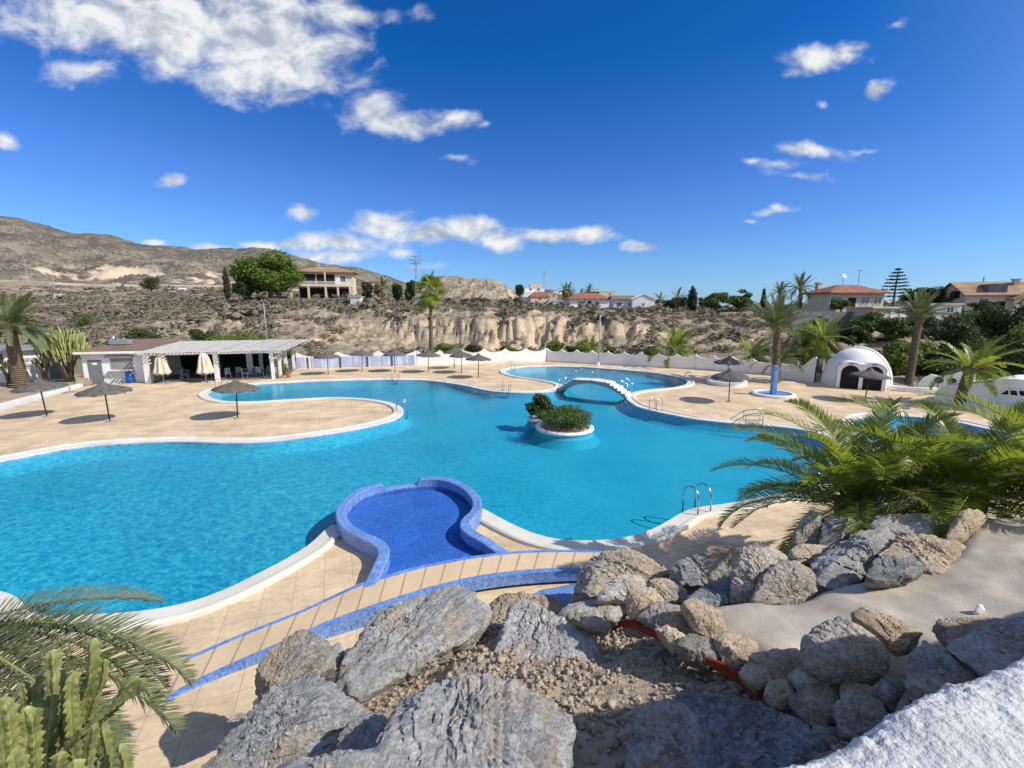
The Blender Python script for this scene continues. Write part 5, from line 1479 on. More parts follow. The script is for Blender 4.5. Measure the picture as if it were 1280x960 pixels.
# ------------------------------------------------------------------ pergola
Q1, Q2 = g2(184, 479), g2(349, 473.3)
Wp, rp = frame_of(Q1, Q2)
pg = thing('pergola', (*Q1, 0), 'long white pergola with weathered slat roof over a shaded seating area', 'pergola', rz=rp)
Dp = 7.0; Hf, Hk = 2.55, 3.05
mb = MB()
ns = 42
for k in range(ns):
    x = -0.5 + (Wp + 1.3) * k / (ns - 1)
    zj = random.uniform(-.015, .02); wj = random.uniform(.058, .082)
    mb.add([(x - wj, -0.9 + zj * 4, Hf + .10 + zj), (x + wj, -0.9 + zj * 4, Hf + .10 + zj), (x + wj + 0.5, Dp, Hk + .10 + zj), (x - wj + 0.5, Dp, Hk + .10 + zj), (x - wj, -0.9 + zj * 4, Hf + .15 + zj), (x + wj, -0.9 + zj * 4, Hf + .15 + zj), (x + wj + 0.5, Dp, Hk + .15 + zj), (x - wj + 0.5, Dp, Hk + .15 + zj)],
           [(0, 1, 2, 3), (4, 7, 6, 5), (0, 4, 5, 1), (1, 5, 6, 2), (2, 6, 7, 3), (3, 7, 4, 0)])
mb.build('slat_roof', M['slat'], pg)
MB().add([(-0.4, 0.1, Hf + .03), (Wp + .7, 0.1, Hf + .03), (Wp + 1.1, Dp - .1, Hk + .03), (0, Dp - .1, Hk + .03)], [(0, 1, 2, 3)]).build('dark_lining', M['thatch'], pg)  # dark sheet under the slats stands in for shade in the gaps
for y, h in ((-0.05, Hf), (Dp * 0.5, (Hf + Hk) / 2), (Dp - 0.1, Hk)):
    MB().box((Wp / 2, y, h - 0.06), (Wp + 0.8, 0.14, 0.16)).build('beam', M['white'], pg)
for (fx, y, w, h) in ((0.02, 0.0, 0.45, Hf), (0.52, 0.0, 0.32, Hf), (0.955, 0.0, 0.24, Hf), (0.985, 1.2, 0.24, Hf), (0.30, 3.3, 0.3, 2.7), (0.68, 3.3, 0.42, 2.7), (0.98, 3.6, 0.24, 2.7), (0.30, Dp - .2, 0.3, Hk), (0.68, Dp - .2, 0.3, Hk), (0.98, Dp - .2, 0.24, Hk)):
    MB().box((Wp * fx, y, h / 2 - 0.08), (w, w, h + 0.0)).build('post', M['white'], pg)
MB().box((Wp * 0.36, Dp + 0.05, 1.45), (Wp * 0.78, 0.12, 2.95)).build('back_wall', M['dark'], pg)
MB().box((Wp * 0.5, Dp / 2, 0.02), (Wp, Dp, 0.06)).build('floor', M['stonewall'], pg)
MB().box((Wp * 0.865, Dp + .04, 0.55), (Wp * 0.22, 0.1, 1.1)).build('parapet', M['white'], pg)
MB().add([(Wp * .80, -0.92, Hf - .02), (Wp * .95, -0.92, Hf - .05), (Wp * .86, -0.92, Hf + .22), (Wp * .82, -0.92, Hf + .18)], [(0, 1, 2, 3)]).build('roof_cloth', M['galv'], pg)
MR = Matrix.Rotation(rp, 3, 'Z')


def in_pg(x, y, z=0.05): return Vector((*Q1, 0)) + MR @ Vector((x, y, z))


ch0 = tb0 = None
CH = [(0.56, 1.2), (0.62, 2.2), (0.70, 1.0), (0.755, 2.1), (0.82, 1.1), (0.88, 2.3), (0.93, 1.0), (0.16, 2.5), (0.22, 1.4), (0.36, 2.2), (0.44, 1.6)]
for k, (fx, y) in enumerate(CH):
    lab = 'pale plastic chair standing in the shade under the pergola'
    if ch0 is None:
        ch0 = thing('chair', in_pg(Wp * fx, y), lab, 'chair', 'chairs under the pergola', rp + 0.4)
        MB().box((0, 0, 0.44), (0.46, 0.46, 0.05)).build('seat', M['furniture'], ch0)
        MB().box((0, 0.22, 0.70), (0.44, 0.05, 0.46)).build('backrest', M['furniture'], ch0)
        for sx in (-1, 1):
            for sy in (-1, 1): MB().tube([(0.19 * sx, 0.19 * sy, 0.44), (0.22 * sx, 0.22 * sy, 0)], 0.022, 6).build('leg', M['furniture'], ch0)
    else:
        o = copy_tree(ch0); o.location = in_pg(Wp * fx, y); o.rotation_euler = (0, 0, rp + random.uniform(0, 6.28))
for k, (fx, y) in enumerate([(0.66, 1.7), (0.79, 1.6), (0.905, 1.7), (0.19, 2.0), (0.40, 2.0)]):
    lab = 'square table among the chairs under the pergola'
    if tb0 is None:
        tb0 = thing('table', in_pg(Wp * fx, y), lab, 'table', 'tables under the pergola', rp)
        MB().box((0, 0, 0.73), (0.8, 0.8, 0.04)).build('tabletop', M['furniture'], tb0)
        for sx in (-1, 1):
            for sy in (-1, 1): MB().tube([(0.34 * sx, 0.34 * sy, 0.72), (0.34 * sx, 0.34 * sy, 0)], 0.025, 6).build('leg', M['furniture'], tb0)
    else:
        o = copy_tree(tb0); o.location = in_pg(Wp * fx, y); o.rotation_euler = (0, 0, rp + random.uniform(0, 1))

# flower pots at the pergola end
for (px, py, mt, r, lab) in ((358, 469, 'terracotta', 0.30, 'tall terracotta pot with pink flowers at the right end of the pergola'), (361, 472, 'terracotta', 0.24, 'low terracotta pot with green leaves in front of the tall one'), (354, 466, 'bluebin', 0.26, 'blue glazed pot behind the terracotta pots')):
    p = G(px, py); pt = thing('flower_pot', p, lab, 'flower pot')
    MB().lathe([(0.001, 0), (r * .6, 0.0), (r * .8, r * 1.0), (r * .95, r * 1.7), (r * 1.05, r * 1.75), (r * 1.05, r * 1.95), (r * .9, r * 1.95), (r * .85, r * 1.8), (0.001, r * 1.8)], 24).build('pot', M[mt], pt, smooth=True)
    pt['leaf_r'] = r

# ------------------------------------------------------------------ white dome
c = G(1067, 487)
ang_d = math.atan2(c[0], c[1])
dm = thing('dome_hut', (c[0] * (1 + 2.4 / c[1]), c[1] + 2.4, 0), 'white plastered dome hut with two dark arched openings', 'dome', rz=-ang_d * 0.8)
Rd, Hd = 2.42, 3.1
prof = [(Rd * math.cos(a_) ** 0.86 if a_ < 1.57 else 0.001, Hd * math.sin(a_)) for a_ in np.linspace(0, math.pi / 2, 20)]
MB().lathe(prof, 64).build('shell', M['whitewall'], dm, smooth=True)
# curved fin over the right side
v, f = [], []
for k in range(25):
    t = math.pi * k / 24; x = math.cos(t) * (Rd + .12); z = math.sin(t) * (Hd + 0.12)
    for (dx, dy) in ((1.0, -0.25), (1.0, 0.25), (0.95, 0.25), (0.95, -0.25)): v.append((x * dx * 0.96 + 0.15, dy + 0.6, max(-0.05, z * dx)))
for k in range(24):
    for q in range(4): f.append((k * 4 + q, k * 4 + (q + 1) % 4, (k + 1) * 4 + (q + 1) % 4, (k + 1) * 4 + q))
MB().add(v, f).build('rib', M['whitewall'], dm, smooth=False)
for az_, nm_ in ((0.15, 'rib'), (0.75, 'rib'), (-0.45, 'rib')):      # raised seams over the right hand side
    v, f = [], []
    for k in range(15):
        t = math.pi / 2 * k / 14; x = Rd * math.cos(t) ** 0.86 if k < 14 else 0.001; z = Hd * math.sin(t)
        for (s_, w_) in ((0.99, -.09), (1.03, -.09), (1.03, .09), (0.99, .09)):
            v.append((x * s_ * math.cos(az_) - w_ * math.sin(az_), x * s_ * math.sin(az_) + w_ * math.cos(az_), z * s_))
    for k in range(14):
        for q in range(4): f.append((k * 4 + q, k * 4 + (q + 1) % 4, (k + 1) * 4 + (q + 1) % 4, (k + 1) * 4 + q))
    MB().add(v, f).build(nm_, M['whitewall'], dm)
# front with two arches
yf = -2.78


def arch_pts(cx, hw, hs, n=12): return [(cx + hw, 0.0), (cx + hw, hs)] + [(cx + hw * math.cos(t), hs + hw * math.sin(t)) for t in np.linspace(0, math.pi, n)][1:-1] + [(cx - hw, hs), (cx - hw, 0.0)]


outer = [(-1.55, 0.0), (-1.55, 1.45)] + [(-0.72 + 0.86 * math.cos(t), 1.45 + 0.75 * math.sin(t)) for t in np.linspace(math.pi * 0.97, math.pi * 0.28, 10)] + [(0.72 + 0.86 * math.cos(t), 1.45 + 0.75 * math.sin(t)) for t in np.linspace(math.pi * 0.72, math.pi * 0.03, 10)] + [(1.55, 1.45), (1.55, 0.0)]
poly = outer + arch_pts(0.72, 0.60, 1.30) + [(0.12, 0.0), (-0.12, 0.0)] + arch_pts(-0.72, 0.60, 1.30)
tris = geometry.tessellate_polygon([[Vector((x, z, 0)) for x, z in poly]])
n = len(poly)
v = [(x, yf, z) for x, z in poly] + [(x, yf + 1.7, z) for x, z in poly]
f = [tuple(t) for t in tris] + [tuple(i + n for i in t)[::-1] for t in tris] + [(i, (i + 1) % n, n + (i + 1) % n, n + i) for i in range(n)]
MB().add(v, f).build('portal', M['whitewall'], dm)
for cx in (-0.72, 0.72):
    ap = arch_pts(cx, 0.58, 1.30); n = len(ap)
    v = [(x, yf + 0.14, z) for x, z in ap]
    MB().add(v, [tuple(range(n))]).build('opening', M['dark'], dm)
for cx in (-0.72, 0.72): MB().box((cx, yf - 0.02, 2.02), (0.34, 0.05, 0.10)).build('plaque', M['galv'], dm)

# ------------------------------------------------------------------ white curved walls and low house on the right
p1, p2 = g2(1147, 486), g2(1215, 493)
pw, Lw = wall_thing('porthole_wall', p1, p2, 'white wavy wall with two round porthole windows behind the right palm', [(0, 0.5), (0.08, 0.95), (0.2, 1.25), (0.4, 1.15), (0.6, 1.4), (0.8, 1.75), (1, 1.8)], 0.3)
for fx in (0.38, 0.62):
    mb = MB().lathe([(0.34, 0.0), (0.36, 0.05), (0.27, 0.06), (0.26, 0.0)], 20)
    o = mb.build('porthole_frame', M['whitewall'], pw, (Lw * fx, -0.0, 0.85)); o.rotation_euler = (R(90), 0, 0)
    d_ = MB().lathe([(0.001, 0.03), (0.27, 0.03)], 20).build('porthole', M['glass'], pw, (Lw * fx, 0.0, 0.85)); d_.rotation_euler = (R(90), 0, 0)
p1, p2 = g2(1167, 503), g2(1330, 524)
lh, Lh = wall_thing('sloping_wall', p1, p2, 'large white sloping wall with a slanted slot window beside the right palm', [(0, 0.7), (0.03, 1.05), (0.10, 1.3), (0.25, 1.45), (0.42, 1.75), (0.56, 2.05), (0.62, 2.1), (1, 2.0)], 3.2)
MB().add([(Lh * .52, -0.03, 1.05), (Lh * .57, -0.03, 1.35), (Lh * .70, -0.03, 1.42), (Lh * .72, -0.03, 1.1)], [(0, 1, 2, 3)]).build('slot_window', M['dark'], lh)
mb = MB()
for q in ([(Lh * .515, 1.02), (Lh * .57, 1.38), (Lh * .70, 1.45)], [(Lh * .515, 1.02), (Lh * .72, 1.07)], [(Lh * .59, 1.36), (Lh * .60, 1.06)], [(Lh * .65, 1.4), (Lh * .67, 1.06)]):
    mb.tube([(x, -0.05, z) for x, z in q], 0.045, 6)
mb.build('window_frame', M['whitewall'], lh)
bb = thing('bench', Vector((*p1, 0)) + Matrix.Rotation(lh.rotation_euler.z, 3, 'Z') @ Vector((Lh * .43, -0.9, 0)), 'low white masonry bench in front of the sloping wall', 'bench', rz=lh.rotation_euler.z)
MB().box((Lh * .26, 0.2, 0.42), (Lh * .52, 0.5, 0.08)).build('seat', M['whitewall'], bb); MB().box((Lh * .26, 0.28, 0.19), (Lh * .50, 0.3, 0.38)).build('base', M['whitewall'], bb)
p = G(1150, 491); cb = thing('stone_bench', p, 'low curved white bench before the dark hedge right of the dome', 'bench', rz=-0.35)
v, f = [], []
for k in range(13):
    t = R(200 + 140 * k / 12); x, y = 1.9 * math.cos(t), 1.2 * math.sin(t) + 1.2
    for (s, z) in ((1, 0), (1, .38), (0.75, .38), (0.75, 0)): v.append((x * s, (y - 1.2) * s + 1.2, z))
for k in range(12):
    for q in range(4): f.append((k * 4 + q, k * 4 + (q + 1) % 4, (k + 1) * 4 + (q + 1) % 4, (k + 1) * 4 + q))
MB().add(v, f).build('seat', M['whitewall'], cb)

# ------------------------------------------------------------------ foot shower
p = G(966, 494)
fs = thing('foot_shower', p, 'blue tiled shower pillar on a round white rimmed basin', 'shower')
MB().lathe([(1.45, 0.0), (1.45, 0.16), (1.38, 0.20), (1.22, 0.20), (1.18, 0.14), (1.18, 0.02)], 48).build('basin_rim', M['white'], fs, smooth=False)
MB().lathe([(1.2, 0.09), (0.001, 0.09)], 48).build('basin_floor', M['mosaic'], fs)
MB().box((0, 0, 1.15), (0.34, 0.34, 2.2)).build('pillar', M['mosaic'], fs, bevel=0.02)
MB().tube([(0, -0.15, 2.0), (0, -0.42, 2.05), (0, -0.46, 1.98)], 0.03, 8).build('shower_head', M['steel'], fs, smooth=True)
MB().tube([(0, -0.17, 1.1), (0, -0.25, 1.1)], 0.04, 10).build('tap', M['steel'], fs)


# ------------------------------------------------------------------ lamp posts and power pole
def pole_at(px, pytop, Y):
    t = D(px, pytop, Y); z0 = 0.0
    return t


for (px, pb, ptop, lab) in ((748, 457, 391, 'tall thin grey lamp post at the wall behind the footbridge'), (336, 449, 376, 'tall thin lamp post behind the right end of the pergola')):
    b_ = G(px, pb); h = D(px, ptop, b_[1])[2]
    lpst = thing('lamp_post', b_, lab, 'lamp post')
    MB().tube([(0, 0, 0), (0, 0, h * 0.5), (0, 0, h)], [0.075, 0.06, 0.045], 8).build('pole', M['galv'], lpst, smooth=True)
    MB().box((0, 0, 0.2), (0.3, 0.3, 0.4)).build('base', M['whitewall'], lpst)
    MB().box((0, 0, h - 0.05), (0.55, 0.12, 0.08)).box((0.2, -0.05, h + 0.07), (0.2, 0.16, 0.14)).box((-0.2, -0.05, h + 0.07), (0.2, 0.16, 0.14)).build('lamp_head', M['galv'], lpst)
p = D(521.5, 377, 105); pz_ = p[2]; h = D(521, 320, 105)[2] - pz_
pp_ = thing('power_pole', p, 'pale lattice power pole with three crossarms left of the tall fan palm', 'power pole')
mb = MB()
for (sx, sy) in ((-1, -1), (1, -1), (1, 1), (-1, 1)): mb.tube([(0.32 * sx, 0.32 * sy, -0.5), (0.13 * sx, 0.13 * sy, h)], 0.07, 5)
for k in range(14):
    z0, z1 = h * k / 14, h * (k + 1) / 14; w0 = 0.32 - 0.19 * k / 14; w1 = 0.32 - 0.19 * (k + 1) / 14; s = 1 if k % 2 else -1
    mb.tube([(-w0 * s, -w0, z0), (w1 * s, -w1, z1)], 0.035, 4); mb.tube([(w0, -w0 * s, z0), (w1, w1 * s, z1)], 0.035, 4)
mb.build('mast', M['galv'], pp_)
for z, w in ((h - 0.1, 1.1), (h - 0.9, 1.6), (h - 1.7, 1.3)):
    cx_ = MB().box((0, 0, z), (w * 2, 0.14, 0.14)).build('crossarm', M['galv'], pp_)
    mb = MB()
    for s in (-0.95, -0.5, 0.5, 0.95): mb.tube([(w * s, 0, z), (w * s, 0, z + 0.3)], 0.06, 6)
    mb.build('insulators', M['dark_metal'], cx_)


# ------------------------------------------------------------------ houses
def hip_roof(w, d, h, rise, over=0.5, ridge=0.4, t=0.18):
    x0, x1, y0, y1 = -w / 2 - over, w / 2 + over, -over, d + over
    rx = w / 2 * ridge
    yc = d / 2
    v = [(x0, y0, h), (x1, y0, h), (x1, y1, h), (x0, y1, h), (x0, y0, h + t), (x1, y0, h + t), (x1, y1, h + t), (x0, y1, h + t), (-rx, yc, h + rise + t), (rx, yc, h + rise + t)]
    f = [(3, 2, 1, 0), (0, 1, 5, 4), (1, 2, 6, 5), (2, 3, 7, 6), (3, 0, 4, 7), (4, 5, 9, 8), (5, 6, 9), (6, 7, 8, 9), (7, 4, 8)]
    return v, f


def gable_roof(w, d, h, rise, over=0.4, t=0.16, along_x=True):
    if along_x:
        x0, x1 = -w / 2 - over, w / 2 + over; y0, y1 = -over, d + over; yc = d / 2
        v = [(x0, y0, h), (x1, y0, h), (x1, yc, h + rise), (x0, yc, h + rise), (x1, y1, h), (x0, y1, h)]
    else:
        x0, x1 = -w / 2 - over, w / 2 + over; y0, y1 = -over, d + over
        v = [(x0, y1, h), (x0, y0, h), (0, y0, h + rise), (0, y1, h + rise), (x1, y0, h), (x1, y1, h)]
    n = len(v); v2 = v + [(a_, b_, c_ + t) for a_, b_, c_ in v]
    f = [(0, 1, 2, 3), (3, 2, 4, 5)]; f = [q[::-1] for q in f] + [tuple(i + n for i in q) for q in f]
    ring_ = [0, 1, 2, 4, 5, 3]
    f += [(ring_[i], ring_[(i + 1) % 6], ring_[(i + 1) % 6] + n, ring_[i] + n) for i in range(6)]
    return v2, f


def house(name, px, pyb, Y, w, d, h, label, wallm='cream', roof='hip', roofm='roof_tan', rise=1.5, rz=0.0, wins=(), doors=(), over=0.5, chimney=None, base=2.0, cat='house', group=None, z=None):
    p = D(px, pyb, Y)
    if z is not None: p[2] = z
    o = thing(name, p, label, cat, group, rz)
    wv = [(-w / 2, 0, -base), (w / 2, 0, -base), (w / 2, d, -base), (-w / 2, d, -base), (-w / 2, 0, h), (w / 2, 0, h), (w / 2, d, h), (-w / 2, d, h)]
    wf = [(3, 2, 1, 0), (0, 1, 5, 4), (1, 2, 6, 5), (2, 3, 7, 6), (3, 0, 4, 7), (4, 5, 6, 7)]
    if roof == 'gable_x': wv += [(-w / 2, d / 2, h + rise), (w / 2, d / 2, h + rise)]; wf += [(4, 7, 8), (5, 9, 6)]
    if roof == 'gable_y': wv += [(0, 0, h + rise), (0, d, h + rise)]; wf += [(4, 8, 5), (6, 9, 7)]
    MB().add(wv, wf).build('wall', M[wallm], o)
    if roof == 'hip': r_ = MB().add(*hip_roof(w, d, h + .01, rise, over)).build('roof', M[roofm], o)
    elif roof == 'gable_x': r_ = MB().add(*gable_roof(w, d, h + .01, rise, over)).build('roof', M[roofm], o)
    elif roof == 'gable_y': r_ = MB().add(*gable_roof(w, d, h + .01, rise, over, along_x=False)).build('roof', M[roofm], o)
    else:
        r_ = MB().box((0, d / 2, h + 0.12), (w + over, d + over, 0.24)).build('roof', M[roofm], o)
    if chimney: MB().box((chimney[0], chimney[1], h + rise * 0.8), (0.7, 0.7, 1.6)).box((chimney[0], chimney[1], h + rise * 0.8 + 0.9), (0.95, 0.95, 0.2)).build('chimney', M[wallm], r_)
    for (x, zc, ww, hh) in wins:
        fr = MB()
        for s in (-1, 1): fr.box((x + s * (ww / 2 + .04), -0.03, zc), (0.10, 0.10, hh + .16))
        for s in (-1, 1): fr.box((x, -0.03, zc + s * (hh / 2 + .04)), (ww - .02, 0.09, 0.09))
        fr.box((x, -0.03, zc), (0.06, 0.08, hh))
        wn_ = fr.build('window', M['white'], o)
        MB().box((x, -0.01, zc), (ww, 0.04, hh)).build('pane', M['glass'], wn_)
    for (x, ww, hh) in doors: MB().box((x, -0.02, hh / 2), (ww, 0.07, hh)).build('door', M['dark'], o)
    return o


# big two storey villa with balcony
vl = house('villa', 409, 374, 118, 13.6, 7, 7.0, 'two storey villa with tan overhanging roof and white balcony rail beside the large pine', 'cream', 'hip', 'roof_tan', 1.5, R(13),
           [(4.2, 5.4, 1.5, 1.5)], (), 1.0, (-2.5, 5.0), 3)
for k, (a_, b_) in enumerate(((-6.4, -2.6), (-2.2, 2.2))): MB().box(((a_ + b_) / 2, -0.03, 5.2), (b_ - a_, 0.1, 2.6)).build('window', M['dark'], vl)
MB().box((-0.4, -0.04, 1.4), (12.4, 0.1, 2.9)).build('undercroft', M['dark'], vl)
MB().box((3.0, -0.10, 5.0), (1.3, 0.14, 2.3)).build('shutter', M['white'], vl)
MB().box((-1.0, -1.2, 3.35), (15.0, 2.4, 0.32)).build('balcony', M['cream'], vl)
mb = MB()
for k in range(60): mb.box((-8.4 + 0.25 * k, -2.32, 4.0), (0.09, 0.06, 0.95))
mb.box((-1.0, -2.32, 4.5), (15.0, 0.12, 0.10)).box((-1.0, -2.32, 3.60), (15.0, 0.10, 0.08)); mb.build('balustrade', M['white'], vl)
for x in (-8.2, -4.0, 0.2, 3.2, 6.2): MB().box((x, -2.2, 1.5), (0.45, 0.45, 3.5)).build('column', M['cream'], vl)
for x in (-8.2, 0.2): MB().box((x, -2.2, 5.3), (0.3, 0.3, 3.2)).build('column', M['cream'], vl)
gw = thing('garden_wall', D(400, 379, 100), 'grey garden wall on the rim below the two storey villa', 'wall', rz=R(-4)); MB().box((0, 0, 0.0), (24, 0.4, 1.8)).build('wall', M['stonewall'], gw); MB().box((0, 0, 0.96), (24.2, 0.5, 0.12)).build('coping', M['cream'], gw)
pl = thing('pump_hut', D(446, 380, 92), 'tiny white utility box on the cliff rim right of the villa', 'hut'); MB().box((0, 0, 0.6), (2.2, 1.2, 1.6)).build('wall', M['white'], pl); MB().box((0, 0, 1.45), (2.5, 1.5, 0.15)).build('roof', M['cream'], pl)

# houses on the plateau, centre right
house('cottage', 783, 386, 150, 8.6, 8, 3.1, 'white bungalow part with brown roof and dark windows joined to the white gable house', 'white', 'gable_x', 'roof_brown', 1.3, 0.0, [(-2.5, 1.5, 1.6, 1.2), (1.5, 1.5, 1.6, 1.2)], (), 0.6)
house('gable_house', 804, 386.5, 147, 7.4, 9, 3.1, 'plain bright white house with a gable end and one small window', 'white', 'gable_y', 'white', 1.7, 0.0, [(0.0, 1.6, 0.7, 0.8)], (), 0.3)
house('red_roof_house', 737, 383.5, 170, 16, 10, 2.9, 'low house with wide red and tan tiled roof left of the white gable house', 'white', 'hip', 'roof_red', 2.4, 0.1, [(-4, 1.3, 1.4, 1.2), (3, 1.3, 1.4, 1.2)], [(0, 1.3, 2.2)], 0.9)
house('flat_house', 708, 384, 200, 12, 8, 2.6, 'small white flat roofed house among the shrubs, left of the wide red roof', 'white', 'flat', 'cream', 0.2, 0.0, [(2, 1.4, 1.4, 1.2)], [(-2, 1.2, 2.1)])
house('red_gable_house', 675, 377, 230, 10, 8, 2.4, 'small house with a bright red roof below the hilltop villa', 'cream', 'hip', 'roof_red', 2.8, 0.1, [(0, 1.3, 1.4, 1.1)])
hv_ = house('hilltop_villa', 668, 369, 330, 15, 10, 5.5, 'white stepped hilltop villa with terraces, far behind the cliff', 'white', 'flat', 'cream', 0.3, 0.1, [(-5, 1.6, 2, 1.6), (0, 1.6, 2, 1.6), (5, 1.6, 2, 1.6), (-3, 4.2, 2, 1.4), (3, 4.2, 2, 1.4)], base=12)
MB().box((1.5, 5, 6.9), (9, 7, 2.6)).build('upper_storey', M['cream'], hv_); MB().box((-4.5, -2.0, 0.4), (10, 4, 4)).build('terrace', M['white'], hv_)
house('terrace_house', 688, 374, 320, 10, 8, 4.0, 'pale block of a house stepping down right of the hilltop villa', 'cream', 'flat', 'white', 0.3, 0.0, [(-2.5, 2.4, 1.6, 1.4), (2.5, 2.4, 1.6, 1.4)], base=12)
house('flat_house', 655, 372, 340, 8, 8, 4.5, 'narrow white house at the left foot of the hilltop villa', 'white', 'flat', 'cream', 0.3, 0.0, [(0, 2.4, 1.6, 1.4)], base=12)
for k, (px, py, w_, h_, lab) in enumerate(((755, 371, 22, 5, 'long beige distant block behind palms, centre right'), (742, 369, 10, 6, 'narrow beige distant block beside the long beige one'))):
    house('apartment_block', px, py, 420, w_, 12, h_, lab, 'cream', 'flat', 'white', 0.3, 0, [(-w_ / 4, 2.5, 2, 1.4), (w_ / 4, 2.5, 2, 1.4)], base=20)
# house with red hip roof on the right
h1 = house('bungalow', 1070, 388, 74, 9.8, 5, 2.8, 'cream bungalow with red hipped roof above the slate retaining wall', 'cream', 'hip', 'roof_red', 1.35, R(6), [(1.4, 1.65, 1.5, 1.15), (3.7, 1.65, 1.4, 1.15), (-4.0, 1.6, 1.9, 1.4)], [(-1.0, 1.4, 2.1)], 0.8, (-3.5, 4.5), 3)
an = thing('aerial', D(1072, 360, 78), 'thin television aerial on the red hipped roof', 'aerial'); MB().tube([(0, 0, -1), (0, 0, 3.2)], 0.05, 6).build('mast', M['galv'], an)
mb = MB(); mb.tube([(-.5, 0, 3.0), (.5, 0, 3.0)], 0.03, 5)
for q in range(5): mb.tube([(-.4 + .2 * q, -.3, 3.0), (-.4 + .2 * q, .3, 3.0)], 0.02, 4)
mb.build('antenna', M['galv'], an)
dsh = thing('satellite_dish', D(1053, 358, 78), 'small satellite dish on a thin mast over the red roof', 'satellite dish'); MB().tube([(0, 0, -1), (0, 0, 1.7)], 0.04, 6).build('mast', M['galv'], dsh)
o = MB().lathe([(0.001, 0.0), (0.25, 0.03), (0.45, 0.12)], 20).build('dish', M['white'], dsh, (0, -.1, 1.8), smooth=True); o.rotation_euler = (R(70), 0, 0.3)
# slate retaining wall and sheds below it
rw = thing('retaining_wall', D(1035, 409, 62), 'dark slate retaining wall below the cream bungalow', 'wall', rz=R(12)); MB().box((0, 0, 0.6), (13, 0.6, 3.2)).build('wall', M['stonewall'], rw)
sd = house('shed', 1110, 404, 60, 5.4, 4, 2.0, 'flat roofed shed with white doors below the bungalow, left of the tall palm', 'cream', 'flat', 'cream', 0.2, R(8), (), (), 0.6, base=2)
for x in (0.6, 2.1): MB().box((x, -0.03, 1.0), (1.0, 0.1, 1.9)).build('door', M['white'], sd)
gar = house('white_annex', 1172, 395, 64, 6, 4, 1.6, 'low white annex and steps right of the tall palm crown', 'white', 'flat', 'cream', 0.2, R(-6), [(1.5, 0.9, 0.9, 0.8)], (), 0.4, base=2)
# tan gabled house, far right
t1 = house('gabled_house', 1246, 393, 72, 8.6, 8, 3.0, 'large tan gabled house with grey dormer on the right skyline', 'cream', 'gable_x', 'roof_tan', 2.3, R(-18), [(-2.0, 1.9, 1.2, 1.3), (2.2, 1.9, 1.2, 1.3)], [(0.2, 1.2, 2.1)], 0.5, (3.4, 3.0), 3)
MB().box((-0.3, 1.4, 4.2), (2.4, 2.4, 1.5)).build('dormer', M['stonewall'], t1)
house('gabled_house', 1302, 393, 70, 8.0, 8, 2.3, 'lower tan gabled house wing cut by the right frame edge', 'cream', 'gable_y', 'roof_tan', 2.1, R(-10), [(0, 1.6, 1.5, 1.3)], (), 0.5, None, 3)
an2 = thing('aerial', D(1228, 358, 78), 'thin dark aerial mast on the tan gabled roof', 'aerial'); MB().tube([(0, 0, -1.5), (0, 0, 1.8)], 0.05, 6).build('mast', M['dark_metal'], an2); MB().box((0, 0, 1.3), (0.7, 0.06, 0.06)).box((0, 0, 0.9), (0.5, 0.06, 0.06)).build('antenna', M['dark_metal'], an2)
# far left: small white things on the plain
house('farm_shed', 72, 373, 240, 3.2, 3, 2.4, 'tiny white block hut alone on the dry plain at left', 'white', 'flat', 'cream', 0.2, 0.1, [(0, 1.3, .7, .7)], (), 0.2)
for k, (px, py, lab) in enumerate(((220, 366, 'long white farm shed on the dry plain at left'), (246, 367.5, 'short pale blue grey farm shed right of the long white one'))):
    house('farm_shed', px, py, 330, 12 if k == 0 else 6, 5, 2.6, lab, 'white' if k == 0 else 'galv', 'gable_x', 'white', 0.9, 0.1, [(-1, 1.4, 1.2, .9)])
# distant pylons on the mountain side
for k, (px, py, Y, h_, lab) in enumerate(((34, 346, 560, 26, 'thin distant pylon at the foot of the mountain, far left'), (66, 347, 560, 24, 'thin distant pylon right of the far left one'), (187, 346, 620, 30, 'distant pair of thin masts before the mountain'), (680, 362, 420, 17, 'distant cross shaped mast on the hill beside the hilltop villa'))):
    p = D(px, py, Y); o = thing('pylon', p, lab, 'pylon'); MB().tube([(0, 0, -6), (0, 0, h_)], [0.45, 0.25], 5).build('mast', M['galv'], o)
    MB().box((0, 0, h_ * .82), (h_ * .22, .3, .3)).box((0, 0, h_ * .95), (h_ * .16, .3, .3)).build('crossarm', M['galv'], o)

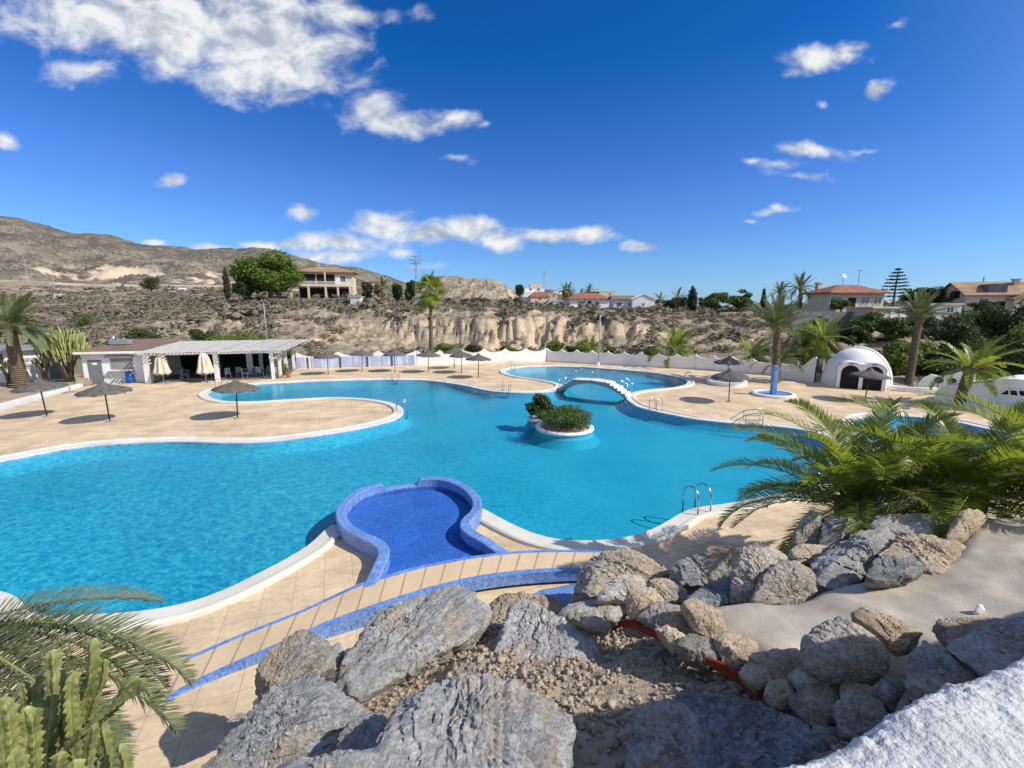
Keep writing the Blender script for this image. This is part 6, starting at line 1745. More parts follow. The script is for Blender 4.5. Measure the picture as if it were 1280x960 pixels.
# ------------------------------------------------------------------ vegetation
def frond_mesh(name, L, a0, bend, npair, ll, lw, mat, seed, vshape=0.35, droop=0.25, twist=0.0, fwd=0.75, rw=0.022, sway=0.0):
    """a date palm leaf: arching rachis along local +X with two rows of leaflets"""
    r_ = np.random.default_rng(seed)
    n = 26
    t = np.linspace(0, 1, n)
    el = a0 - bend * t ** 1.25
    seg = L / (n - 1)
    P = np.zeros((n, 3)); 
    for i in range(1, n):
        P[i] = P[i - 1] + seg * np.array([math.cos(el[i]), sway * t[i], math.sin(el[i])])
    T = np.gradient(P, axis=0); T /= np.linalg.norm(T, axis=1)[:, None]
    Sd = np.cross(np.array([0, 0, 1.0]), T); Sd /= np.linalg.norm(Sd, axis=1)[:, None] + 1e-9
    Up = np.cross(T, Sd)
    V, Fq, Ft, MIq, MIt = [], [], [], [], []
    # rachis
    k = 4
    for i in range(n):
        w = rw * (1 - 0.85 * t[i])
        for q in range(k):
            a_ = 2 * math.pi * (q + .5) / k
            V.append(P[i] + Sd[i] * math.cos(a_) * w + Up[i] * math.sin(a_) * w * 0.7)
    for i in range(n - 1):
        for q in range(k): Fq.append((i * k + q, i * k + (q + 1) % k, (i + 1) * k + (q + 1) % k, (i + 1) * k + q)); MIq.append(1)
    for side in (-1, 1):
        for j in range(npair):
            s = 0.13 + 0.87 * (j + r_.uniform(-.2, .2)) / npair
            s = min(max(s, 0.1), 0.999)
            x = s * (n - 1); i = int(min(x, n - 2)); f_ = x - i
            p = P[i] * (1 - f_) + P[i + 1] * f_; T_ = T[i]; S_ = Sd[i]; U_ = Up[i]
            prof = math.sin(math.pi * min(1, (s * 0.92 + 0.10))) ** 0.55
            l = ll * (0.35 + 0.65 * prof) * r_.uniform(0.85, 1.1) * (1 if s > .2 else .6)
            fw = fwd * (0.55 + 0.7 * s)
            up = vshape * r_.uniform(0.4, 1.4)
            d = T_ * fw + S_ * side * (1.0 - 0.35 * s) + U_ * up
            d /= np.linalg.norm(d)
            wv = np.cross(d, U_); wv /= np.linalg.norm(wv) + 1e-9
            w = lw * r_.uniform(0.8, 1.15)
            g = np.array([0, 0, -1.0])
            m = p + d * l * 0.5 + g * droop * l * 0.12
            e = p + d * l * 0.92 + g * droop * l * 0.55
            b = len(V)
            V += [p - wv * w * .35, p + wv * w * .35, m - wv * w * .5, m + wv * w * .5, e]
            Fq.append((b, b + 1, b + 3, b + 2)); MIq.append(0)
            Ft.append((b + 2, b + 3, b + 4)); MIt.append(0)
    me = np_mesh(name, np.array(V), [np.array(Fq), np.array(Ft)], [mat, M['rachis']], True, MIq + MIt)
    return me


def trunk_mb(h, r0, r1, lean=(0, 0), n=12, rings=None):
    rings = rings or max(6, int(h / 0.16))
    pts, rad = [], []
    for i in range(rings + 1):
        t = i / rings
        for dz, k in ((0.0, 1.10), (0.55, 0.93)):
            tt = min(1, (i + dz) / rings)
            pts.append((lean[0] * tt ** 1.5, lean[1] * tt ** 1.5, h * tt)); rad.append((r0 * (1 - tt) + r1 * tt) * k * (1.25 if tt < 0.05 else 1))
    out_p, out_r = [], []
    last = None
    for p, r in zip(pts, rad):
        if last is None or p[2] > last + 1e-4: out_p.append(p); out_r.append(r); last = p[2]
    return MB().tube(out_p, out_r, n)


def palm(name, loc, h, label, variants, nf, cat='palm', group=None, r0=0.28, r1=0.22, lean=(0, 0), el=(75, -35), bias=None, spread=1.0, skirt=0, trunk=True, skirtv=None, scale=(0.85, 1.1)):
    o = thing(name, loc, label, cat, group)
    if trunk and h > 0.1: trunk_mb(h, r0, r1, lean).build('trunk', M['trunk'], o, smooth=False)
    top = Vector((lean[0], lean[1], h))
    if h > 0.5:
        MB().lathe([(r1 * .7, -0.35), (r1 * 1.5, -0.1), (r1 * 1.3, 0.2), (0.02, 0.45)], 12, top, jit=0.12).build('crown_base', M['trunk'], o)
    ga = 2.399963
    for i in range(nf):
        t = (i + 0.5) / nf
        e = R(el[0] + (el[1] - el[0]) * t ** 0.9) + random.uniform(-.1, .1)
        az = i * ga + random.uniform(-.2, .2)
        if bias is not None:      # wind
            az = az + 0.75 * math.sin(bias - az)
        vs = variants[min(len(variants) - 1, int(t * len(variants)))]
        f = bpy.data.objects.new('frond', random.choice(vs)); COL.objects.link(f); f.parent = o
        f.location = top + Vector((math.cos(az) * r1 * .5, math.sin(az) * r1 * .5, random.uniform(-.1, .15)))
        f.rotation_euler = Euler((random.uniform(-.35, .35), -e, az), 'XYZ')
        s = random.uniform(*scale); f.scale = (s, s, s)
    return o


# leaves built pointing along +X with a0 = 0; the elevation comes from the object's rotation
def fset(L, npair, ll, lw, mat, seed, bends=(0.5, 0.9, 1.3), **kw):
    return [[frond_mesh('frond', L, 0.12, b * random.uniform(.85, 1.15), npair, ll, lw, mat, seed + 10 * i + q, sway=random.uniform(-.12, .12), **kw) for q in range(3)] for i, b in enumerate(bends)]


# near palms at the right of the rocks
NEAR = fset(2.75, 80, 0.46, 0.026, M['frond'], 100, (1.45, 1.35, 1.2), vshape=0.45, droop=0.35)
NEAR[2][1] = frond_mesh('frond', 2.6, 0.12, 1.3, 66, 0.40, 0.018, M['frond_dry'], 171, vshape=0.3, droop=0.6)
c = D(1074, 640, 8.3); zb_ = float(slope_z(c[0], c[1]))
palm('young_date_palm', (c[0], c[1], zb_), max(0.3, c[2] - zb_), 'large young date palm with arching bright fronds right of the rocks', NEAR, 46, 'palm', None, 0.32, 0.30, el=(84, -6), trunk=True)
c = D(1200, 625, 7.7); zb_ = float(slope_z(c[0], c[1]))
palm('young_date_palm', (c[0], c[1], zb_), max(0.3, c[2] - zb_), 'second young date palm spreading toward the right frame edge', NEAR, 50, 'palm', None, 0.3, 0.28, el=(74, -10), bias=None, scale=(.85, 1.08))
c = D(1325, 618, 7.4); zb_ = float(slope_z(c[0], c[1]))
palm('young_date_palm', (c[0], c[1], zb_), max(0.3, c[2] - zb_), 'third young date palm cut off by the right frame edge', NEAR, 46, 'palm', None, 0.3, 0.28, el=(74, -8), scale=(.85, 1.05))

# near palm at the left, crown outside the frame, dusty leaves
LEFT = fset(2.9, 120, 0.42, 0.019, M['frond_dry'], 200, (0.95, 1.1, 1.25), vshape=0.7, droop=0.15, rw=0.026)
c = D(-70, 800, 4.5)
lf = thing('date_palm', (c[0], c[1], 0.0), 'date palm with dusty drooping fronds reaching in at the left edge', 'palm')
trunk_mb(c[2], 0.26, 0.22).build('trunk', M['trunk'], lf, smooth=False)


def aim_frond(parent, base, mesh_kw, start, ctrl, end, mat, seed, npair, ll, lw, rw=0.024, **kw):
    pass


for k, (az, e, s) in enumerate(((24, 7, 0.72), (6, -2, .95), (-10, -3, 1.0), (-26, -8, 1.0), (-2, -16, .95), (12, 1, 1.0), (0, -9, 1.05), (-17, -5, 1.1), (16, -5, .9), (-20, 2, 1.0), (250, -8, 0.7), (170, 40, .9), (140, 30, 1), (190, 25, 1), (235, 20, 1), (280, 20, 1), (320, 10, 1), (-40, -12, .9), (230, 60, .9), (200, 62, .8))):
    f = bpy.data.objects.new('frond', LEFT[k % 3][k // 3 % 3]); COL.objects.link(f); f.parent = lf
    f.location = (0, 0, c[2] + 0.1); f.rotation_euler = Euler((random.uniform(-.25, .25), -R(e), R(az)), 'XYZ'); f.scale = (s, s, s)


# candelabra cactus, bottom left
def cactus_stem(mb, p0, d0, L, r, bend=(0, 0, 0.3), seg=None, ribs=4, ph=0.0, m=0):
    seg = seg or max(6, int(L / 0.045))
    p = Vector(p0); d = Vector(d0).normalized()
    up = Vector((1, 0, 0)); rings = []
    a = d.cross(up).normalized() if abs(d.x) < .9 else d.cross(Vector((0, 1, 0))).normalized()
    v, f = [], []
    nn = ribs * 4
    for i in range(seg + 1):
        t = i / seg
        b = d.cross(a).normalized(); a = b.cross(d).normalized()
        tip = 1.0 if t < .9 else max(0.05, math.sqrt(max(0, 1 - ((t - .9) / .1) ** 2)))
        puls = 1 + 0.10 * math.sin(i * 1.5 + ph) + 0.06 * math.sin(i * 0.37 + ph)
        for q in range(nn):
            w = 2 * math.pi * q / nn + ph
            rr = r * tip * puls * (1.0 if q % 4 == 0 else (0.60 if q % 4 == 2 else 0.74))
            rr *= 1 + (0.10 if (q % 4 == 0 and i % 2) else 0)
            v.append(p + (a * math.cos(w) + b * math.sin(w)) * rr)
        p = p + d * (L / seg); d = (d + Vector(bend) * (L / seg) * 0.9).normalized()
    for i in range(seg):
        for q in range(nn): f.append((i * nn + q, i * nn + (q + 1) % nn, (i + 1) * nn + (q + 1) % nn, (i + 1) * nn + q))
    f.append(tuple(seg * nn + q for q in range(nn)))
    mb.add(v, f, m)
    return p


def cactus_px(parent, pts, r):
    """one arm through spots of the photograph"""
    P3 = [Vector(D(*p)) for p in pts]
    q = []
    for i in range(len(P3) - 1):
        p0, p1, p2, p3 = P3[max(0, i - 1)], P3[i], P3[i + 1], P3[min(len(P3) - 1, i + 2)]
        m_ = max(3, int((p2 - p1).length / 0.018))
        for j in range(m_):
            t = j / m_
            q.append(0.5 * ((2 * p1) + (p2 - p0) * t + (2 * p0 - 5 * p1 + 4 * p2 - p3) * t * t + (3 * p1 - p0 - 3 * p2 + p3) * t ** 3))
    q.append(P3[-1])
    n = len(q); ribs = 4; nn = ribs * 4; ph = random.uniform(0, 1.5)
    v, f = [], []
    a = None
    for i, p in enumerate(q):
        d = (q[min(i + 1, n - 1)] - q[max(i - 1, 0)]).normalized()
        if a is None: a = d.cross(Vector((0, 1, 0))).normalized()
        a = (a - d * a.dot(d)).normalized(); b = d.cross(a)
        left = (n - 1 - i) / max(1, n - 1) * (q[-1] - q[0]).length
        tip = min(1.0, math.sqrt(max(0.02, min(1, left / (r * 1.3)))))
        puls = 0.82 * (1 + 0.12 * math.sin(i * 0.55 + ph))
        for k in range(nn):
            w = 2 * math.pi * k / nn + ph
            rr = r * tip * puls * (1.0 if k % 4 == 0 else (0.52 if k % 4 == 2 else 0.68))
            if k % 4 == 0: rr *= 1 + 0.20 * math.sin(i * 1.57 + k)
            v.append(p + (a * math.cos(w) + b * math.sin(w)) * rr - Vector(parent.location))
    for i in range(n - 1):
        for k in range(nn): f.append((i * nn + k, i * nn + (k + 1) % nn, (i + 1) * nn + (k + 1) % nn, (i + 1) * nn + k))
    f.append(tuple((n - 1) * nn + k for k in range(nn)))
    MB().add(v, f).build('arm', M['cactus'], parent, smooth=False)


cb_ = Vector(D(60, 1020, 3.05)); cb_.z = 0
cac = thing('candelabra_cactus', cb_, 'pale green candelabra cactus with many upright ribbed arms, bottom left corner', 'cactus')
MB().tube([(0, 0, 0), (0.03, 0, 1.2), (0, 0, D(60, 1020, 3.05)[2])], [0.15, 0.12, 0.10], 10).build('trunk', M['bark'], cac, smooth=True)
ARMS = [([(128, 1000, 2.9), (134, 940, 2.88), (128, 900, 2.86), (138, 878, 2.85)], .045), ([(20, 1000, 3.1), (28, 930, 3.1), (34, 880, 3.1), (28, 852, 3.08)], .045), ([(84, 990, 3.1), (80, 920, 3.1), (78, 870, 3.1), (82, 842, 3.08)], .04), ([(140, 1010, 2.8), (158, 960, 2.78), (150, 930, 2.76)], .045),([(62, 1000, 3.05), (60, 940, 3.05), (66, 890, 3.0), (68, 855, 3.0), (66, 812, 2.98)], .062), ([(80, 1000, 3.0), (92, 930, 2.95), (104, 880, 2.95), (116, 840, 2.9), (117, 798, 2.88)], .056),
        ([(96, 960, 2.9), (92, 900, 2.86), (90, 868, 2.85), (92, 840, 2.83)], .058), ([(70, 1000, 2.9), (82, 940, 2.85), (112, 908, 2.8), (145, 880, 2.78), (172, 862, 2.76), (179, 848, 2.75)], .042),
        ([(76, 1000, 3.0), (90, 935, 2.95), (118, 905, 2.93), (142, 885, 2.9), (160, 856, 2.9), (174, 846, 2.9)], .046), ([(40, 1000, 2.8), (40, 950, 2.75), (38, 900, 2.72), (30, 885, 2.7)], .07),
        ([(20, 1000, 2.7), (12, 950, 2.65), (8, 900, 2.62), (2, 872, 2.6)], .07), ([(0, 1000, 2.7), (-8, 940, 2.65), (-14, 890, 2.62)], .07), ([(100, 1000, 2.75), (108, 960, 2.7), (114, 925, 2.68), (118, 905, 2.66)], .05),
        ([(60, 1010, 2.6), (70, 970, 2.55), (76, 940, 2.5)], .062), ([(30, 1010, 2.5), (25, 970, 2.45), (18, 935, 2.42)], .06), ([(110, 900, 2.98), (120, 870, 2.96), (128, 850, 2.95), (131, 824, 2.94)], .040),
        ([(50, 960, 3.1), (52, 900, 3.1), (48, 862, 3.1), (60, 838, 3.1)], .048), ([(95, 1010, 2.5), (100, 980, 2.46), (92, 950, 2.44)], .055), ([(-20, 1000, 2.9), (-10, 930, 2.9), (10, 895, 2.9)], .055)]
for pts, r in ARMS: cactus_px(cac, pts, r)


# ---------------------------------------------------------------- leaf clouds
def leaf_cloud(cens, radii, nleaf, size, seed, flat=0.0, up=0.3, shell=0.55, tri=False):
    """leaves spread through ellipsoid clumps; cens (n,3), radii (n,3)"""
    r_ = np.random.default_rng(seed)
    cens = np.asarray(cens, float); radii = np.asarray(radii, float)
    vol = radii.prod(1) ** 0.75; cnt = np.maximum(4, (nleaf * vol / vol.sum()).astype(int))
    ci = np.repeat(np.arange(len(cens)), cnt); N = len(ci)
    d = r_.normal(size=(N, 3)); d /= np.linalg.norm(d, axis=1)[:, None]
    rad = r_.uniform(shell, 1.0, N) ** 0.7 * (1 + 0.22 * r_.normal(size=N) * 0.6)
    p = cens[ci] + d * radii[ci] * rad[:, None]
    nrm = d * 0.6 + r_.normal(size=(N, 3)) * 0.7 + np.array([0, 0, up]); nrm /= np.linalg.norm(nrm, axis=1)[:, None]
    a = np.cross(nrm, r_.normal(size=(N, 3))); a /= np.linalg.norm(a, axis=1)[:, None] + 1e-9
    b = np.cross(nrm, a)
    s = size * r_.uniform(0.6, 1.4, N)[:, None]
    v = np.stack([p - a * s * .5, p + b * s * .32, p + a * s * .5 + nrm * s * .12, p - b * s * .32], 1).reshape(-1, 3)
    f = np.arange(N * 4).reshape(-1, 4)
    return v, f


def crown_clumps(w, h, n, seed, zc=0.0, taper=0.0, clump=0.42):
    r_ = np.random.default_rng(seed)
    C_, Rr = [], []
    for i in range(n):
        d = r_.normal(size=3); d /= np.linalg.norm(d); k = r_.uniform(0.25, 0.82) ** 0.6
        z = d[2] * k; wf = 1 - taper * (z * .5 + .5)
        C_.append((d[0] * k * w / 2 * wf, d[1] * k * w / 2 * wf, zc + z * h / 2))
        s = r_.uniform(0.65, 1.25) * clump
        Rr.append((s * w / 2, s * w / 2, s * h / 2 * r_.uniform(.7, 1.0)))
    return C_, Rr


def limbs(o, h, r, clumps, n=6, mat='bark', trunk_h=None):
    th = trunk_h or h * 0.45
    MB().tube([(0, 0, -0.4), (0.05 * r, 0, th * .5), (0, 0.02, th)], [r * 1.25, r, r * .75], 10).build('trunk', M[mat], o, smooth=True)
    mb = MB()
    for c_ in clumps[:n]:
        e = Vector(c_); m_ = Vector((e.x * .35, e.y * .35, (th + e.z) / 2 + .05 * h))
        mb.tube([(0, 0, th * 0.85), m_, e], [r * .55, r * .35, r * .12], 6)
    mb.build('limbs', M[mat], o, smooth=True)


def tree(name, loc, w, h, label, mat, nleaf, lsize, seed, trunk=0.35, cat='tree', group=None, taper=0.15, clumps=16, crown_h=None):
    o = thing(name, loc, label, cat, group)
    ch = crown_h or h * (1 - trunk * 0.6)
    C_, Rr = crown_clumps(w * 0.92, ch * 0.92, clumps, seed, h - ch / 2, taper)
    limbs(o, h, max(0.05, w * 0.035), C_, 7, trunk_h=h - ch * 0.6)
    v, f = leaf_cloud(C_, Rr, nleaf, lsize, seed)
    link_mesh('crown', np_mesh('crown', v, f, M[mat], False), o)
    return o


def bush(name, loc, w, h, label, mat, nleaf, lsize, seed, cat='bush', group=None, clumps=9):
    o = thing(name, loc, label, cat, group)
    C_, Rr = crown_clumps(w * .85, h * .9, clumps, seed, h * .5, 0.2, 0.5)
    mb = MB()
    for c_ in C_[:6]: mb.tube([(0, 0, -0.3), (c_[0] * .5, c_[1] * .5, c_[2] * .5), c_], [0.05 * h, 0.035 * h, 0.012 * h], 5)
    mb.build('stems', M['bark'], o)
    v, f = leaf_cloud(C_, Rr, nleaf, lsize, seed)
    v[:, 2] = np.maximum(v[:, 2], -0.1)
    link_mesh('foliage', np_mesh('foliage', v, f, M[mat], False), o)
    return o


def px_size(px0, px1, py, Y):
    return abs(D(px1, py, Y)[0] - D(px0, py, Y)[0])


def at_h(px, pyb, pyt, Y):
    b = D(px, pyb, Y); t = D(px, pyt, Y); return b, t[2] - b[2]


# island bush and taller plant
b_ = Vector(isl.location) + Vector((0.02, -0.05, 0.10))
bush('island_bush', b_, 3.4, 1.1, 'dense rounded green bush filling the pool island planter', 'leaf_mid', 9000, 0.085, 61, clumps=26)
b2 = Vector(isl2.location) + Vector((0.15, -0.1, 0.20))
bush('island_shrub', b2, 1.6, 1.45, 'taller dark leafy shrub behind the island bush', 'leaf_dark', 2600, 0.16, 62, clumps=12)
# pots
for o in [q for q in bpy.data.objects if q.name.startswith('flower_pot')]:
    r = o['leaf_r']; del o['leaf_r']
    v, f = leaf_cloud(*crown_clumps(r * 3, r * 3, 6, 5, r * 3), 350, 0.10, 8)
    fl = link_mesh('foliage', np_mesh('foliage', v, f, M['leaf_bright'], False), o)
    if 'pink' in o['label']:
        v, f = leaf_cloud(*crown_clumps(r * 3, r * 2.4, 6, 6, r * 3.4), 120, 0.09, 9); link_mesh('blossom', np_mesh('blossom', v, f, M['petal'], False), fl)

# ---------------------------------------------------------------- named trees
b_, h = at_h(339, 374, 315, 112); w_ = px_size(300, 377, 350, 112)
tree('umbrella_pine', b_, w_, h, 'large bright green pine on the rim left of the villa', 'leaf_pine', 15000, 0.62, 71, 0.1, clumps=26, crown_h=h * .97)
b_, h = at_h(304, 375, 348, 108); tree('dark_shrub', b_, 5.5, h, 'dark shrub at the left foot of the large pine', 'leaf_dark', 2500, 0.45, 72, 0.1)
b_, h = at_h(285, 373, 335, 118)


def cypress(loc, w, h, label, mat, seed, n=2600, ls=0.35, name='cypress'):
    o = thing(name, loc, label, 'tree', None)
    MB().tube([(0, 0, -.5), (0, 0, h * .8)], [w * .09, w * .03], 8).build('trunk', M['bark'], o)
    C_ = [(random.uniform(-.1, .1) * w, random.uniform(-.1, .1) * w, h * (0.06 + 0.9 * i / 10)) for i in range(11)]
    Rr = [(w * .5 * k, w * .5 * k, h * .085) for k in [.7, .9, 1, 1, .98, .95, .9, .8, .68, .5, .25]]
    v, f = leaf_cloud(C_, Rr, n, ls, seed); link_mesh('crown', np_mesh('crown', v, f, M[mat], False), o)
    return o


cypress(b_, px_size(281, 289, 355, 118), h, 'dry brown cypress standing alone left of the large pine', 'leaf_drycyp', 73)
b_, h = at_h(865, 387, 358, 120); cypress(b_, px_size(859.5, 870.5, 370, 120) * 1.1, h, 'slim dark cypress on the plateau left of the round trees', 'leaf_cyp', 74, 3200)
b_, h = at_h(953, 387, 360, 120); cypress(b_, px_size(950, 956, 370, 120), h, 'thin dark cypress behind the tall date palm', 'leaf_cyp', 75, 1400)
RT_ = 'round trees on the plateau skyline'
for (px0, px1, pyb, pyt, Y, mt, lab, n) in ((877, 912, 387, 364, 118, 'leaf_mid', 'round mid green tree right of the slim cypress', 4500), (908, 941, 387, 361, 118, 'leaf_mid', 'round dense tree, larger of the two right of the cypress', 5500),
                                          (826, 858, 388, 371, 150, 'leaf_dark', 'low dark tree group left of the slim cypress', 2800), (846, 862, 387, 368, 140, 'leaf_olive', 'olive tinted shrub just left of the slim cypress', 1500), (870, 884, 387, 372, 130, 'leaf_olive', 'small yellowish shrub just right of the slim cypress', 1400)):
    b_, h = at_h((px0 + px1) / 2, pyb, pyt, Y); tree('round_tree', b_, px_size(px0, px1, 375, Y), h, lab, mt, n, 0.40, int(px0), 0.12, 'tree', RT_)
for (px0, px1, pyb, pyt, Y, mt, lab) in ((176, 203, 365, 345, 330, 'leaf_dark', 'dark isolated tree on the dry plain before the mountain'), (643, 656, 371, 355, 300, 'leaf_dark', 'dark tree at the left of the hilltop villa'), (700, 716, 377, 361, 260, 'leaf_mid', 'green tree left of the far palms'),
                                        (716, 748, 377, 366, 250, 'leaf_dark', 'dark spreading trees behind the red roofed house'), (752, 772, 384, 370, 190, 'leaf_olive', 'olive tree behind the red and tan roofed house'), (818, 834, 386, 374, 175, 'leaf_mid', 'green bushes right of the white gable house'),
                                        (505, 522, 378, 348, 112, 'leaf_dark', 'dark feathery tree left of the power pole'), (487, 506, 378, 352, 115, 'leaf_dark', 'dark green tree behind the power pole, to its left'), (452, 468, 375, 352, 112, 'leaf_olive', 'brownish tree at the right end of the villa'),
                                        (466, 480, 376, 352, 110, 'straw', 'dry straw coloured clump right of the villa'), (640, 652, 385, 372, 170, 'leaf_olive', 'low dark shrub at the foot of the pale hill')):
    b_, h = at_h((px0 + px1) / 2, pyb, pyt, Y); tree('tree', b_, px_size(px0, px1, 365, Y), h, lab, mt, 1900, 0.06 * math.sqrt(Y) * .8, int(px0 * 3), 0.12, 'tree', 'trees far across the plateau')
# norfolk pine
b_, h = at_h(1116, 384, 336, 84); nf_ = thing('norfolk_pine', b_, 'tiered norfolk pine on the skyline between the houses', 'tree')
MB().tube([(0, 0, -.5), (0, 0, h)], [0.22, 0.04], 8).build('trunk', M['bark'], nf_)
C_, Rr = [], []
for i in range(9):
    t = i / 8; z = h * (0.28 + 0.7 * t); rr = (1 - t) ** .8 * 2.3 + .25
    for q in range(7):
        a_ = q * 6.283 / 7 + i
        for s in (0.35, 0.7, 1.0): C_.append((math.cos(a_) * rr * s, math.sin(a_) * rr * s, z + 0.10 * s)); Rr.append((.30, .30, .11))
v, f = leaf_cloud(C_, Rr, 5200, 0.20, 81); link_mesh('crown', np_mesh('crown', v, f, M['leaf_dark'], False), nf_)

# ---------------------------------------------------------------- palms of the middle distance
MID = fset(3.0, 46, 0.50, 0.045, M['frond_grey'], 300, (0.5, 0.95, 1.35), vshape=0.4, droop=0.3)
MIDG = fset(2.6, 42, 0.46, 0.045, M['frond'], 340, (0.6, 1.05, 1.5), vshape=0.4, droop=0.35)
FARP = fset(2.8, 26, 0.5, 0.09, M['frond_grey'], 380, (0.4, 0.8, 1.2), vshape=0.3, droop=0.3)


def palm_px(name, px, pyb, pyc, Y, label, variants, nf, sc=1.0, lean_px=0, **kw):
    b = D(px, pyb, Y); t = D(px + lean_px, pyc, Y)
    return palm(name, b, t[2] - b[2], label, variants, nf, lean=(t[0] - b[0], 0), scale=(0.85 * sc, 1.1 * sc), **kw)


palm_px('date_palm', 968, 478.5, 412, G(968, 478.5)[1], 'tall date palm with grey green crown behind the blue shower pillar', MID, 44, 1.05, lean_px=3, el=(88, 5), bias=None, r0=0.30, r1=0.26)
palm_px('date_palm', 972, 478, 455, G(968, 478.5)[1] + .8, 'shorter date palm sucker at the foot of the tall one, fronds swept right', MID, 26, 0.85, el=(80, 5), bias=0.0, r0=0.25, r1=0.22)
palm_px('date_palm', 1135, 484, 400, 39.5, 'tall leaning date palm between the dome and the hedge', MID, 46, 0.92, lean_px=14, el=(90, 25), bias=None, r0=0.33, r1=0.27)
palm_px('date_palm', 1199, 507, 462, G(1199, 507)[1], 'short thick date palm leaning over the white sloping wall', MIDG, 38, 0.98, lean_px=14, el=(70, -20), bias=-0.2, r0=0.30, r1=0.27)
palm_px('date_palm', 26, 482, 408, 34.5, 'windblown palm with thick shaggy trunk on the left edge', MID, 44, 1.0, lean_px=-14, el=(75, -25), bias=0.1, r0=0.50, r1=0.33)
palm_px('feather_palm', 1000, 384, 360, 80, 'full feather palm on the skyline left of the red roofed bungalow', MID, 44, 0.98, el=(85, -40))
palm_px('feather_palm', 975, 386, 366, 84, 'slender grey palm behind the crown of the tall date palm', MID, 32, 0.8, el=(85, -10))
palm_px('leaning_palm', 1062, 470, 424, 43, 'green palm leaning left behind the dome', MIDG, 30, 1.25, lean_px=-32, el=(60, -40), bias=3.0, r0=.22, r1=.2)
palm_px('leaning_palm', 1025, 466, 432, 44, 'low green palm between the curved wall and the dome', MIDG, 26, 1.1, lean_px=-18, el=(60, -30), bias=3.0, r0=.22, r1=.2)
palm_px('leaning_palm', 836, 452, 437, 49, 'windblown palm behind the shaded scalloped wall, fronds swept right', MIDG, 34, 1.35, lean_px=4, el=(70, -10), bias=0.4, r0=.2, r1=.2)
palm_px('leaning_palm', 940, 462, 447, 45.5, 'low windblown palm behind the wall near the tall date palm', MIDG, 28, 1.05, el=(60, -10), bias=0.3, r0=.2, r1=.2)
palm_px('leaning_palm', 738, 452, 440, 54, 'bright low palm behind the wall near the lamp post', MIDG, 24, 0.85, el=(75, 0), r0=.2, r1=.2)
FP = 'palms far across the plateau'
for (px, pyb, pyc, Y, s, lab) in ((706, 378, 362, 230, 1.6, 'distant palm on the hill, left of a pair'), (711, 378, 361, 235, 1.5, 'distant palm on the hill, right of a pair'), (736, 376, 362, 260, 1.4, 'distant thin palm among the far trees'), (727, 377, 366, 260, 1.1, 'distant short palm among the far trees'),
                                  (847, 387, 372, 150, 1.3, 'straw coloured palm left of the slim cypress'), (825, 387, 375, 160, 1.1, 'small palm in the trees left of the cypress'), (478, 376, 358, 112, 1.0, 'small palm in front of the dry clump right of the villa'), (716, 377, 367, 250, 1.1, 'distant bushy palm under the pair')):
    palm_px('palm', px, pyb, pyc, Y, lab, FARP, 22, s, el=(80, -45), group=FP, r0=.25, r1=.2)

# tall fan palm (washingtonia) at the far wall
b_ = G(531, 458); hh = D(536, 362, b_[1] + 4)[2]
fp = thing('fan_palm', (b_[0], b_[1] + 4, -0.3), 'tall fan palm with slim trunk behind the mosaic wall, crown against the sky', 'palm')
hx = D(539, 370, b_[1] + 4)[0] - b_[0]
trunk_mb(hh + .3, 0.28, 0.17, (hx, 0)).build('trunk', M['trunk'], fp)


def fan_leaf(R_, seed):
    r_ = np.random.default_rng(seed); V, Ft = [], []
    n = 26
    for k in range(n):
        a_ = R(-125 + 250 * k / (n - 1)); l = R_ * (1 - .25 * abs(k / (n - 1) * 2 - 1)) * r_.uniform(.9, 1.05)
        d = np.array([math.cos(a_) * .9 + .25, math.sin(a_), 0]); d /= np.linalg.norm(d); w = np.array([-d[1], d[0], 0]) * R_ * .036
        p0 = np.array([R_ * .9, 0, 0]); m_ = p0 + d * l * .6; e = p0 + d * l + np.array([0, 0, -.35 * l])
        b = len(V); V += [p0, m_ - w, m_ + w, e]; Ft += [(b, b + 1, b + 2), (b + 1, b + 3, b + 2)]
    b = len(V); V += [np.array([0, -.03, 0]), np.array([0, .03, 0]), np.array([R_ * .9, .02, 0]), np.array([R_ * .9, -.02, 0])]; Ft += [(b, b + 1, b + 2), (b, b + 2, b + 3)]
    return np_mesh('fan', np.array(V), np.array(Ft), M['frond'], False)


FANS = [fan_leaf(1.25, s) for s in range(4)]
for i in range(34):
    t = i / 34; e = R(85 - 140 * t); az = i * 2.4
    f_ = bpy.data.objects.new('fan_leaf', FANS[i % 4]); COL.objects.link(f_); f_.parent = fp
    f_.location = (hx, 0, hh + .3 + random.uniform(-.25, .5) - .5 * t); f_.rotation_euler = Euler((random.uniform(-.4, .4), -e, az), 'XYZ'); s = random.uniform(.85, 1.2); f_.scale = (s, s, s)

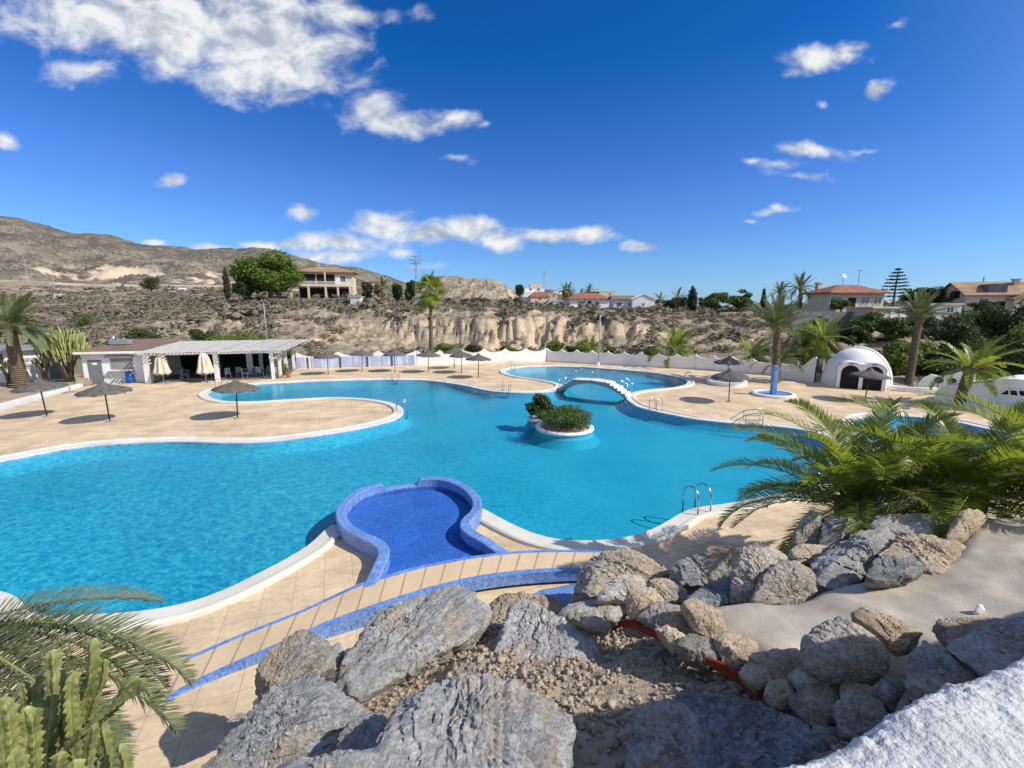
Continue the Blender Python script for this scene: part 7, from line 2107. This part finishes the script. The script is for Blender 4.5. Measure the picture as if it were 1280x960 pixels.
# ---------------------------------------------------------------- big candelabra cactus trees in the left bed
def far_cactus(px, pyb, pyt, w, label, seed, n=150):
    b = G(px, pyb); Y = b[1]; h = D(px, pyt, Y)[2]
    o = thing('candelabra_cactus', b, label, 'cactus')
    r_ = random.Random(seed)
    mb = MB(); mg = MB()
    for k in range(9 if n > 60 else 4):
        a_ = r_.uniform(0, 6.28); rr = r_.uniform(.15, .5) * w
        mb.tube([(0.1 * math.cos(a_), .1 * math.sin(a_), 0), (rr * .35 * math.cos(a_), rr * .35 * math.sin(a_), h * .28), (rr * math.cos(a_), rr * math.sin(a_), h * .55)], [0.13, 0.10, 0.07], 7)
    mb.build('trunk', M['bark'], o, smooth=True)
    for k in range(n):
        d = Vector((r_.gauss(0, 1), r_.gauss(0, 1), abs(r_.gauss(0.2, .9)))).normalized()
        q = r_.uniform(.35, .97)
        p = Vector((d.x * w * .5 * q, d.y * w * .5 * q, h * .40 + d.z * h * .46 * q))
        cactus_stem(mg, p, (d.x * .45 + r_.uniform(-.2, .2), d.y * .45, 1), r_.uniform(.55, .95) * h * .27, 0.055, (0, 0, .8), 7, 4, r_.uniform(0, 1))
    mg.build('arms', M['cactus_far'], o)
    return o


far_cactus(88, 479, 407, 3.3, 'huge rounded candelabra cactus in the planting bed beside the bar', 5, 190)
far_cactus(58, 480, 432, 1.1, 'small upright cactus left of the huge rounded one', 6, 26)
far_cactus(14, 484, 436, 1.5, 'cactus clump with bare stems at the left frame edge', 7, 26)
b_ = D(52, 474, 40); bush('dark_bush', b_, 6, 3.4, 'dark green bush mass behind the huge rounded cactus', 'leaf_mid', 3500, 0.22, 91)

# ---------------------------------------------------------------- bushes behind the walls and on the slopes
GB = 'green bushes at the foot of the cliff'
for (px0, px1, pyb, pyt, Y, mt, lab) in ((84, 120, 412, 391, 85, 'leaf_mid', 'round green bush on the slope above the huge cactus'), (143, 190, 430, 408, 62, 'leaf_dark', 'dark green bush on the slope behind the bar roof'), (180, 205, 431, 418, 60, 'leaf_dark', 'smaller dark bush right of the one behind the bar'),
                                         (236, 272, 432, 410, 58, 'leaf_dark', 'dark bush behind the left half of the pergola roof'), (262, 334, 433, 412, 57, 'leaf_bright', 'long bright green bush behind the pergola roof'), (358, 372, 455, 437, 49, 'leaf_bright', 'small green bush at the right end of the pergola'),
                                         (542, 584, 444, 427, 56, 'leaf_bright', 'bright green bush behind the white wall by the fan palm'), (580, 604, 443, 430, 57, 'leaf_olive', 'olive bush behind the white wall, right of the bright one'), (622, 646, 443, 432, 57, 'leaf_bright', 'small bright bush behind the wall left of the corner'),
                                         (680, 708, 441, 424, 58, 'leaf_bright', 'leafy bush behind the wall corner'), (706, 724, 441, 429, 57, 'leaf_mid', 'darker small bush right of the wall corner'), (716, 748, 441, 425, 57, 'leaf_bright', 'bright spiky bush before the cliff cave'), (752, 772, 442, 434, 56, 'leaf_mid', 'small bush right of the lamp post'),
                                         (800, 824, 446, 432, 55, 'leaf_mid', 'small bush left of the windblown palm behind the wall'), (925, 960, 458, 444, 50, 'leaf_bright', 'bright bush behind the low scalloped cap'), (986, 1012, 462, 440, 45, 'leaf_bright', 'bright bush behind the curved wall'), (988, 1014, 424, 396, 62, 'leaf_mid', 'green shrub under the slate wall, left part')):
    c_ = D((px0 + px1) / 2, pyb, Y); h = D((px0 + px1) / 2, pyt, Y)[2] - c_[2]
    bush('bush', c_, px_size(px0, px1, pyt, Y), h, lab, mt, 2200, 0.20, int(px0 + 7), 'bush', GB)
GH = 'trees and shrubs on the right hand slope'
RIGHT = [(1050, 1080, 440, 410, 52, 'leaf_dark', 'dark shrub up the slope behind the dome'), (1068, 1102, 424, 394, 56, 'leaf_mid', 'rounded shrub below the shed'), (1095, 1140, 430, 402, 54, 'leaf_mid', 'olive green shrub left of the leaning palm trunk'),
         (1100, 1138, 484, 436, 42, 'leaf_bright', 'bright leafy tree right of the dome'), (1118, 1162, 478, 428, 44, 'leaf_bright', 'bright large leaved shrub behind the leaning palm trunk'), (1150, 1200, 486, 440, 42, 'leaf_dark', 'very dark hedge tree behind the porthole wall'),
         (1160, 1215, 448, 398, 50, 'leaf_dark', 'dark dense tree right of the tall palm'), (1190, 1240, 440, 388, 52, 'leaf_mid', 'grey green tree under the tan gabled house'), (1225, 1275, 450, 384, 50, 'leaf_dark', 'large dark tree at the right, below the gabled houses'),
         (1262, 1320, 460, 376, 48, 'leaf_dark', 'tall dark tree cut by the right frame edge'), (1240, 1300, 480, 412, 42, 'leaf_bright', 'bright hanging foliage tree at the right edge'), (1205, 1250, 482, 425, 44, 'leaf_mid', 'mid green tree behind the short thick palm'),
         (1255, 1330, 478, 440, 38, 'leaf_dark', 'dark shrub above the sloping wall at the right edge'), (1130, 1170, 420, 398, 58, 'leaf_olive', 'olive shrub at the base of the tall palm crown'), (1000, 1040, 440, 402, 56, 'leaf_mid', 'mid green shrub below the slate wall'),
         (1040, 1062, 390, 376, 72, 'leaf_mid', 'small garden tree in front of the bungalow'), (1128, 1160, 388, 362, 84, 'leaf_mid', 'green tree beneath the norfolk pine'), (1160, 1200, 392, 362, 80, 'leaf_dark', 'dark tree on the skyline right of the tall palm'), (1185, 1205, 390, 366, 76, 'leaf_dark', 'dark garden tree left of the tan gabled house'),
         (1215, 1238, 392, 378, 66, 'leaf_dark', 'dark shrub against the front of the tan gabled house'), (1145, 1190, 472, 452, 41, 'leaf_dark', 'dark creeper covered bank above the porthole wall'), (1180, 1230, 470, 440, 43, 'leaf_dark', 'deep shaded foliage behind the short thick palm')]
for (px0, px1, pyb, pyt, Y, mt, lab) in RIGHT:
    c_ = D((px0 + px1) / 2, pyb, Y); h = D((px0 + px1) / 2, pyt, Y)[2] - c_[2]
    tree('broadleaf_tree', c_, px_size(px0, px1, pyt, Y) * 1.3, h * 1.15, lab, mt, 5200, 0.26 if Y < 60 else .3, int(px0 * 2 + pyt), 0.05, 'tree', GH, 0.2, 18, h * 1.0)

# ---------------------------------------------------------------- dry scrub over the hillside (beyond counting)
NB = 14000
pxs = rng.uniform(-120, 1330, NB * 2)
uu = (pxs - 640) / 548.0
tt = rng.uniform(0, 1, NB * 2)
ys = np.exp(math.log(57) + (math.log(420) - math.log(57)) * tt ** 1.15)
xs = uu * ys
zs = ground_z(xs, ys)
e_ = 0.6
sl_ = np.hypot((ground_z(xs + e_, ys) - ground_z(xs - e_, ys)) / (2 * e_), (ground_z(xs, ys + e_) - ground_z(xs, ys - e_)) / (2 * e_))
dens = fbm(np.column_stack([xs * 0.05, ys * 0.05, np.zeros(len(xs))]), 4)
ok = (zs > -0.6) & (dens * 1.5 + 0.38 - np.clip(sl_ - 0.35, 0, 2) * 0.75 > rng.uniform(-0.55, 0.75, len(xs)))
ok &= ~((xs > 22) & (ys < 60)) 
xs, ys, zs = xs[ok][:NB], ys[ok][:NB], zs[ok][:NB]
nb_ = len(xs)
K = 34
d = rng.normal(size=(K, 3)); d /= np.linalg.norm(d, axis=1)[:, None]; d[:, 2] = np.abs(d[:, 2])
rad = rng.uniform(.55, 1.0, K)
cp = d * rad[:, None] * np.array([1, 1, .8])
T1 = rng.normal(size=(K, 3)); T1 /= np.linalg.norm(T1, axis=1)[:, None]; T2 = np.cross(T1, d); T2 /= np.linalg.norm(T2, axis=1)[:, None] + 1e-9
ls = .27
tv_ = np.stack([cp - T1 * ls, cp + T2 * ls * .7, cp + T1 * ls + d * .1, cp - T2 * ls * .7], 1)      # K,4,3
sz = np.exp(rng.normal(math.log(0.42), .62, nb_)) * np.clip(ys / 75, .9, 2.6) ** .8
an_ = rng.uniform(0, 6.28, nb_); ca, sa = np.cos(an_), np.sin(an_)
B = tv_.reshape(1, -1, 3) * np.stack([sz * rng.uniform(.8, 1.5, nb_), sz * rng.uniform(.8, 1.5, nb_), sz * rng.uniform(.6, 1.1, nb_)], 1)[:, None]
BX = B[:, :, 0] * ca[:, None] - B[:, :, 1] * sa[:, None]; BY = B[:, :, 0] * sa[:, None] + B[:, :, 1] * ca[:, None]
SV = np.stack([BX + xs[:, None], BY + ys[:, None], B[:, :, 2] + zs[:, None] - .05], 2).reshape(-1, 3)
o = link_mesh('scrub', np_mesh('scrub', SV, np.arange(len(SV)).reshape(-1, 4), M['scrub'], False)); tag(o, 'dry grey brown scrub covering the hillside and plateau', 'scrub', kind='stuff')
print('scrub', nb_, 'objects', len(bpy.data.objects))
